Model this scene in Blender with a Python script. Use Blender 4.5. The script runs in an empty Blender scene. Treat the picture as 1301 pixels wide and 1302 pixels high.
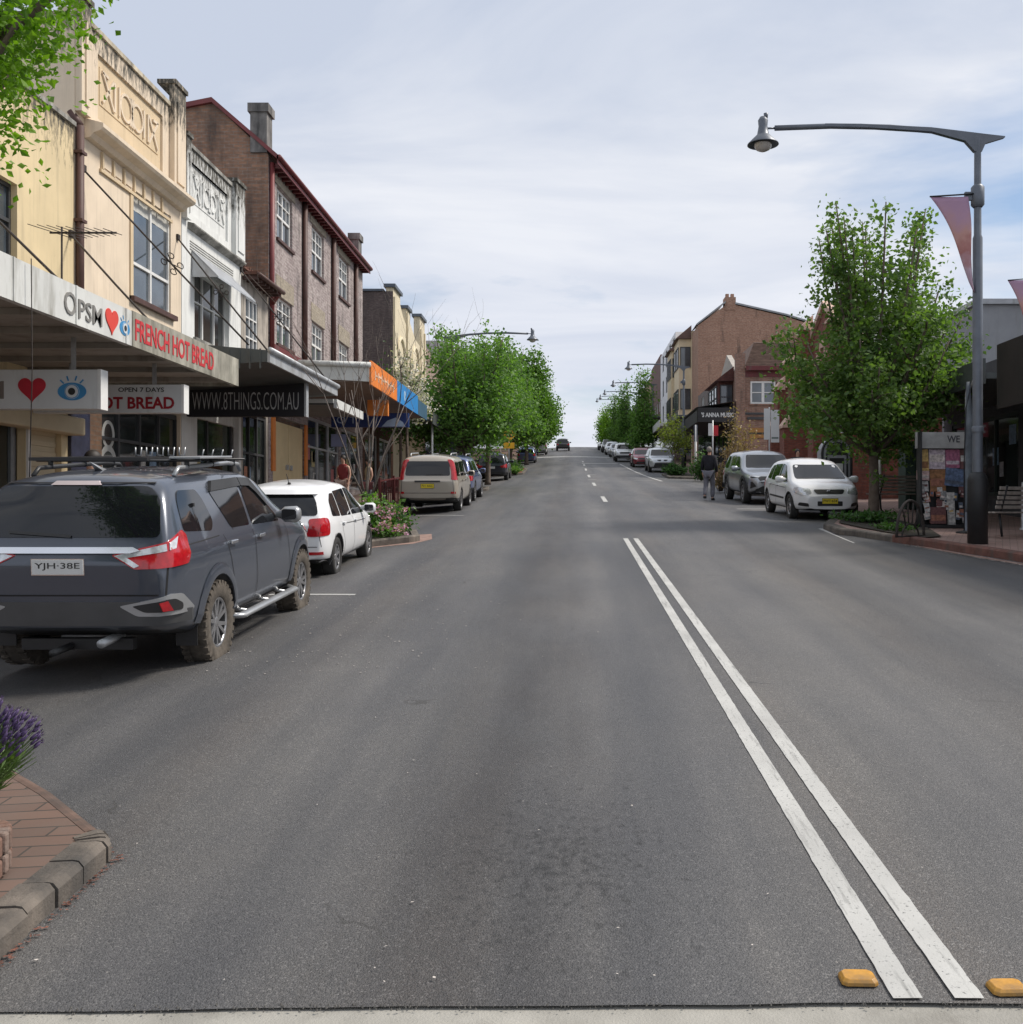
import bpy, bmesh, math, random
from mathutils import Vector, Matrix, noise
from mathutils.bvhtree import BVHTree

# ------------------------------------------------------------------ camera, light, exposure
S = bpy.context.scene
COL = S.collection
F, XV, YH, EYE = 1301.0, 725.0, 651.0, 1.7          # focal length and vanishing point of the street in photo pixels
cam_d = bpy.data.cameras.new("camera"); cam = bpy.data.objects.new("camera", cam_d); COL.objects.link(cam)
cam.location = (0, 0, EYE); cam.rotation_euler = (math.pi/2, 0, 0)
cam_d.sensor_fit = 'VERTICAL'; cam_d.sensor_width = cam_d.sensor_height = 36; cam_d.lens = 36*F/1302
cam_d.shift_x = (650.5-XV)/1302; cam_d.shift_y = 0
cam_d.clip_start = 0.05; cam_d.clip_end = 3000
S.camera = cam

SUN_DIR = Vector((0.80, 0.18, 0.98)).normalized()
w = bpy.data.worlds.new("World"); S.world = w; w.use_nodes = True
nt = w.node_tree; nt.nodes.clear()
def N(tree, kind, **kw):
    n = tree.nodes.new(kind)
    for k, v in kw.items():
        if k in n.inputs: n.inputs[k].default_value = v
        else: setattr(n, k, v)
    return n
out = N(nt, 'ShaderNodeOutputWorld'); bg = N(nt, 'ShaderNodeBackground'); bg.inputs['Strength'].default_value = 0.08
sky = N(nt, 'ShaderNodeTexSky', sky_type='NISHITA', sun_disc=False)
sky.sun_elevation = math.asin(SUN_DIR.z); sky.sun_rotation = math.atan2(SUN_DIR.x, SUN_DIR.y)
sky.air_density = 1.0; sky.dust_density = 1.2; sky.ozone_density = 1.5
tc = N(nt, 'ShaderNodeTexCoord')
sep = N(nt, 'ShaderNodeSeparateXYZ'); nt.links.new(tc.outputs['Generated'], sep.inputs[0])
zz = N(nt, 'ShaderNodeMath', operation='MAXIMUM'); nt.links.new(sep.outputs['Z'], zz.inputs[0]); zz.inputs[1].default_value = 0.0
za = N(nt, 'ShaderNodeMath', operation='ADD'); nt.links.new(zz.outputs[0], za.inputs[0]); za.inputs[1].default_value = 0.16
cx = N(nt, 'ShaderNodeMath', operation='DIVIDE'); nt.links.new(sep.outputs['X'], cx.inputs[0]); nt.links.new(za.outputs[0], cx.inputs[1])
cy = N(nt, 'ShaderNodeMath', operation='DIVIDE'); nt.links.new(sep.outputs['Y'], cy.inputs[0]); nt.links.new(za.outputs[0], cy.inputs[1])
cmb = N(nt, 'ShaderNodeCombineXYZ'); nt.links.new(cx.outputs[0], cmb.inputs[0]); nt.links.new(cy.outputs[0], cmb.inputs[1])
mp = N(nt, 'ShaderNodeMapping'); mp.inputs['Rotation'].default_value = (0, 0, 0.5); mp.inputs['Scale'].default_value = (0.75, 1.25, 1); mp.inputs['Location'].default_value = (3.1, 1.7, 0)
nt.links.new(cmb.outputs[0], mp.inputs['Vector'])
n1 = N(nt, 'ShaderNodeTexNoise', Scale=0.85, Detail=7.0, Roughness=0.55, Distortion=0.35); nt.links.new(mp.outputs[0], n1.inputs['Vector'])
n2 = N(nt, 'ShaderNodeTexNoise', Scale=1.15, Detail=7.0, Roughness=0.56, Distortion=0.6); nt.links.new(mp.outputs[0], n2.inputs['Vector'])
r1 = N(nt, 'ShaderNodeValToRGB'); r1.color_ramp.elements[0].position = 0.30; r1.color_ramp.elements[1].position = 0.47
nt.links.new(n1.outputs['Fac'], r1.inputs['Fac'])
r2 = N(nt, 'ShaderNodeValToRGB'); r2.color_ramp.elements[0].position = 0.38; r2.color_ramp.elements[1].position = 0.60
r2.color_ramp.elements[0].color = (4.6, 5.05, 6.0, 1); r2.color_ramp.elements[1].color = (6.7, 6.85, 7.25, 1)
nt.links.new(n2.outputs['Fac'], r2.inputs['Fac'])
mix = N(nt, 'ShaderNodeMix', data_type='RGBA')
cl0 = N(nt, 'ShaderNodeMath', operation='MULTIPLY'); nt.links.new(r1.outputs['Color'], cl0.inputs[0]); cl0.inputs[1].default_value = 0.95
hc = N(nt, 'ShaderNodeMapRange'); nt.links.new(sep.outputs['Z'], hc.inputs[0]); hc.inputs[1].default_value = 0.02; hc.inputs[2].default_value = 0.22; hc.inputs[3].default_value = 0.97; hc.inputs[4].default_value = 0.0
cl = N(nt, 'ShaderNodeMath', operation='MAXIMUM'); nt.links.new(cl0.outputs[0], cl.inputs[0]); nt.links.new(hc.outputs[0], cl.inputs[1])
hz = N(nt, 'ShaderNodeMapRange'); nt.links.new(sep.outputs['Z'], hz.inputs[0]); hz.inputs[1].default_value = 0.0; hz.inputs[2].default_value = 0.34; hz.inputs[3].default_value = 0.85; hz.inputs[4].default_value = 0.0
mx2 = N(nt, 'ShaderNodeMix', data_type='RGBA'); nt.links.new(hz.outputs[0], mx2.inputs['Factor'])
nt.links.new(r2.outputs['Color'], mx2.inputs['A']); mx2.inputs['B'].default_value = (6.4, 6.55, 7.2, 1)
nt.links.new(cl.outputs[0], mix.inputs['Factor']); nt.links.new(sky.outputs[0], mix.inputs['A']); nt.links.new(mx2.outputs['Result'], mix.inputs['B'])
nt.links.new(mix.outputs['Result'], bg.inputs['Color']); nt.links.new(bg.outputs[0], out.inputs['Surface'])

sun_d = bpy.data.lights.new("sun", 'SUN'); sun = bpy.data.objects.new("sun", sun_d); COL.objects.link(sun)
sun_d.energy = 2.5; sun_d.angle = math.radians(14); sun_d.color = (1.0, 0.93, 0.84)
sun.rotation_euler = SUN_DIR.to_track_quat('Z', 'Y').to_euler(); sun.location = (20, 10, 30)
S.view_settings.view_transform = 'Standard'; S.view_settings.look = 'None'
S.view_settings.gamma = 1; S.view_settings.use_curve_mapping = False
S.view_settings.exposure = 0.72
try: S.cycles.max_bounces = 6; S.cycles.transparent_max_bounces = 8; S.cycles.use_denoising = True
except Exception: pass

# ------------------------------------------------------------------ terrain
def slope(y):
    if y < 55: return .0623
    if y < 75: return .0623+(.082-.0623)*(y-55)/20
    if y < 158: return .082
    if y < 205: return .082-(.122)*(y-158)/47
    return -.04
_zt = [0.0]
for _i in range(1, 4001): _zt.append(_zt[-1]+slope((_i-.5)*.25)*.25)
def zp(y):
    if y <= 0: return .0623*y*(1 if y > -6 else 0) + (-.0623*6 if y <= -6 else 0)
    t = min(y/.25, 3999); i = int(t)
    return _zt[i]+(_zt[i+1]-_zt[i])*(t-i)
def ground(x, y):
    d = x-1.13
    if d < 0:
        d = min(-d, 6.6); dr = .008*d+.006*d*d
    else:
        d = min(d, 6.5); dr = .008*d
    return zp(y)-dr
def G(px, py, dz=0.0):
    """point of the street surface (lifted by dz) that the photo shows at pixel px, py"""
    lo, hi = 1.5, 165.0
    for _ in range(60):
        m = (lo+hi)/2; x = (px-XV)*m/F
        if YH-F*(ground(x, m)+dz-EYE)/m > py: lo = m
        else: hi = m
    y = (lo+hi)/2; x = (px-XV)*y/F
    return Vector((x, y, ground(x, y)+dz))
def X_at(px, y): return (px-XV)*y/F
def Z_at(py, y): return EYE+(YH-py)*y/F
def Y_at(px, x): return x*F/(px-XV)

# ------------------------------------------------------------------ mesh helpers
class MB:
    def __init__(s): s.v = []; s.f = []; s.m = []; s.sm = []
    def add(s, vs, fs, mi=0, smooth=False):
        b = len(s.v); s.v += [tuple(p) for p in vs]
        for f in fs: s.f.append(tuple(b+i for i in f)); s.m.append(mi); s.sm.append(smooth)
    def quad(s, a, b, c, d, mi=0): s.add([a, b, c, d], [(0, 1, 2, 3)], mi)
    def box(s, x0, x1, y0, y1, z0, z1, mi=0, T=None):
        vs = [(x, y, z) for z in (z0, z1) for y in (y0, y1) for x in (x0, x1)]
        if T: vs = [T(*p) for p in vs]
        s.add(vs, [(0, 2, 3, 1), (4, 5, 7, 6), (0, 1, 5, 4), (2, 6, 7, 3), (0, 4, 6, 2), (1, 3, 7, 5)], mi)
    def tube(s, pts, r, seg=8, mi=0, cap=True, smooth=True, flat=1.0):
        pts = [Vector(p) for p in pts]; n = len(pts)
        if not isinstance(r, (list, tuple)): r = [r]*n
        vs = []; up = Vector((0, 0, 1))
        d0 = (pts[1]-pts[0]).normalized()
        a = d0.cross(up)
        if a.length < .05: a = Vector((1, 0, 0))
        a.normalize()
        for i in range(n):
            d = (pts[min(i+1, n-1)]-pts[max(i-1, 0)]).normalized()
            a = (a-d*a.dot(d)); a.normalize(); b = d.cross(a)
            for k in range(seg):
                t = 2*math.pi*k/seg
                vs.append(pts[i]+a*math.cos(t)*r[i]+b*math.sin(t)*r[i]*flat)
        fs = []
        for i in range(n-1):
            for k in range(seg):
                k2 = (k+1) % seg
                fs.append((i*seg+k, i*seg+k2, (i+1)*seg+k2, (i+1)*seg+k))
        if cap: fs.append(tuple(range(seg-1, -1, -1))); fs.append(tuple((n-1)*seg+k for k in range(seg)))
        s.add(vs, fs, mi, smooth)
    def lathe(s, prof, seg=24, M=None, mi=0, smooth=True, closed=False):
        """profile of (radius, height) turned round local z"""
        vs = []; n = len(prof)
        for r, z in prof:
            for k in range(seg):
                t = 2*math.pi*k/seg
                p = Vector((r*math.cos(t), r*math.sin(t), z)); vs.append(M @ p if M else p)
        fs = []
        for i in range(n if closed else n-1):
            j = (i+1) % n
            for k in range(seg):
                k2 = (k+1) % seg
                fs.append((i*seg+k, i*seg+k2, j*seg+k2, j*seg+k))
        s.add(vs, fs, mi, smooth)
    def prism(s, poly, T, d0, d1, mi=0):
        """2D outline (a, z) pushed from depth d0 to d1 through T(a, d, z)"""
        n = len(poly)
        vs = [T(a, d0, z) for a, z in poly]+[T(a, d1, z) for a, z in poly]
        fs = [tuple(range(n)), tuple(range(2*n-1, n-1, -1))]+[(i, (i+1) % n, n+(i+1) % n, n+i) for i in range(n)]
        s.add(vs, fs, mi)
    def text(s, txt, T, a0, a1, z0, z1, d0, d1, mi=0, bold=0.0, shear=0.0):
        cu = bpy.data.curves.new("lettering", 'FONT'); cu.body = txt; cu.size = 1; cu.offset = bold; cu.shear = shear; cu.resolution_u = 3
        ob = bpy.data.objects.new("lettering", cu); COL.objects.link(ob)
        dg = bpy.context.evaluated_depsgraph_get(); me = ob.evaluated_get(dg).to_mesh()
        vs = [v.co.copy() for v in me.vertices]; fs = [tuple(p.vertices) for p in me.polygons]
        ob.evaluated_get(dg).to_mesh_clear(); bpy.data.objects.remove(ob); bpy.data.curves.remove(cu)
        if not vs: return
        x0 = min(v.x for v in vs); x1 = max(v.x for v in vs); y0 = min(v.y for v in vs); y1 = max(v.y for v in vs)
        fx = lambda v: a0+(v.x-x0)/(x1-x0)*(a1-a0); fz = lambda v: z0+(v.y-y0)/(y1-y0)*(z1-z0)
        s.add([T(fx(v), d1, fz(v)) for v in vs], fs, mi)
        ec = {}
        for f in fs:
            for i in range(len(f)):
                e = (f[i], f[(i+1) % len(f)]); ec[frozenset(e)] = ec.get(frozenset(e), 0)+1
        b = [e for e, c in ec.items() if c == 1]
        for e in b:
            i, j = tuple(e)
            s.quad(T(fx(vs[i]), d1, fz(vs[i])), T(fx(vs[j]), d1, fz(vs[j])), T(fx(vs[j]), d0, fz(vs[j])), T(fx(vs[i]), d0, fz(vs[i])), mi)
    def build(s, name, mats, parent=None, loc=None, bevel=0.0, smooth=False, world=True, recalc=True):
        me = bpy.data.meshes.new(name); me.from_pydata(s.v, [], s.f)
        if not isinstance(mats, (list, tuple)): mats = [mats]
        for m in mats: me.materials.append(m)
        me.polygons.foreach_set('material_index', s.m)
        me.polygons.foreach_set('use_smooth', [bool(smooth or q) for q in s.sm])
        if recalc and len(s.f) < 60000:
            bm = bmesh.new(); bm.from_mesh(me)
            if bevel: bmesh.ops.remove_doubles(bm, verts=bm.verts, dist=1e-5)
            bmesh.ops.recalc_face_normals(bm, faces=bm.faces)
            bm.to_mesh(me); bm.free()
        me.update()
        o = bpy.data.objects.new(name, me); COL.objects.link(o)
        if bevel:
            md = o.modifiers.new('bevel', 'BEVEL'); md.width = bevel; md.segments = 2; md.limit_method = 'ANGLE'; md.angle_limit = .6
        if loc is not None: o.location = loc
        if parent is not None:
            o.parent = parent
            if world: o.matrix_parent_inverse = wm(parent).inverted()
        return o
def wm(o):
    m = Matrix.Translation(o.location) @ o.rotation_euler.to_matrix().to_4x4()
    m = m @ Matrix.Diagonal((*o.scale, 1))
    return (wm(o.parent) @ o.matrix_parent_inverse @ m) if o.parent else m
def tag(o, label, cat, group=None):
    o['label'] = label; o['category'] = cat
    if group: o['group'] = group
    return o
def thing(name, label, cat, loc=(0, 0, 0), rz=0.0, group=None):
    o = bpy.data.objects.new(name, None); o.empty_display_size = .2; COL.objects.link(o)
    o.location = loc; o.rotation_euler = (0, 0, rz)
    return tag(o, label, cat, group)
def struct(o): o['kind'] = 'structure'; return o
def stuff(o, label=None, cat=None):
    o['kind'] = 'stuff'
    if label: o['label'] = label; o['category'] = cat
    return o
def dup(root, loc, rz=0.0, label=None, scale=None):
    r = root.copy(); COL.objects.link(r); r.location = loc; r.rotation_euler = (0, 0, rz)
    if scale: r.scale = (scale,)*3 if not isinstance(scale, (tuple, list)) else scale
    if label: r['label'] = label
    for ch in list(root.children):
        c = ch.copy(); COL.objects.link(c); c.parent = r
        for g in list(ch.children):
            d = g.copy(); COL.objects.link(d); d.parent = c
    return r
# wall mappers: a along the wall, d outward from it, z up
def TL(x): return lambda a, d, z: (x+d, a, z)         # left side of the street, faces +X
def TR(x): return lambda a, d, z: (x-d, a, z)         # right side, faces -X
def TF(y): return lambda a, d, z: (a, y-d, z)         # faces the camera (-Y)
def TW(a, d, z): return (a, d, z)

def wall(mb, T, a0, a1, z0, z1, holes=(), depth=.14, mi=0, step=None):
    A = sorted({a0, a1, *[h[0] for h in holes], *[h[1] for h in holes]}); Z = sorted({z0, z1, *[h[2] for h in holes], *[h[3] for h in holes]})
    for i in range(len(A)-1):
        for j in range(len(Z)-1):
            ca, cz = (A[i]+A[i+1])/2, (Z[j]+Z[j+1])/2
            if any(h[0] < ca < h[1] and h[2] < cz < h[3] for h in holes): continue
            mb.quad(T(A[i], 0, Z[j]), T(A[i+1], 0, Z[j]), T(A[i+1], 0, Z[j+1]), T(A[i], 0, Z[j+1]), mi)
    for b0, b1, c0, c1 in [h[:4] for h in holes]:
        for (p, q) in (((b0, c0), (b1, c0)), ((b1, c0), (b1, c1)), ((b1, c1), (b0, c1)), ((b0, c1), (b0, c0))):
            mb.quad(T(p[0], 0, p[1]), T(q[0], 0, q[1]), T(q[0], -depth, q[1]), T(p[0], -depth, p[1]), mi)

# ------------------------------------------------------------------ materials
MATS = {}
def base_mat(name):
    m = bpy.data.materials.new(name); m.use_nodes = True; t = m.node_tree; t.nodes.clear()
    o = N(t, 'ShaderNodeOutputMaterial'); p = N(t, 'ShaderNodeBsdfPrincipled'); t.links.new(p.outputs[0], o.inputs['Surface'])
    return m, t, p
def mixc(t, fac, a, b, blend='MIX'):
    n = N(t, 'ShaderNodeMix', data_type='RGBA', blend_type=blend)
    for sock, v in (('Factor', fac), ('A', a), ('B', b)):
        if isinstance(v, (int, float)): n.inputs[sock].default_value = v
        elif isinstance(v, tuple): n.inputs[sock].default_value = (*v[:3], 1)
        else: t.links.new(v, n.inputs[sock])
    return n.outputs['Result']
def ramp(t, src, p0, p1, c0=(0, 0, 0), c1=(1, 1, 1)):
    r = N(t, 'ShaderNodeValToRGB'); r.color_ramp.elements[0].position = p0; r.color_ramp.elements[1].position = p1
    r.color_ramp.elements[0].color = (*c0, 1); r.color_ramp.elements[1].color = (*c1, 1); t.links.new(src, r.inputs['Fac'])
    return r.outputs['Color']
def pos(t, scale=(1, 1, 1), obj=False):
    m = N(t, 'ShaderNodeMapping'); m.inputs['Scale'].default_value = scale
    if obj: t.links.new(N(t, 'ShaderNodeTexCoord').outputs['Object'], m.inputs['Vector'])
    else: t.links.new(N(t, 'ShaderNodeNewGeometry').outputs['Position'], m.inputs['Vector'])
    return m.outputs[0]
def nz(t, vec, scale, detail=4.0, rough=.55):
    n = N(t, 'ShaderNodeTexNoise', Scale=scale, Detail=detail, Roughness=rough); t.links.new(vec, n.inputs['Vector']); return n.outputs['Fac']
def bump(t, p, h, strength=.3, dist=.01):
    b = N(t, 'ShaderNodeBump', Strength=strength, Distance=dist); t.links.new(h, b.inputs['Height']); t.links.new(b.outputs[0], p.inputs['Normal'])
def mat(name, col, rough=.6, metal=0.0, var=.18, scale=2.5, bmp=0.0, bscale=40.0, coat=0.0, spec=.5, dirt=0.0, dirtcol=(.09, .085, .075), obj=False, emit=0.0):
    if name in MATS: return MATS[name]
    m, t, p = base_mat(name); v = pos(t, obj=obj)
    n = nz(t, v, scale, 6.0)
    c = mixc(t, ramp(t, n, .3, .72), tuple(x*(1-var) for x in col), tuple(min(1, x*(1+var)) for x in col))
    if dirt:
        d = nz(t, pos(t, (1.6, 1.6, .35), obj), 2.2, 8.0, .65)
        c = mixc(t, ramp(t, d, .62-dirt*.25, .80-dirt*.1), c, dirtcol)
    t.links.new(c, p.inputs['Base Color'])
    p.inputs['Roughness'].default_value = rough; p.inputs['Metallic'].default_value = metal
    p.inputs['Specular IOR Level'].default_value = spec; p.inputs['Coat Weight'].default_value = coat; p.inputs['Coat Roughness'].default_value = .04
    if bmp: bump(t, p, nz(t, v, bscale, 3.0), bmp)
    if emit: p.inputs['Emission Color'].default_value = (*col, 1); p.inputs['Emission Strength'].default_value = emit
    MATS[name] = m; return m
def brick_mat(name, c1, c2, mortar, size=1.0, soot=0.0, sootz=None):
    m, t, p = base_mat(name)
    g = N(t, 'ShaderNodeNewGeometry'); s = N(t, 'ShaderNodeSeparateXYZ'); t.links.new(g.outputs['Position'], s.inputs[0])
    a = N(t, 'ShaderNodeMath', operation='ADD'); t.links.new(s.outputs['X'], a.inputs[0]); t.links.new(s.outputs['Y'], a.inputs[1])
    cb = N(t, 'ShaderNodeCombineXYZ'); t.links.new(a.outputs[0], cb.inputs[0]); t.links.new(s.outputs['Z'], cb.inputs[1])
    b = N(t, 'ShaderNodeTexBrick'); t.links.new(cb.outputs[0], b.inputs['Vector'])
    b.inputs['Scale'].default_value = 1.0; b.inputs['Brick Width'].default_value = .24*size; b.inputs['Row Height'].default_value = .086*size
    b.inputs['Mortar Size'].default_value = .010*size; b.inputs['Color1'].default_value = (*c1, 1); b.inputs['Color2'].default_value = (*c2, 1); b.inputs['Mortar'].default_value = (*mortar, 1)
    n = nz(t, g.outputs['Position'], 1.1, 7.0, .6); b.inputs['Bias'].default_value = -.1
    sp = nz(t, pos(t, (1, 1, 2.6)), 6.5, 2.0, .5); c0 = mixc(t, ramp(t, sp, .36, .66), b.outputs['Color'], mixc(t, .55, b.outputs['Color'], tuple(x*.38 for x in c1)))
    c = mixc(t, ramp(t, n, .3, .75), c0, mixc(t, .45, c0, tuple(x*.45 for x in c1)))
    if soot:
        d = nz(t, pos(t, (1.2, 1.2, .25)), 1.5, 7.0, .65)
        c = mixc(t, ramp(t, d, .58-soot*.2, .78), c, (.035, .033, .032))
    t.links.new(c, p.inputs['Base Color']); p.inputs['Roughness'].default_value = .9
    bump(t, p, b.outputs['Fac'], -.5, .01)
    MATS[name] = m; return m
def render_mat(name, col, top, base, grime=.6, col2=None):
    """painted masonry, rain streaks and black growth along its top edge at height top"""
    m, t, p = base_mat(name); g = N(t, 'ShaderNodeNewGeometry')
    n = nz(t, g.outputs['Position'], 1.3, 6.0)
    c = mixc(t, ramp(t, n, .3, .75), tuple(x*.88 for x in col), tuple(min(1, x*1.08) for x in col))
    st = nz(t, pos(t, (3.5, 3.5, .22)), 2.0, 7.0, .62)
    c = mixc(t, mixc(t, 1.0, ramp(t, st, .50, .76), (.42, .42, .42), 'MULTIPLY'), c, tuple(x*.55 for x in (col2 or col)))
    s = N(t, 'ShaderNodeSeparateXYZ'); t.links.new(g.outputs['Position'], s.inputs[0])
    mr = N(t, 'ShaderNodeMapRange'); t.links.new(s.outputs['Z'], mr.inputs[0]); mr.inputs[1].default_value = top-base; mr.inputs[2].default_value = top
    fine = nz(t, pos(t, (4, 4, 1.2)), 3.0, 9.0, .75)
    ad = N(t, 'ShaderNodeMath', operation='MULTIPLY_ADD'); t.links.new(mr.outputs[0], ad.inputs[0]); ad.inputs[1].default_value = .38*grime; t.links.new(fine, ad.inputs[2])
    c = mixc(t, ramp(t, ad.outputs[0], .66, .84), c, (.07, .065, .052))
    t.links.new(c, p.inputs['Base Color']); p.inputs['Roughness'].default_value = .85
    bump(t, p, nz(t, g.outputs['Position'], 30.0, 4.0), .15)
    MATS[name] = m; return m
def glass_mat(name, col=(.02, .025, .03), rough=.04, spec=.8):
    m, t, p = base_mat(name)
    n = nz(t, pos(t), .9, 4.0)
    c = mixc(t, ramp(t, n, .35, .7), tuple(x*.6 for x in col), tuple(x*1.5 for x in col)); t.links.new(c, p.inputs['Base Color'])
    p.inputs['Roughness'].default_value = rough; p.inputs['Specular IOR Level'].default_value = spec; p.inputs['IOR'].default_value = 1.55
    b = N(t, 'ShaderNodeBump', Strength=.02, Distance=.02); t.links.new(nz(t, pos(t), 1.5, 1.0), b.inputs['Height']); t.links.new(b.outputs[0], p.inputs['Normal'])
    MATS[name] = m; return m
def leaf_mat(name, dark, light, trans=.35):
    m = bpy.data.materials.new(name); m.use_nodes = True; t = m.node_tree; t.nodes.clear()
    o = N(t, 'ShaderNodeOutputMaterial'); g = N(t, 'ShaderNodeNewGeometry')
    c = mixc(t, g.outputs['Random Per Island'], dark, light)
    n = nz(t, pos(t), 1.2, 3.0)
    c = mixc(t, ramp(t, n, .35, .7), c, mixc(t, .45, c, tuple(x*1.25 for x in light)))
    p = N(t, 'ShaderNodeBsdfPrincipled', Roughness=.5); p.inputs['Specular IOR Level'].default_value = .35
    tr = N(t, 'ShaderNodeBsdfTranslucent'); t.links.new(c, p.inputs['Base Color'])
    c2 = mixc(t, 1.0, c, (1.3, 1.5, .5), 'MULTIPLY'); t.links.new(c2, tr.inputs['Color'])
    ms = N(t, 'ShaderNodeMixShader', Fac=trans); t.links.new(p.outputs[0], ms.inputs[1]); t.links.new(tr.outputs[0], ms.inputs[2]); t.links.new(ms.outputs[0], o.inputs['Surface'])
    MATS[name] = m; return m
def paint_mat(name, col, metal=.25, rough=.32, dirt=.40):
    m, t, p = base_mat(name)
    n = nz(t, pos(t, obj=True), 300.0, 2.0); dn = nz(t, pos(t, obj=True), 1.6, 7.0, .65)
    c = mixc(t, n, tuple(x*.92 for x in col), tuple(min(1, x*1.08) for x in col))
    z = N(t, 'ShaderNodeSeparateXYZ'); t.links.new(N(t, 'ShaderNodeTexCoord').outputs['Object'], z.inputs[0])
    mr = N(t, 'ShaderNodeMapRange'); t.links.new(z.outputs['Z'], mr.inputs[0]); mr.inputs[1].default_value = .85; mr.inputs[2].default_value = .2; mr.inputs[3].default_value = 0; mr.inputs[4].default_value = dirt
    mu = N(t, 'ShaderNodeMath', operation='MULTIPLY'); t.links.new(mr.outputs[0], mu.inputs[0]); t.links.new(dn, mu.inputs[1])
    c = mixc(t, mu.outputs[0], c, (.20, .18, .15)); t.links.new(c, p.inputs['Base Color'])
    p.inputs['Metallic'].default_value = metal; p.inputs['Coat Weight'].default_value = .8; p.inputs['Coat Roughness'].default_value = .05
    rr = N(t, 'ShaderNodeMath', operation='MULTIPLY_ADD'); t.links.new(mu.outputs[0], rr.inputs[0]); rr.inputs[1].default_value = .5; rr.inputs[2].default_value = rough
    t.links.new(rr.outputs[0], p.inputs['Roughness'])
    MATS[name] = m; return m

black = mat('black_plastic', (.018, .018, .019), .45, obj=True)
rubber = mat('rubber', (.028, .027, .026), .85, var=.3, scale=14, bmp=.3, obj=True)
muddy = mat('muddy_rubber', (.085, .072, .058), .95, var=.5, scale=9, bmp=.5, obj=True)
chrome = mat('chrome', (.75, .76, .78), .12, 1.0, var=.03, obj=True)
alloy = mat('alloy', (.42, .42, .43), .36, .85, var=.1, scale=9, obj=True)
darkmetal = mat('dark_metal', (.035, .036, .038), .5, .5, obj=True)
pole_grey = mat('pole_grey', (.12, .135, .16), .45, .3, var=.15, scale=5, obj=True)
galv = mat('galvanised', (.42, .43, .44), .45, .6, var=.15, scale=6)
white_paint = mat('white_paint', (.72, .72, .70), .5, var=.06, scale=4)
carglass = glass_mat('car_glass', (.008, .009, .011), .03, .5)
shopglass = glass_mat('shop_glass', (.022, .026, .026), .05, .6)
skyglass = glass_mat('upper_glass', (.06, .075, .09), .05, 1.0)
redlens = mat('red_lens', (.40, .010, .016), .15, var=.2, scale=25, coat=.8, obj=True)
clearlens = mat('clear_lens', (.62, .64, .66), .12, .4, var=.25, scale=30, coat=.8, obj=True)
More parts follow.
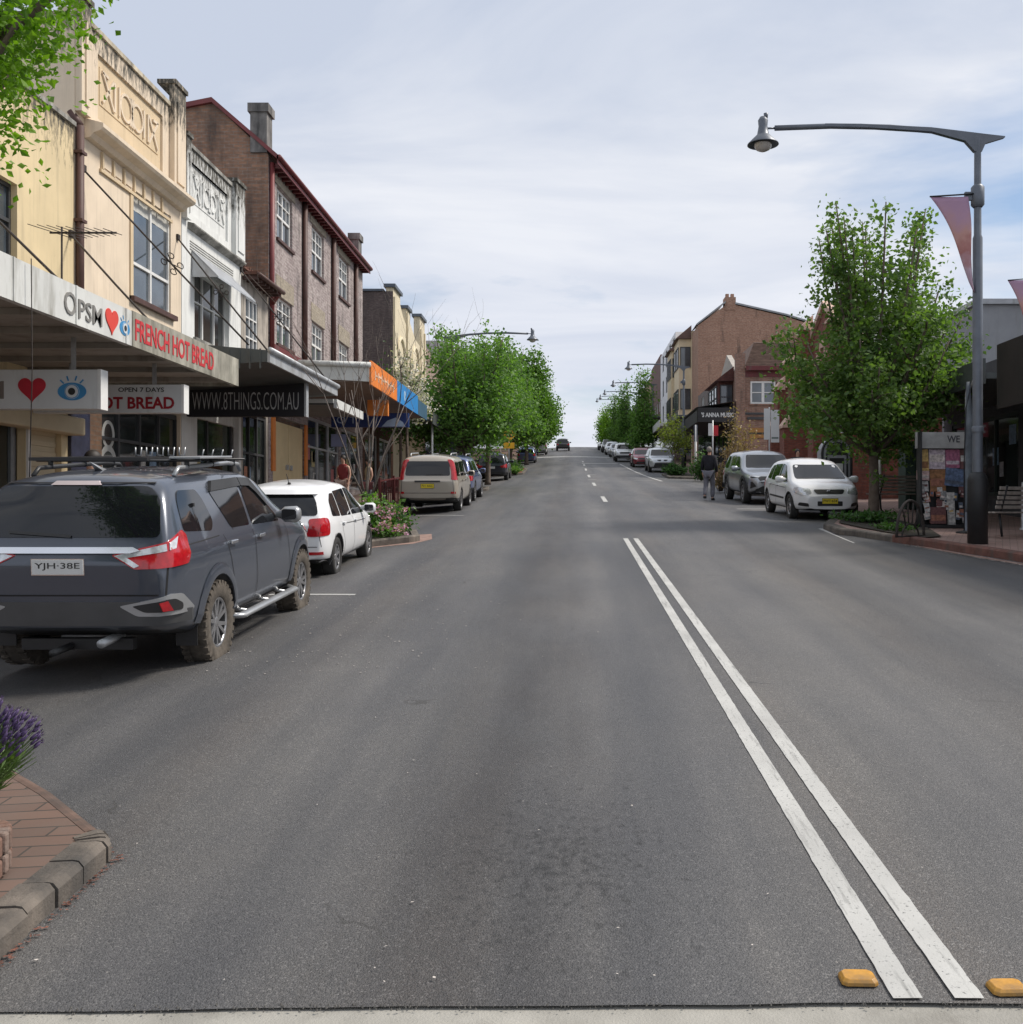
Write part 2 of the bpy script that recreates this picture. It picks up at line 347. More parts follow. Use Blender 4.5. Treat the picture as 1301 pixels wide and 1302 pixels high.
# ------------------------------------------------------------------ setting
def asphalt():
    m, t, p = base_mat('asphalt'); v = pos(t)
    big = nz(t, pos(t, (.55, .16, 1)), 1.0, 6.0, .6); mid = nz(t, v, 1.7, 6.0, .6)
    fine = nz(t, v, 95.0, 3.0, .7); agg = N(t, 'ShaderNodeTexVoronoi', Scale=150.0); t.links.new(v, agg.inputs['Vector'])
    c = mixc(t, ramp(t, big, .3, .7), (.052, .052, .055), (.094, .089, .084))
    c = mixc(t, ramp(t, mid, .35, .75), c, (.076, .072, .069))
    strk = nz(t, pos(t, (2.6, .10, 1)), 1.0, 7.0, .65); c = mixc(t, ramp(t, strk, .50, .74), c, (.112, .101, .088)); strk2 = nz(t, pos(t, (1.7, .07, 1)), 1.3, 6.0, .6); c = mixc(t, ramp(t, strk2, .54, .80), c, (.040, .040, .043))
    patch_ = nz(t, pos(t, (.5, .5, 1)), 1.0, 2.0, .4); c = mixc(t, mixc(t, 1.0, ramp(t, patch_, .50, .56), (.35, .35, .35), 'MULTIPLY'), c, (.056, .059, .066))
    # polished wheel tracks running up the lanes
    s = N(t, 'ShaderNodeSeparateXYZ'); t.links.new(v, s.inputs[0])
    wv = N(t, 'ShaderNodeMath', operation='MULTIPLY'); t.links.new(s.outputs['X'], wv.inputs[0]); wv.inputs[1].default_value = 3.6
    sn = N(t, 'ShaderNodeMath', operation='SINE'); t.links.new(wv.outputs[0], sn.inputs[0])
    tk = N(t, 'ShaderNodeMath', operation='MULTIPLY_ADD'); t.links.new(sn.outputs[0], tk.inputs[0]); tk.inputs[1].default_value = .20; t.links.new(big, tk.inputs[2])
    c = mixc(t, ramp(t, tk.outputs[0], .46, .74), mixc(t, ramp(t, tk.outputs[0], .22, .42, (1, 1, 1), (0, 0, 0)), c, mixc(t, .8, c, (.064, .052, .044))), mixc(t, .5, c, (.118, .116, .118)))
    sp = N(t, 'ShaderNodeSeparateXYZ'); t.links.new(agg.outputs['Color'], sp.inputs[0])
    c = mixc(t, ramp(t, sp.outputs['X'], .80, .97), c, (.22, .21, .20))
    c = mixc(t, ramp(t, sp.outputs['Y'], .68, .95), c, (.050, .050, .051))
    c = mixc(t, ramp(t, fine, .3, .75), mixc(t, .45, c, (.04, .04, .041)), mixc(t, .35, c, (.24, .23, .22)))
    # drips of old oil where vehicles stop
    d = N(t, 'ShaderNodeVectorMath', operation='DISTANCE'); t.links.new(pos(t, (1, .55, 0)), d.inputs[0]); d.inputs[1].default_value = (-.05, 2.35, 0)
    near = N(t, 'ShaderNodeMapRange'); t.links.new(d.outputs['Value'], near.inputs[0]); near.inputs[1].default_value = .0; near.inputs[2].default_value = 1.5; near.inputs[3].default_value = .31; near.inputs[4].default_value = 0
    sp2 = nz(t, pos(t, (1.0, .6, 1)), 27.0, 6.0, .72)
    ad = N(t, 'ShaderNodeMath', operation='ADD'); t.links.new(sp2, ad.inputs[0]); t.links.new(near.outputs[0], ad.inputs[1])
    c = mixc(t, ramp(t, ad.outputs[0], .75, .90), c, (.040, .039, .038))
    # long bands worn by tyres, and the darker stained strip down the middle of the lane
    bd = nz(t, pos(t, (1.25, .045, 1)), 1.0, 5.0, .55); c = mixc(t, 1.0, c, ramp(t, bd, .34, .66, (.62, .64, .68), (1.12, 1.11, 1.09)), 'MULTIPLY')
    gx = N(t, 'ShaderNodeMath', operation='ADD'); t.links.new(s.outputs['X'], gx.inputs[0]); gx.inputs[1].default_value = .25
    ga = N(t, 'ShaderNodeMath', operation='ABSOLUTE'); t.links.new(gx.outputs[0], ga.inputs[0])
    gm = N(t, 'ShaderNodeMapRange', interpolation_type='SMOOTHSTEP'); t.links.new(ga.outputs[0], gm.inputs[0]); gm.inputs[1].default_value = .12; gm.inputs[2].default_value = .75; gm.inputs[3].default_value = .62; gm.inputs[4].default_value = 0
    gn = N(t, 'ShaderNodeMath', operation='MULTIPLY'); t.links.new(gm.outputs[0], gn.inputs[0]); t.links.new(ramp(t, nz(t, pos(t, (1.3, .35, 1)), 1.6, 7.0, .65), .30, .62), gn.inputs[1])
    c = mixc(t, gn.outputs[0], c, mixc(t, 1.0, c, (.60, .55, .52), 'MULTIPLY'))
    blo = nz(t, pos(t, (.9, .5, 1)), .9, 6.0, .6); c = mixc(t, 1.0, c, ramp(t, blo, .32, .68, (.78, .80, .84), (1.08, 1.08, 1.07)), 'MULTIPLY')
    # hairline cracks
    vr = N(t, 'ShaderNodeTexVoronoi', feature='DISTANCE_TO_EDGE', Scale=.23)
    wp = N(t, 'ShaderNodeVectorMath', operation='ADD'); t.links.new(v, wp.inputs[0])
    wn = N(t, 'ShaderNodeTexNoise', Scale=1.4, Detail=6.0); t.links.new(v, wn.inputs['Vector']); t.links.new(wn.outputs['Color'], wp.inputs[1])
    t.links.new(wp.outputs[0], vr.inputs['Vector'])
    cr = N(t, 'ShaderNodeMath', operation='LESS_THAN'); t.links.new(vr.outputs['Distance'], cr.inputs[0]); cr.inputs[1].default_value = .0022
    cm = N(t, 'ShaderNodeMath', operation='MULTIPLY'); t.links.new(cr.outputs[0], cm.inputs[0]); t.links.new(ramp(t, mid, .55, .6), cm.inputs[1])
    c = mixc(t, cm.outputs[0], c, (.055, .053, .051))
    t.links.new(c, p.inputs['Base Color']); p.inputs['Roughness'].default_value = .58; p.inputs['Specular IOR Level'].default_value = .5
    h = N(t, 'ShaderNodeMath', operation='MULTIPLY_ADD'); t.links.new(agg.outputs['Distance'], h.inputs[0]); h.inputs[1].default_value = -.7; t.links.new(fine, h.inputs[2])
    bump(t, p, h.outputs[0], .75, .006)
    return m
asph = asphalt()
conc = mat('concrete', (.30, .29, .26), .85, var=.2, scale=4, bmp=.4, bscale=120, dirt=.35, dirtcol=(.17, .16, .14))
kerbstone = mat('kerb_stone', (.175, .148, .122), .9, var=.35, scale=6, bmp=.5, bscale=60, dirt=1.3, dirtcol=(.06, .055, .05))
paver = brick_mat('brick_paving', (.22, .105, .075), (.30, .16, .115), (.10, .085, .07))
def flat_brick(name, c1, c2, mortar, bw, bh, rot=0.0):
    m, t, p = base_mat(name); mp = N(t, 'ShaderNodeMapping'); mp.inputs['Rotation'].default_value = (0, 0, rot)
    t.links.new(N(t, 'ShaderNodeNewGeometry').outputs['Position'], mp.inputs['Vector'])
    fl = N(t, 'ShaderNodeVectorMath', operation='MULTIPLY'); t.links.new(mp.outputs[0], fl.inputs[0]); fl.inputs[1].default_value = (1, 1, 0)
    b = N(t, 'ShaderNodeTexBrick'); t.links.new(fl.outputs[0], b.inputs['Vector']); b.inputs['Scale'].default_value = 1
    b.inputs['Brick Width'].default_value = bw; b.inputs['Row Height'].default_value = bh; b.inputs['Mortar Size'].default_value = .006
    b.inputs['Color1'].default_value = (*c1, 1); b.inputs['Color2'].default_value = (*c2, 1); b.inputs['Mortar'].default_value = (*mortar, 1)
    n = nz(t, pos(t), 2.0, 7.0, .6); c = mixc(t, ramp(t, n, .35, .75), b.outputs['Color'], mixc(t, .5, b.outputs['Color'], (.13, .11, .095)))
    t.links.new(c, p.inputs['Base Color']); p.inputs['Roughness'].default_value = .85
    bump(t, p, b.outputs['Fac'], -.5, .008); return m
pave_l = flat_brick('paving_bricks', (.130, .078, .060), (.175, .108, .082), (.035, .03, .025), .46, .115, .0)
pave_r = flat_brick('footpath_bricks', (.33, .21, .175), (.40, .27, .23), (.10, .08, .07), .23, .115, .4)
gr = mat('gutter_dust', (.26, .17, .14), .95, var=.3, scale=8)
earth = mat('garden_soil', (.045, .038, .028), .95, var=.4, scale=12, bmp=.6)
far_ground = mat('far_ground', (.10, .10, .085), .95, var=.2, scale=.3)

def sheet(name, x0, x1, y0, y1, dz, m, nx, ny, fn=ground):
    mb = MB(); vs = []
    for j in range(ny+1):
        y = y0+(y1-y0)*(j/ny)
        for i in range(nx+1):
            x = x0+(x1-x0)*i/nx; vs.append((x, y, fn(x, y)+dz))
    mb.add(vs, [(j*(nx+1)+i, j*(nx+1)+i+1, (j+1)*(nx+1)+i+1, (j+1)*(nx+1)+i) for j in range(ny) for i in range(nx)], 0, True)
    return struct(mb.build(name, m))
sheet('terrain', -900, 900, -60, 1500, -.55, far_ground, 60, 240)
road_y0 = 3.12
# asphalt starts with a slightly ragged edge against the concrete
random.seed(5)
mb = MB(); vs = []; ys = [road_y0]+[road_y0+.12+.4*k for k in range(1, 60)]+[28+2.0*k for k in range(0, 120)]
xs = [-12+.25*k for k in range(0, 105)]
for j, y in enumerate(ys):
    for x in xs:
        yy = y+(noise.noise((x*3.1, .3, 0))*.012+noise.noise((x*11, 2, 0))*.006+.03-(.042 if x < 0 else .01)*x if j == 0 else 0)
        vs.append((x, yy, ground(x, y)+(.004 if j else .002)))
n = len(xs)
mb.add(vs, [(j*n+i, j*n+i+1, (j+1)*n+i+1, (j+1)*n+i) for j in range(len(ys)-1) for i in range(n-1)], 0, True)
struct(mb.build('road', asph))
sheet('concrete_crossing', -12, 14, -6, 3.7, -.012, conc, 100, 12)
mb = MB()
for k in range(260):                    # crumbs of broken asphalt lying on the joint
    x = random.uniform(-1.75, 1.5); y = road_y0+.03-(.042 if x < 0 else .01)*x+random.gauss(-.004, .012); r = random.uniform(.0012, .0034)
    a = random.uniform(0, 3); z = ground(x, y)+.004; c, q = math.cos(a)*r*1.5, math.sin(a)*r*1.5
    mb.add([(x+c, y+q, z-.006), (x-q*.7, y+c*.7, z-.006), (x-c, y-q, z-.006), (x+q*.8, y-c*.8, z-.006), (x+c*.2, y, z+r*.8)], [(0, 1, 4), (1, 2, 4), (2, 3, 4), (3, 0, 4)])
stuff(mb.build('asphalt_crumbs', mat('asphalt_crumb', (.12, .115, .105), .95, var=.5, scale=30)), 'loose asphalt crumbs along the edge of the concrete strip', 'gravel')

def poly_slab(name, pts, dz, m, y_step=2.0, kind=True, fn=ground, thick=.25):
    bm = bmesh.new(); f = bm.faces.new([bm.verts.new((x, y, 0)) for x, y in pts])
    y0 = min(p[1] for p in pts); y1 = max(p[1] for p in pts); x0 = min(p[0] for p in pts); x1 = max(p[0] for p in pts)
    y = y0+y_step
    while y < y1:
        bmesh.ops.bisect_plane(bm, geom=bm.verts[:]+bm.edges[:]+bm.faces[:], plane_co=(0, y, 0), plane_no=(0, 1, 0)); y += y_step
    x = x0+.8
    while x < x1:
        bmesh.ops.bisect_plane(bm, geom=bm.verts[:]+bm.edges[:]+bm.faces[:], plane_co=(x, 0, 0), plane_no=(1, 0, 0)); x += .8
    bmesh.ops.triangulate(bm, faces=bm.faces[:])
    for v in bm.verts: v.co.z = fn(v.co.x, v.co.y)+dz
    me = bpy.data.meshes.new(name); bm.to_mesh(me); bm.free(); me.materials.append(m)
    o = bpy.data.objects.new(name, me); COL.objects.link(o)
    return struct(o) if kind else o
def resample(pts, step):
    out = [Vector(pts[0]).to_2d()]
    for a, b in zip(pts[:-1], pts[1:]):
        a, b = Vector(a).to_2d(), Vector(b).to_2d(); n = max(1, int((b-a).length/step))
        out += [a+(b-a)*k/n for k in range(1, n+1)]
    return out
def kerb(name, pts, width=.15, top=.13, m=None, side=1, blocks=None, gap=.006):
    """kerb along a line; the stone lies to the left of the line when side = 1. blocks = length of one stone"""
    P = resample(pts, blocks or .6); mb = MB(); n = len(P)
    nor = []
    for i in range(n):
        d = (P[min(i+1, n-1)]-P[max(i-1, 0)]).normalized(); nor.append(Vector((-d.y, d.x))*side)
    z = lambda p, h: (p.x, p.y, ground(p.x, p.y)+h)
    if blocks:
        for i in range(n-1):
            a, b = P[i], P[i+1]; g = (b-a).normalized()*gap; a = a+g; b = b-g; j = random.uniform(-.011, .011); na, nb = nor[i], nor[i+1]
            prof = [(0, -.1), (.0, top-.03), (.02, top-.005), (.045, top), (width, top), (width, -.1)]
            vs = [z(a+na*(q+j), h+j*.5) for q, h in prof]+[z(b+nb*(q+j), h+j*.5) for q, h in prof]
            k = len(prof); mb.add(vs, [(q, q+1, k+q+1, k+q) for q in range(k-1)]+[tuple(range(k)), tuple(range(2*k-1, k-1, -1))])
    else:
        prof = [(0, -.1), (.0, top-.03), (.02, top-.005), (.045, top), (width, top), (width, -.1)]; k = len(prof); vs = []
        for a, na in zip(P, nor): vs += [z(a+na*q, h) for q, h in prof]
        mb.add(vs, [(i*k+q, i*k+q+1, (i+1)*k+q+1, (i+1)*k+q) for i in range(n-1) for q in range(k-1)]+[tuple(range(k)), tuple(range(n*k-1, n*k-k-1, -1))])
    return struct(mb.build(name, m or kerbstone))
def arc(cx, cy, r, a0, a1, n=10): return [(cx+r*math.cos(math.radians(a0+(a1-a0)*k/n)), cy+r*math.sin(math.radians(a0+(a1-a0)*k/n))) for k in range(n+1)]
KL, KR = -5.45, 7.35
# -- left side: footpath, near bulb, far bulbs
poly_slab('footpath', [(-9.6, -4), (KL-.1, -4), (KL-.1, 240), (-9.6, 240)], .125, pave_l)
kerb('kerb', [(KL, 240), (KL, 6.5)], side=-1, m=kerbstone)
nb = [(-1.98, 1.2), (-1.98, 4.38), *arc(-2.18, 4.38, .2, 0, 62, 4)[1:]]; nb2 = [nb[-1], (-2.58, 5.12), (-3.4, 5.95), (-4.4, 6.35), (KL, 6.5)]
kerb('kerb', nb2, width=.07, top=.10, side=1, m=mat('brick_edging', (.135, .085, .065), .9, var=.3, scale=8, dirt=.6, dirtcol=(.06, .05, .045)))
kerb('kerb', nb, width=.14, top=.105, side=1, blocks=.2)
poly_slab('kerb_island', [(-2.1, 1.2), (-2.1, 4.36), (-2.13, 4.515), (-2.615, 5.085), (-3.43, 5.905), (-4.42, 6.305), (-5.6, 6.42), (-5.6, 1.2)], .098, pave_l, y_step=.6)
b2 = [(KL, 23.9), (-4.6, 23.7), (-3.75, 22.9), (-3.25, 21.7), *arc(-3.35, 20.2, .38, 25, -70, 6), (-3.9, 19.35), (-4.7, 18.9), (KL, 18.8)]
kerb('kerb', b2, side=-1, width=.15, top=.14)
poly_slab('kerb_island', [(x-.1, y) for x, y in b2], .11, earth, y_step=.8)
poly_slab('gutter', [(-3.9, 19.2), (-3.0, 19.6), (-2.75, 20.4), (-2.95, 21.8), (-3.3, 21.8), (-3.1, 20.3), (-3.4, 19.8), (-3.9, 19.45)], .009, gr, y_step=.4)
def bulb_l(y0, y1, out, m):
    b = [(KL, y1), (-4.9, y1-.3), (out-.5, y1-1.6), (out-.1, y1-2.3), *arc(out-.3, y0+1.4, .3, 0, -60, 4), (out-1.0, y0+.4), (KL, y0)]
    kerb('kerb', b, side=-1); return poly_slab('kerb_island', [(x-.1, y) for x, y in b], .115, m)
redsoil = mat('red_mulch', (.17, .055, .035), .95, var=.4, scale=10, bmp=.5)
bulb_l(43.6, 49.2, -3.6, earth); bulb_l(67.0, 79.0, -3.1, redsoil); bulb_l(104, 112, -3.4, redsoil)
# -- right side: footpath edge cuts back past the tree island
right_edge = [(KR, 240), (KR, 25.2), (6.6, 24.3), (5.85, 23.2), (5.42, 21.9), *arc(5.9, 20.6, .55, 160, 235, 6), (5.95, 18.9), (6.38, 17.45), (6.72, 16.35), (7.05, 14.9), (7.9, 12.4), (9.2, 9.5), (12, 6)]
kerb('kerb', right_edge[1:13], side=1, m=kerbstone, width=.22, top=.13)
kerb('kerb', right_edge[12:], side=1, m=mat('brick_kerb', (.15, .07, .055), .9, var=.3, scale=8, dirt=.5), width=.16, top=.15)
kerb('kerb', [(KR, 240), (KR, 25.2)], side=1)
poly_slab('footpath', [(x+.12, y) for x, y in right_edge]+[(13, 6), (13, 240)], .125, pave_r)
poly_slab('garden_bed', [(6.75, 24.0), (6.1, 23.0), (5.75, 21.9), (5.85, 20.6), (6.05, 19.4), (6.35, 18.3), (6.75, 18.6), (7.3, 21), (7.35, 23.6)], .15, earth, y_step=.7)
def bulb_r(y0, y1, out, m):
    b = [(KR, y0), (out+1, y0+.4), *arc(out+.3, y0+1.4, .3, 240, 180, 4), (out+.1, y1-2.3), (out+.5, y1-1.6), (KR-.5, y1-.3), (KR, y1)]
    kerb('kerb', b, side=-1); return poly_slab('kerb_island', [(x+.1, y) for x, y in b], .115, m)
bulb_r(36.5, 42.5, 6.2, pave_r); bulb_r(57.0, 66.0, 5.6, earth); bulb_r(96, 104, 5.4, earth)
# dust and fallen blossom in the gutter beside the dark pole
poly_slab('gutter', [(6.22, 18.1), (6.62, 16.3), (6.95, 14.9), (7.3, 13.8), (7.02, 13.8), (6.8, 14.9), (6.45, 16.3), (6.12, 18.0)], .010, gr, y_step=.5)

# -- painted markings
def paint():
    m, t, p = base_mat('road_paint'); v = pos(t)
    n = nz(t, v, 60.0, 4.0, .7); s = nz(t, pos(t, (30, 2.2, 1)), 1.0, 5.0, .7); b = nz(t, v, 1.8, 4)
    c = mixc(t, ramp(t, b, .3, .7), (.36, .36, .345), (.48, .48, .46))
    c = mixc(t, ramp(t, s, .55, .68), c, (.24, .24, .23))
    c = mixc(t, ramp(t, n, .60, .68), c, (.11, .11, .11))
    t.links.new(c, p.inputs['Base Color']); p.inputs['Roughness'].default_value = .7; bump(t, p, nz(t, v, 90, 3), .4, .004); return m
line_m = paint()
def strip(x0, x1, y0, y1, step=.05, ragged=.0025, dz=.0085):
    mb = MB(); n = max(1, int(abs(y1-y0)/step)); L = []
    for k in range(n+1):
        y = y0+(y1-y0)*k/n
        L.append((x0+random.gauss(0, ragged), y)); L.append((x1+random.gauss(0, ragged), y))
    mb.add([(x, y, ground(x, y)+dz) for x, y in L], [(2*k, 2*k+1, 2*k+3, 2*k+2) for k in range(n)])
    return struct(mb.build('road_marking', line_m))
yE = G(800, 685).y
strip(.995, 1.085, road_y0+.03, yE, ragged=.0009); strip(1.185, 1.275, road_y0+.03, yE, ragged=.0009)
for py0, py1 in ((638.5, 631.5), (617.8, 614), (607, 604.2), (598.5, 596), (592.5, 590.6), (588, 586.6)):
    a, b = G(760, py0).y, G(760, py1).y; strip(1.06, 1.2, a, b)
def cross(px0, px1, py, w, dz=.0085):
    a, b = G(px0, py), G(px1, py); mb = MB(); n = max(2, int(abs(b.x-a.x)/.3)); vs = []
    for k in range(n+1):
        x = a.x+(b.x-a.x)*k/n; y = a.y+(b.y-a.y)*k/n
        vs += [(x, y, ground(x, y)+dz), (x, y+w, ground(x, y+w)+dz)]
    mb.add(vs, [(2*k, 2*k+2, 2*k+3, 2*k+1) for k in range(n)]); return struct(mb.build('road_marking', line_m))
cross(340, 451, 757.5, .10); cross(512, 590, 656, .10); cross(585, 640, 617, .12); cross(683, 784, 582.2, 2.2); cross(740, 786, 589.6, .9)
cross(938, 985, 647.5, .12); cross(842, 890, 606, .2); cross(806, 830, 611, .15); cross(748, 758, 610, .25); cross(748, 757, 604, .25)
p, q = G(1040, 672.5), G(1092, 691); mb = MB()
mb.add([(p.x, p.y, p.z+.0085), (p.x+.14, p.y+.1, p.z+.0085), (q.x+.02, q.y+.16, q.z+.0085), (q.x-.1, q.y, q.z+.0085)], [(0, 1, 2, 3)]); struct(mb.build('road_marking', line_m))
a, b = G(787, 590), G(840, 612); mb = MB(); vs = []
for k in range(9):
    f = k/8; q = a.lerp(b, f); q = Vector((a.x+(b.x-a.x)*f, a.y+(b.y-a.y)*f, 0)); vs += [(q.x, q.y, ground(q.x, q.y)+.0085), (q.x+.14, q.y, ground(q.x+.14, q.y)+.0085)]
mb.add(vs, [(2*k, 2*k+1, 2*k+3, 2*k+2) for k in range(8)]); struct(mb.build('road_marking', line_m))

# -- small things lying on the road
def scatter(name, n, area, size, m, label, cat, seed, dz=.012):
    random.seed(seed); mb = MB()
    for _ in range(n):
        x, y = area(); r = random.uniform(*size); a = random.uniform(0, 6.3); z = ground(x, y)+dz
        c, s = math.cos(a)*r, math.sin(a)*r; q = random.uniform(.35, .8); tl = random.uniform(-.4, .4)*r
        mb.add([(x+c, y+s, z), (x-s*q, y+c*q, z+abs(tl)), (x-c, y-s, z+.1*r), (x+s*q, y-c*q, z+.4*abs(tl))], [(0, 1, 2, 3)])
    return stuff(mb.build(name, m, recalc=False), label, cat)
petal = mat('petal', (.48, .44, .40), .8, var=.35, scale=40)
litter = mat('leaf_litter', (.15, .062, .042), .85, var=.6, scale=30)
scatter('fallen_petals', 900, lambda: ((lambda y: (random.gauss(-2.3, .9), y))(8+random.random()**1.3*20)), (.006, .014), petal, 'pale petals fallen on the asphalt beside the parked cars', 'petals', 3)
scatter('road_grit', 160, lambda: (random.uniform(-3, 5), 3.3+random.random()**2*12), (.003, .009), petal, 'scattered pale grit on the bare asphalt', 'grit', 8)
def along(pts, off, sd):
    P = resample(pts, .05); p = random.choice(P[:-1]); return (p.x+abs(random.gauss(0, sd))+off, p.y+random.gauss(0, .01))
scatter('leaf_litter', 210, lambda: along([(-1.98, 3.2), (-1.98, 4.45), (-2.13, 4.58)], .008, .022), (.004, .012), litter, 'red and brown leaves lying along the near kerb', 'leaves', 4)
scatter('fallen_blossom', 700, lambda: along([(6.1, 18.3), (6.45, 16.6), (6.85, 14.9), (7.2, 13.9)][::-1], -.18, .10), (.008, .02), petal, 'pale blossom drifted along the right kerb', 'petals', 6, .016)
# raised yellow road studs
yel = mat('stud_yellow', (.60, .29, .02), .35, var=.15, scale=40, coat=.15, dirt=.9, dirtcol=(.14, .10, .06), obj=True)
def stud(px, py, label):
    g = G(px, py); t = thing('road_stud', label, 'road stud', (g.x, g.y, g.z+.004), random.uniform(-.06, .06), 'yellow road studs beside the double line')
    mb = MB(); vs = []; fs = []; outl = [(-.058, -.03), (-.044, -.044), (.044, -.044), (.058, -.03), (.058, .03), (.044, .044), (-.044, .044), (-.058, .03)]
    for s, z in ((1, 0), (.97, .010), (.80, .020)): vs += [(x*s, y*s, z) for x, y in outl]
    for r in range(2): fs += [(r*8+k, r*8+(k+1) % 8, (r+1)*8+(k+1) % 8, (r+1)*8+k) for k in range(8)]
    fs.append(tuple(range(16, 24))); mb.add(vs, fs); mb.build('shell', yel, t, world=False, bevel=.002)
    mb = MB(); mb.add([(-.038, -.0425, .006), (.038, -.0425, .006), (.033, -.0365, .0185), (-.033, -.0365, .0185)], [(0, 1, 2, 3)])
    mb.build('reflector', mat('stud_lens', (.75, .33, .02), .12, var=.1, scale=80, coat=1, obj=True), t, world=False)
stud(1091, 1248, 'yellow road stud standing just left of the double white line')
stud(1281, 1260, 'yellow road stud right of the double white line, cut by the picture edge')
# ------------------------------------------------------------------ buildings, left side
XF, XA = -8.7, -5.8
TLF = TL(XF)
def gl(y): return ground(-9, y)+.125
frame_w = mat('window_white', (.68, .68, .66), .5, var=.08, scale=6)
frame_al = mat('window_aluminium', (.55, .56, .57), .4, .5, var=.1, scale=6)
frame_dk = mat('window_dark', (.04, .042, .045), .5)
maroon = mat('maroon_paint', (.13, .022, .024), .55, var=.2, scale=3, dirt=.3)
dkred = mat('dark_red_tin', (.17, .035, .035), .5, var=.2, scale=2)
stain_grey = mat('weathered_cement', (.34, .33, .30), .9, var=.25, scale=3, bmp=.3, dirt=.9, dirtcol=(.05, .05, .045))
pale_fascia = mat('pale_fascia', (.60, .61, .59), .7, var=.1, scale=2, dirt=.45, dirtcol=(.26, .25, .22))
grime_fascia = mat('grimy_fascia', (.36, .345, .29), .85, var=.25, scale=4, dirt=1.0, dirtcol=(.09, .085, .065))
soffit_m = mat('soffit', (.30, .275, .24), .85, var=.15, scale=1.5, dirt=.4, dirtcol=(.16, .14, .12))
dark_tin = mat('dark_tin', (.075, .085, .085), .55, .2, var=.2, scale=3, dirt=.3)
silver_tin = mat('silver_tin', (.42, .44, .46), .5, .3, var=.15, scale=4, dirt=.35, dirtcol=(.2, .19, .17))
iron = mat('rusty_iron', (.035, .028, .025), .8, var=.4, scale=10)
rust_red = mat('downpipe_brown', (.075, .035, .028), .6, var=.25, scale=4)
roof_tin = mat('roof_tin', (.30, .31, .32), .6, .3, var=.15)
sign_white = mat('sign_white', (.60, .62, .62), .4, var=.05, scale=2, dirt=.25, dirtcol=(.4, .4, .37))
letter_red = mat('letter_red', (.52, .028, .035), .5, var=.2, scale=12)
letter_dkred = mat('letter_dark_red', (.30, .012, .022), .45, var=.1)
letter_grey = mat('letter_grey', (.26, .25, .23), .5, .3, var=.15)
letter_black = mat('letter_black', (.02, .02, .02), .6)
eye_blue = mat('eye_blue', (.04, .23, .47), .5, var=.1)
heart_red = mat('heart_red', (.62, .05, .03), .45, var=.1)
curtain = mat('net_curtain', (.50, .50, .47), .9, var=.15, scale=9)

def window(root, T, a0, a1, z0, z1, fm, depth=.12, bars=(), fw=.06, gm=None, sill=None, rows=(), curt=0.0):
    """window > pane, sill; bars = fractions across, rows = (fraction up, thickness)"""
    mb = MB(); d0, d1 = -depth, -depth+.06
    mb.box(a0, a0+fw, d0, d1, z0, z1, 0, T); mb.box(a1-fw, a1, d0, d1, z0, z1, 0, T)
    mb.box(a0+fw, a1-fw, d0, d1, z0, z0+fw, 0, T); mb.box(a0+fw, a1-fw, d0, d1, z1-fw, z1, 0, T)
    for b in bars:
        f, lo, hi, th = (b if isinstance(b, tuple) else (b, 0, 1, fw)); c = a0+(a1-a0)*f
        mb.box(c-th/2, c+th/2, d0+.004, d1+.004, z0+(z1-z0)*lo+fw*.6, z0+(z1-z0)*hi-fw*.6, 0, T)
    for r in rows:
        f, th = r if isinstance(r, tuple) else (r, fw); c = z0+(z1-z0)*f
        mb.box(a0+fw*.6, a1-fw*.6, d0+.008, d1+.008, c-th/2, c+th/2, 0, T)
    w_ = mb.build('window', fm, root)
    mb = MB(); mb.box(a0+.01, a1-.01, d0+.005, d0+.02, z0+.01, z1-.01, 0, T); mb.build('pane', gm or skyglass, w_)
    if curt:
        mb = MB(); n = 14; vs = []
        zt, zb = z1-fw, z1-fw-(z1-z0-2*fw)*curt
        for k in range(n+1):
            a = a0+fw+(a1-a0-2*fw)*k/n; dd = d0+.026+.006*math.sin(k*2.3)
            vs += [T(a, dd, zb), T(a, dd, zt)]
        mb.add(vs, [(2*k, 2*k+2, 2*k+3, 2*k+1) for k in range(n)], 0, True); mb.build('blind', curtain, w_)
    if sill:
        mb = MB(); mb.box(a0-.08, a1+.08, -depth+.02, .07, z0-.09, z0-.004, 0, T); mb.build('sill', sill, w_)
    return w_
def shell(mb, x0, x1, y0, y1, z0, z1, mi=0, roof=1, sides=(True, True)):
    """side walls, back and flat roof behind a facade"""
    if sides[0]: mb.quad((x0, y0, z0), (x1, y0, z0), (x1, y0, z1), (x0, y0, z1), mi)
    if sides[1]: mb.quad((x0, y1, z0), (x1, y1, z0), (x1, y1, z1), (x0, y1, z1), mi)
    mb.quad((x1, y0, z0), (x1, y1, z0), (x1, y1, z1), (x1, y0, z1), mi)
    mb.quad((x0, y0, z1-.3), (x1, y0, z1-.3), (x1, y1, z1-.3), (x0, y1, z1-.3), roof)
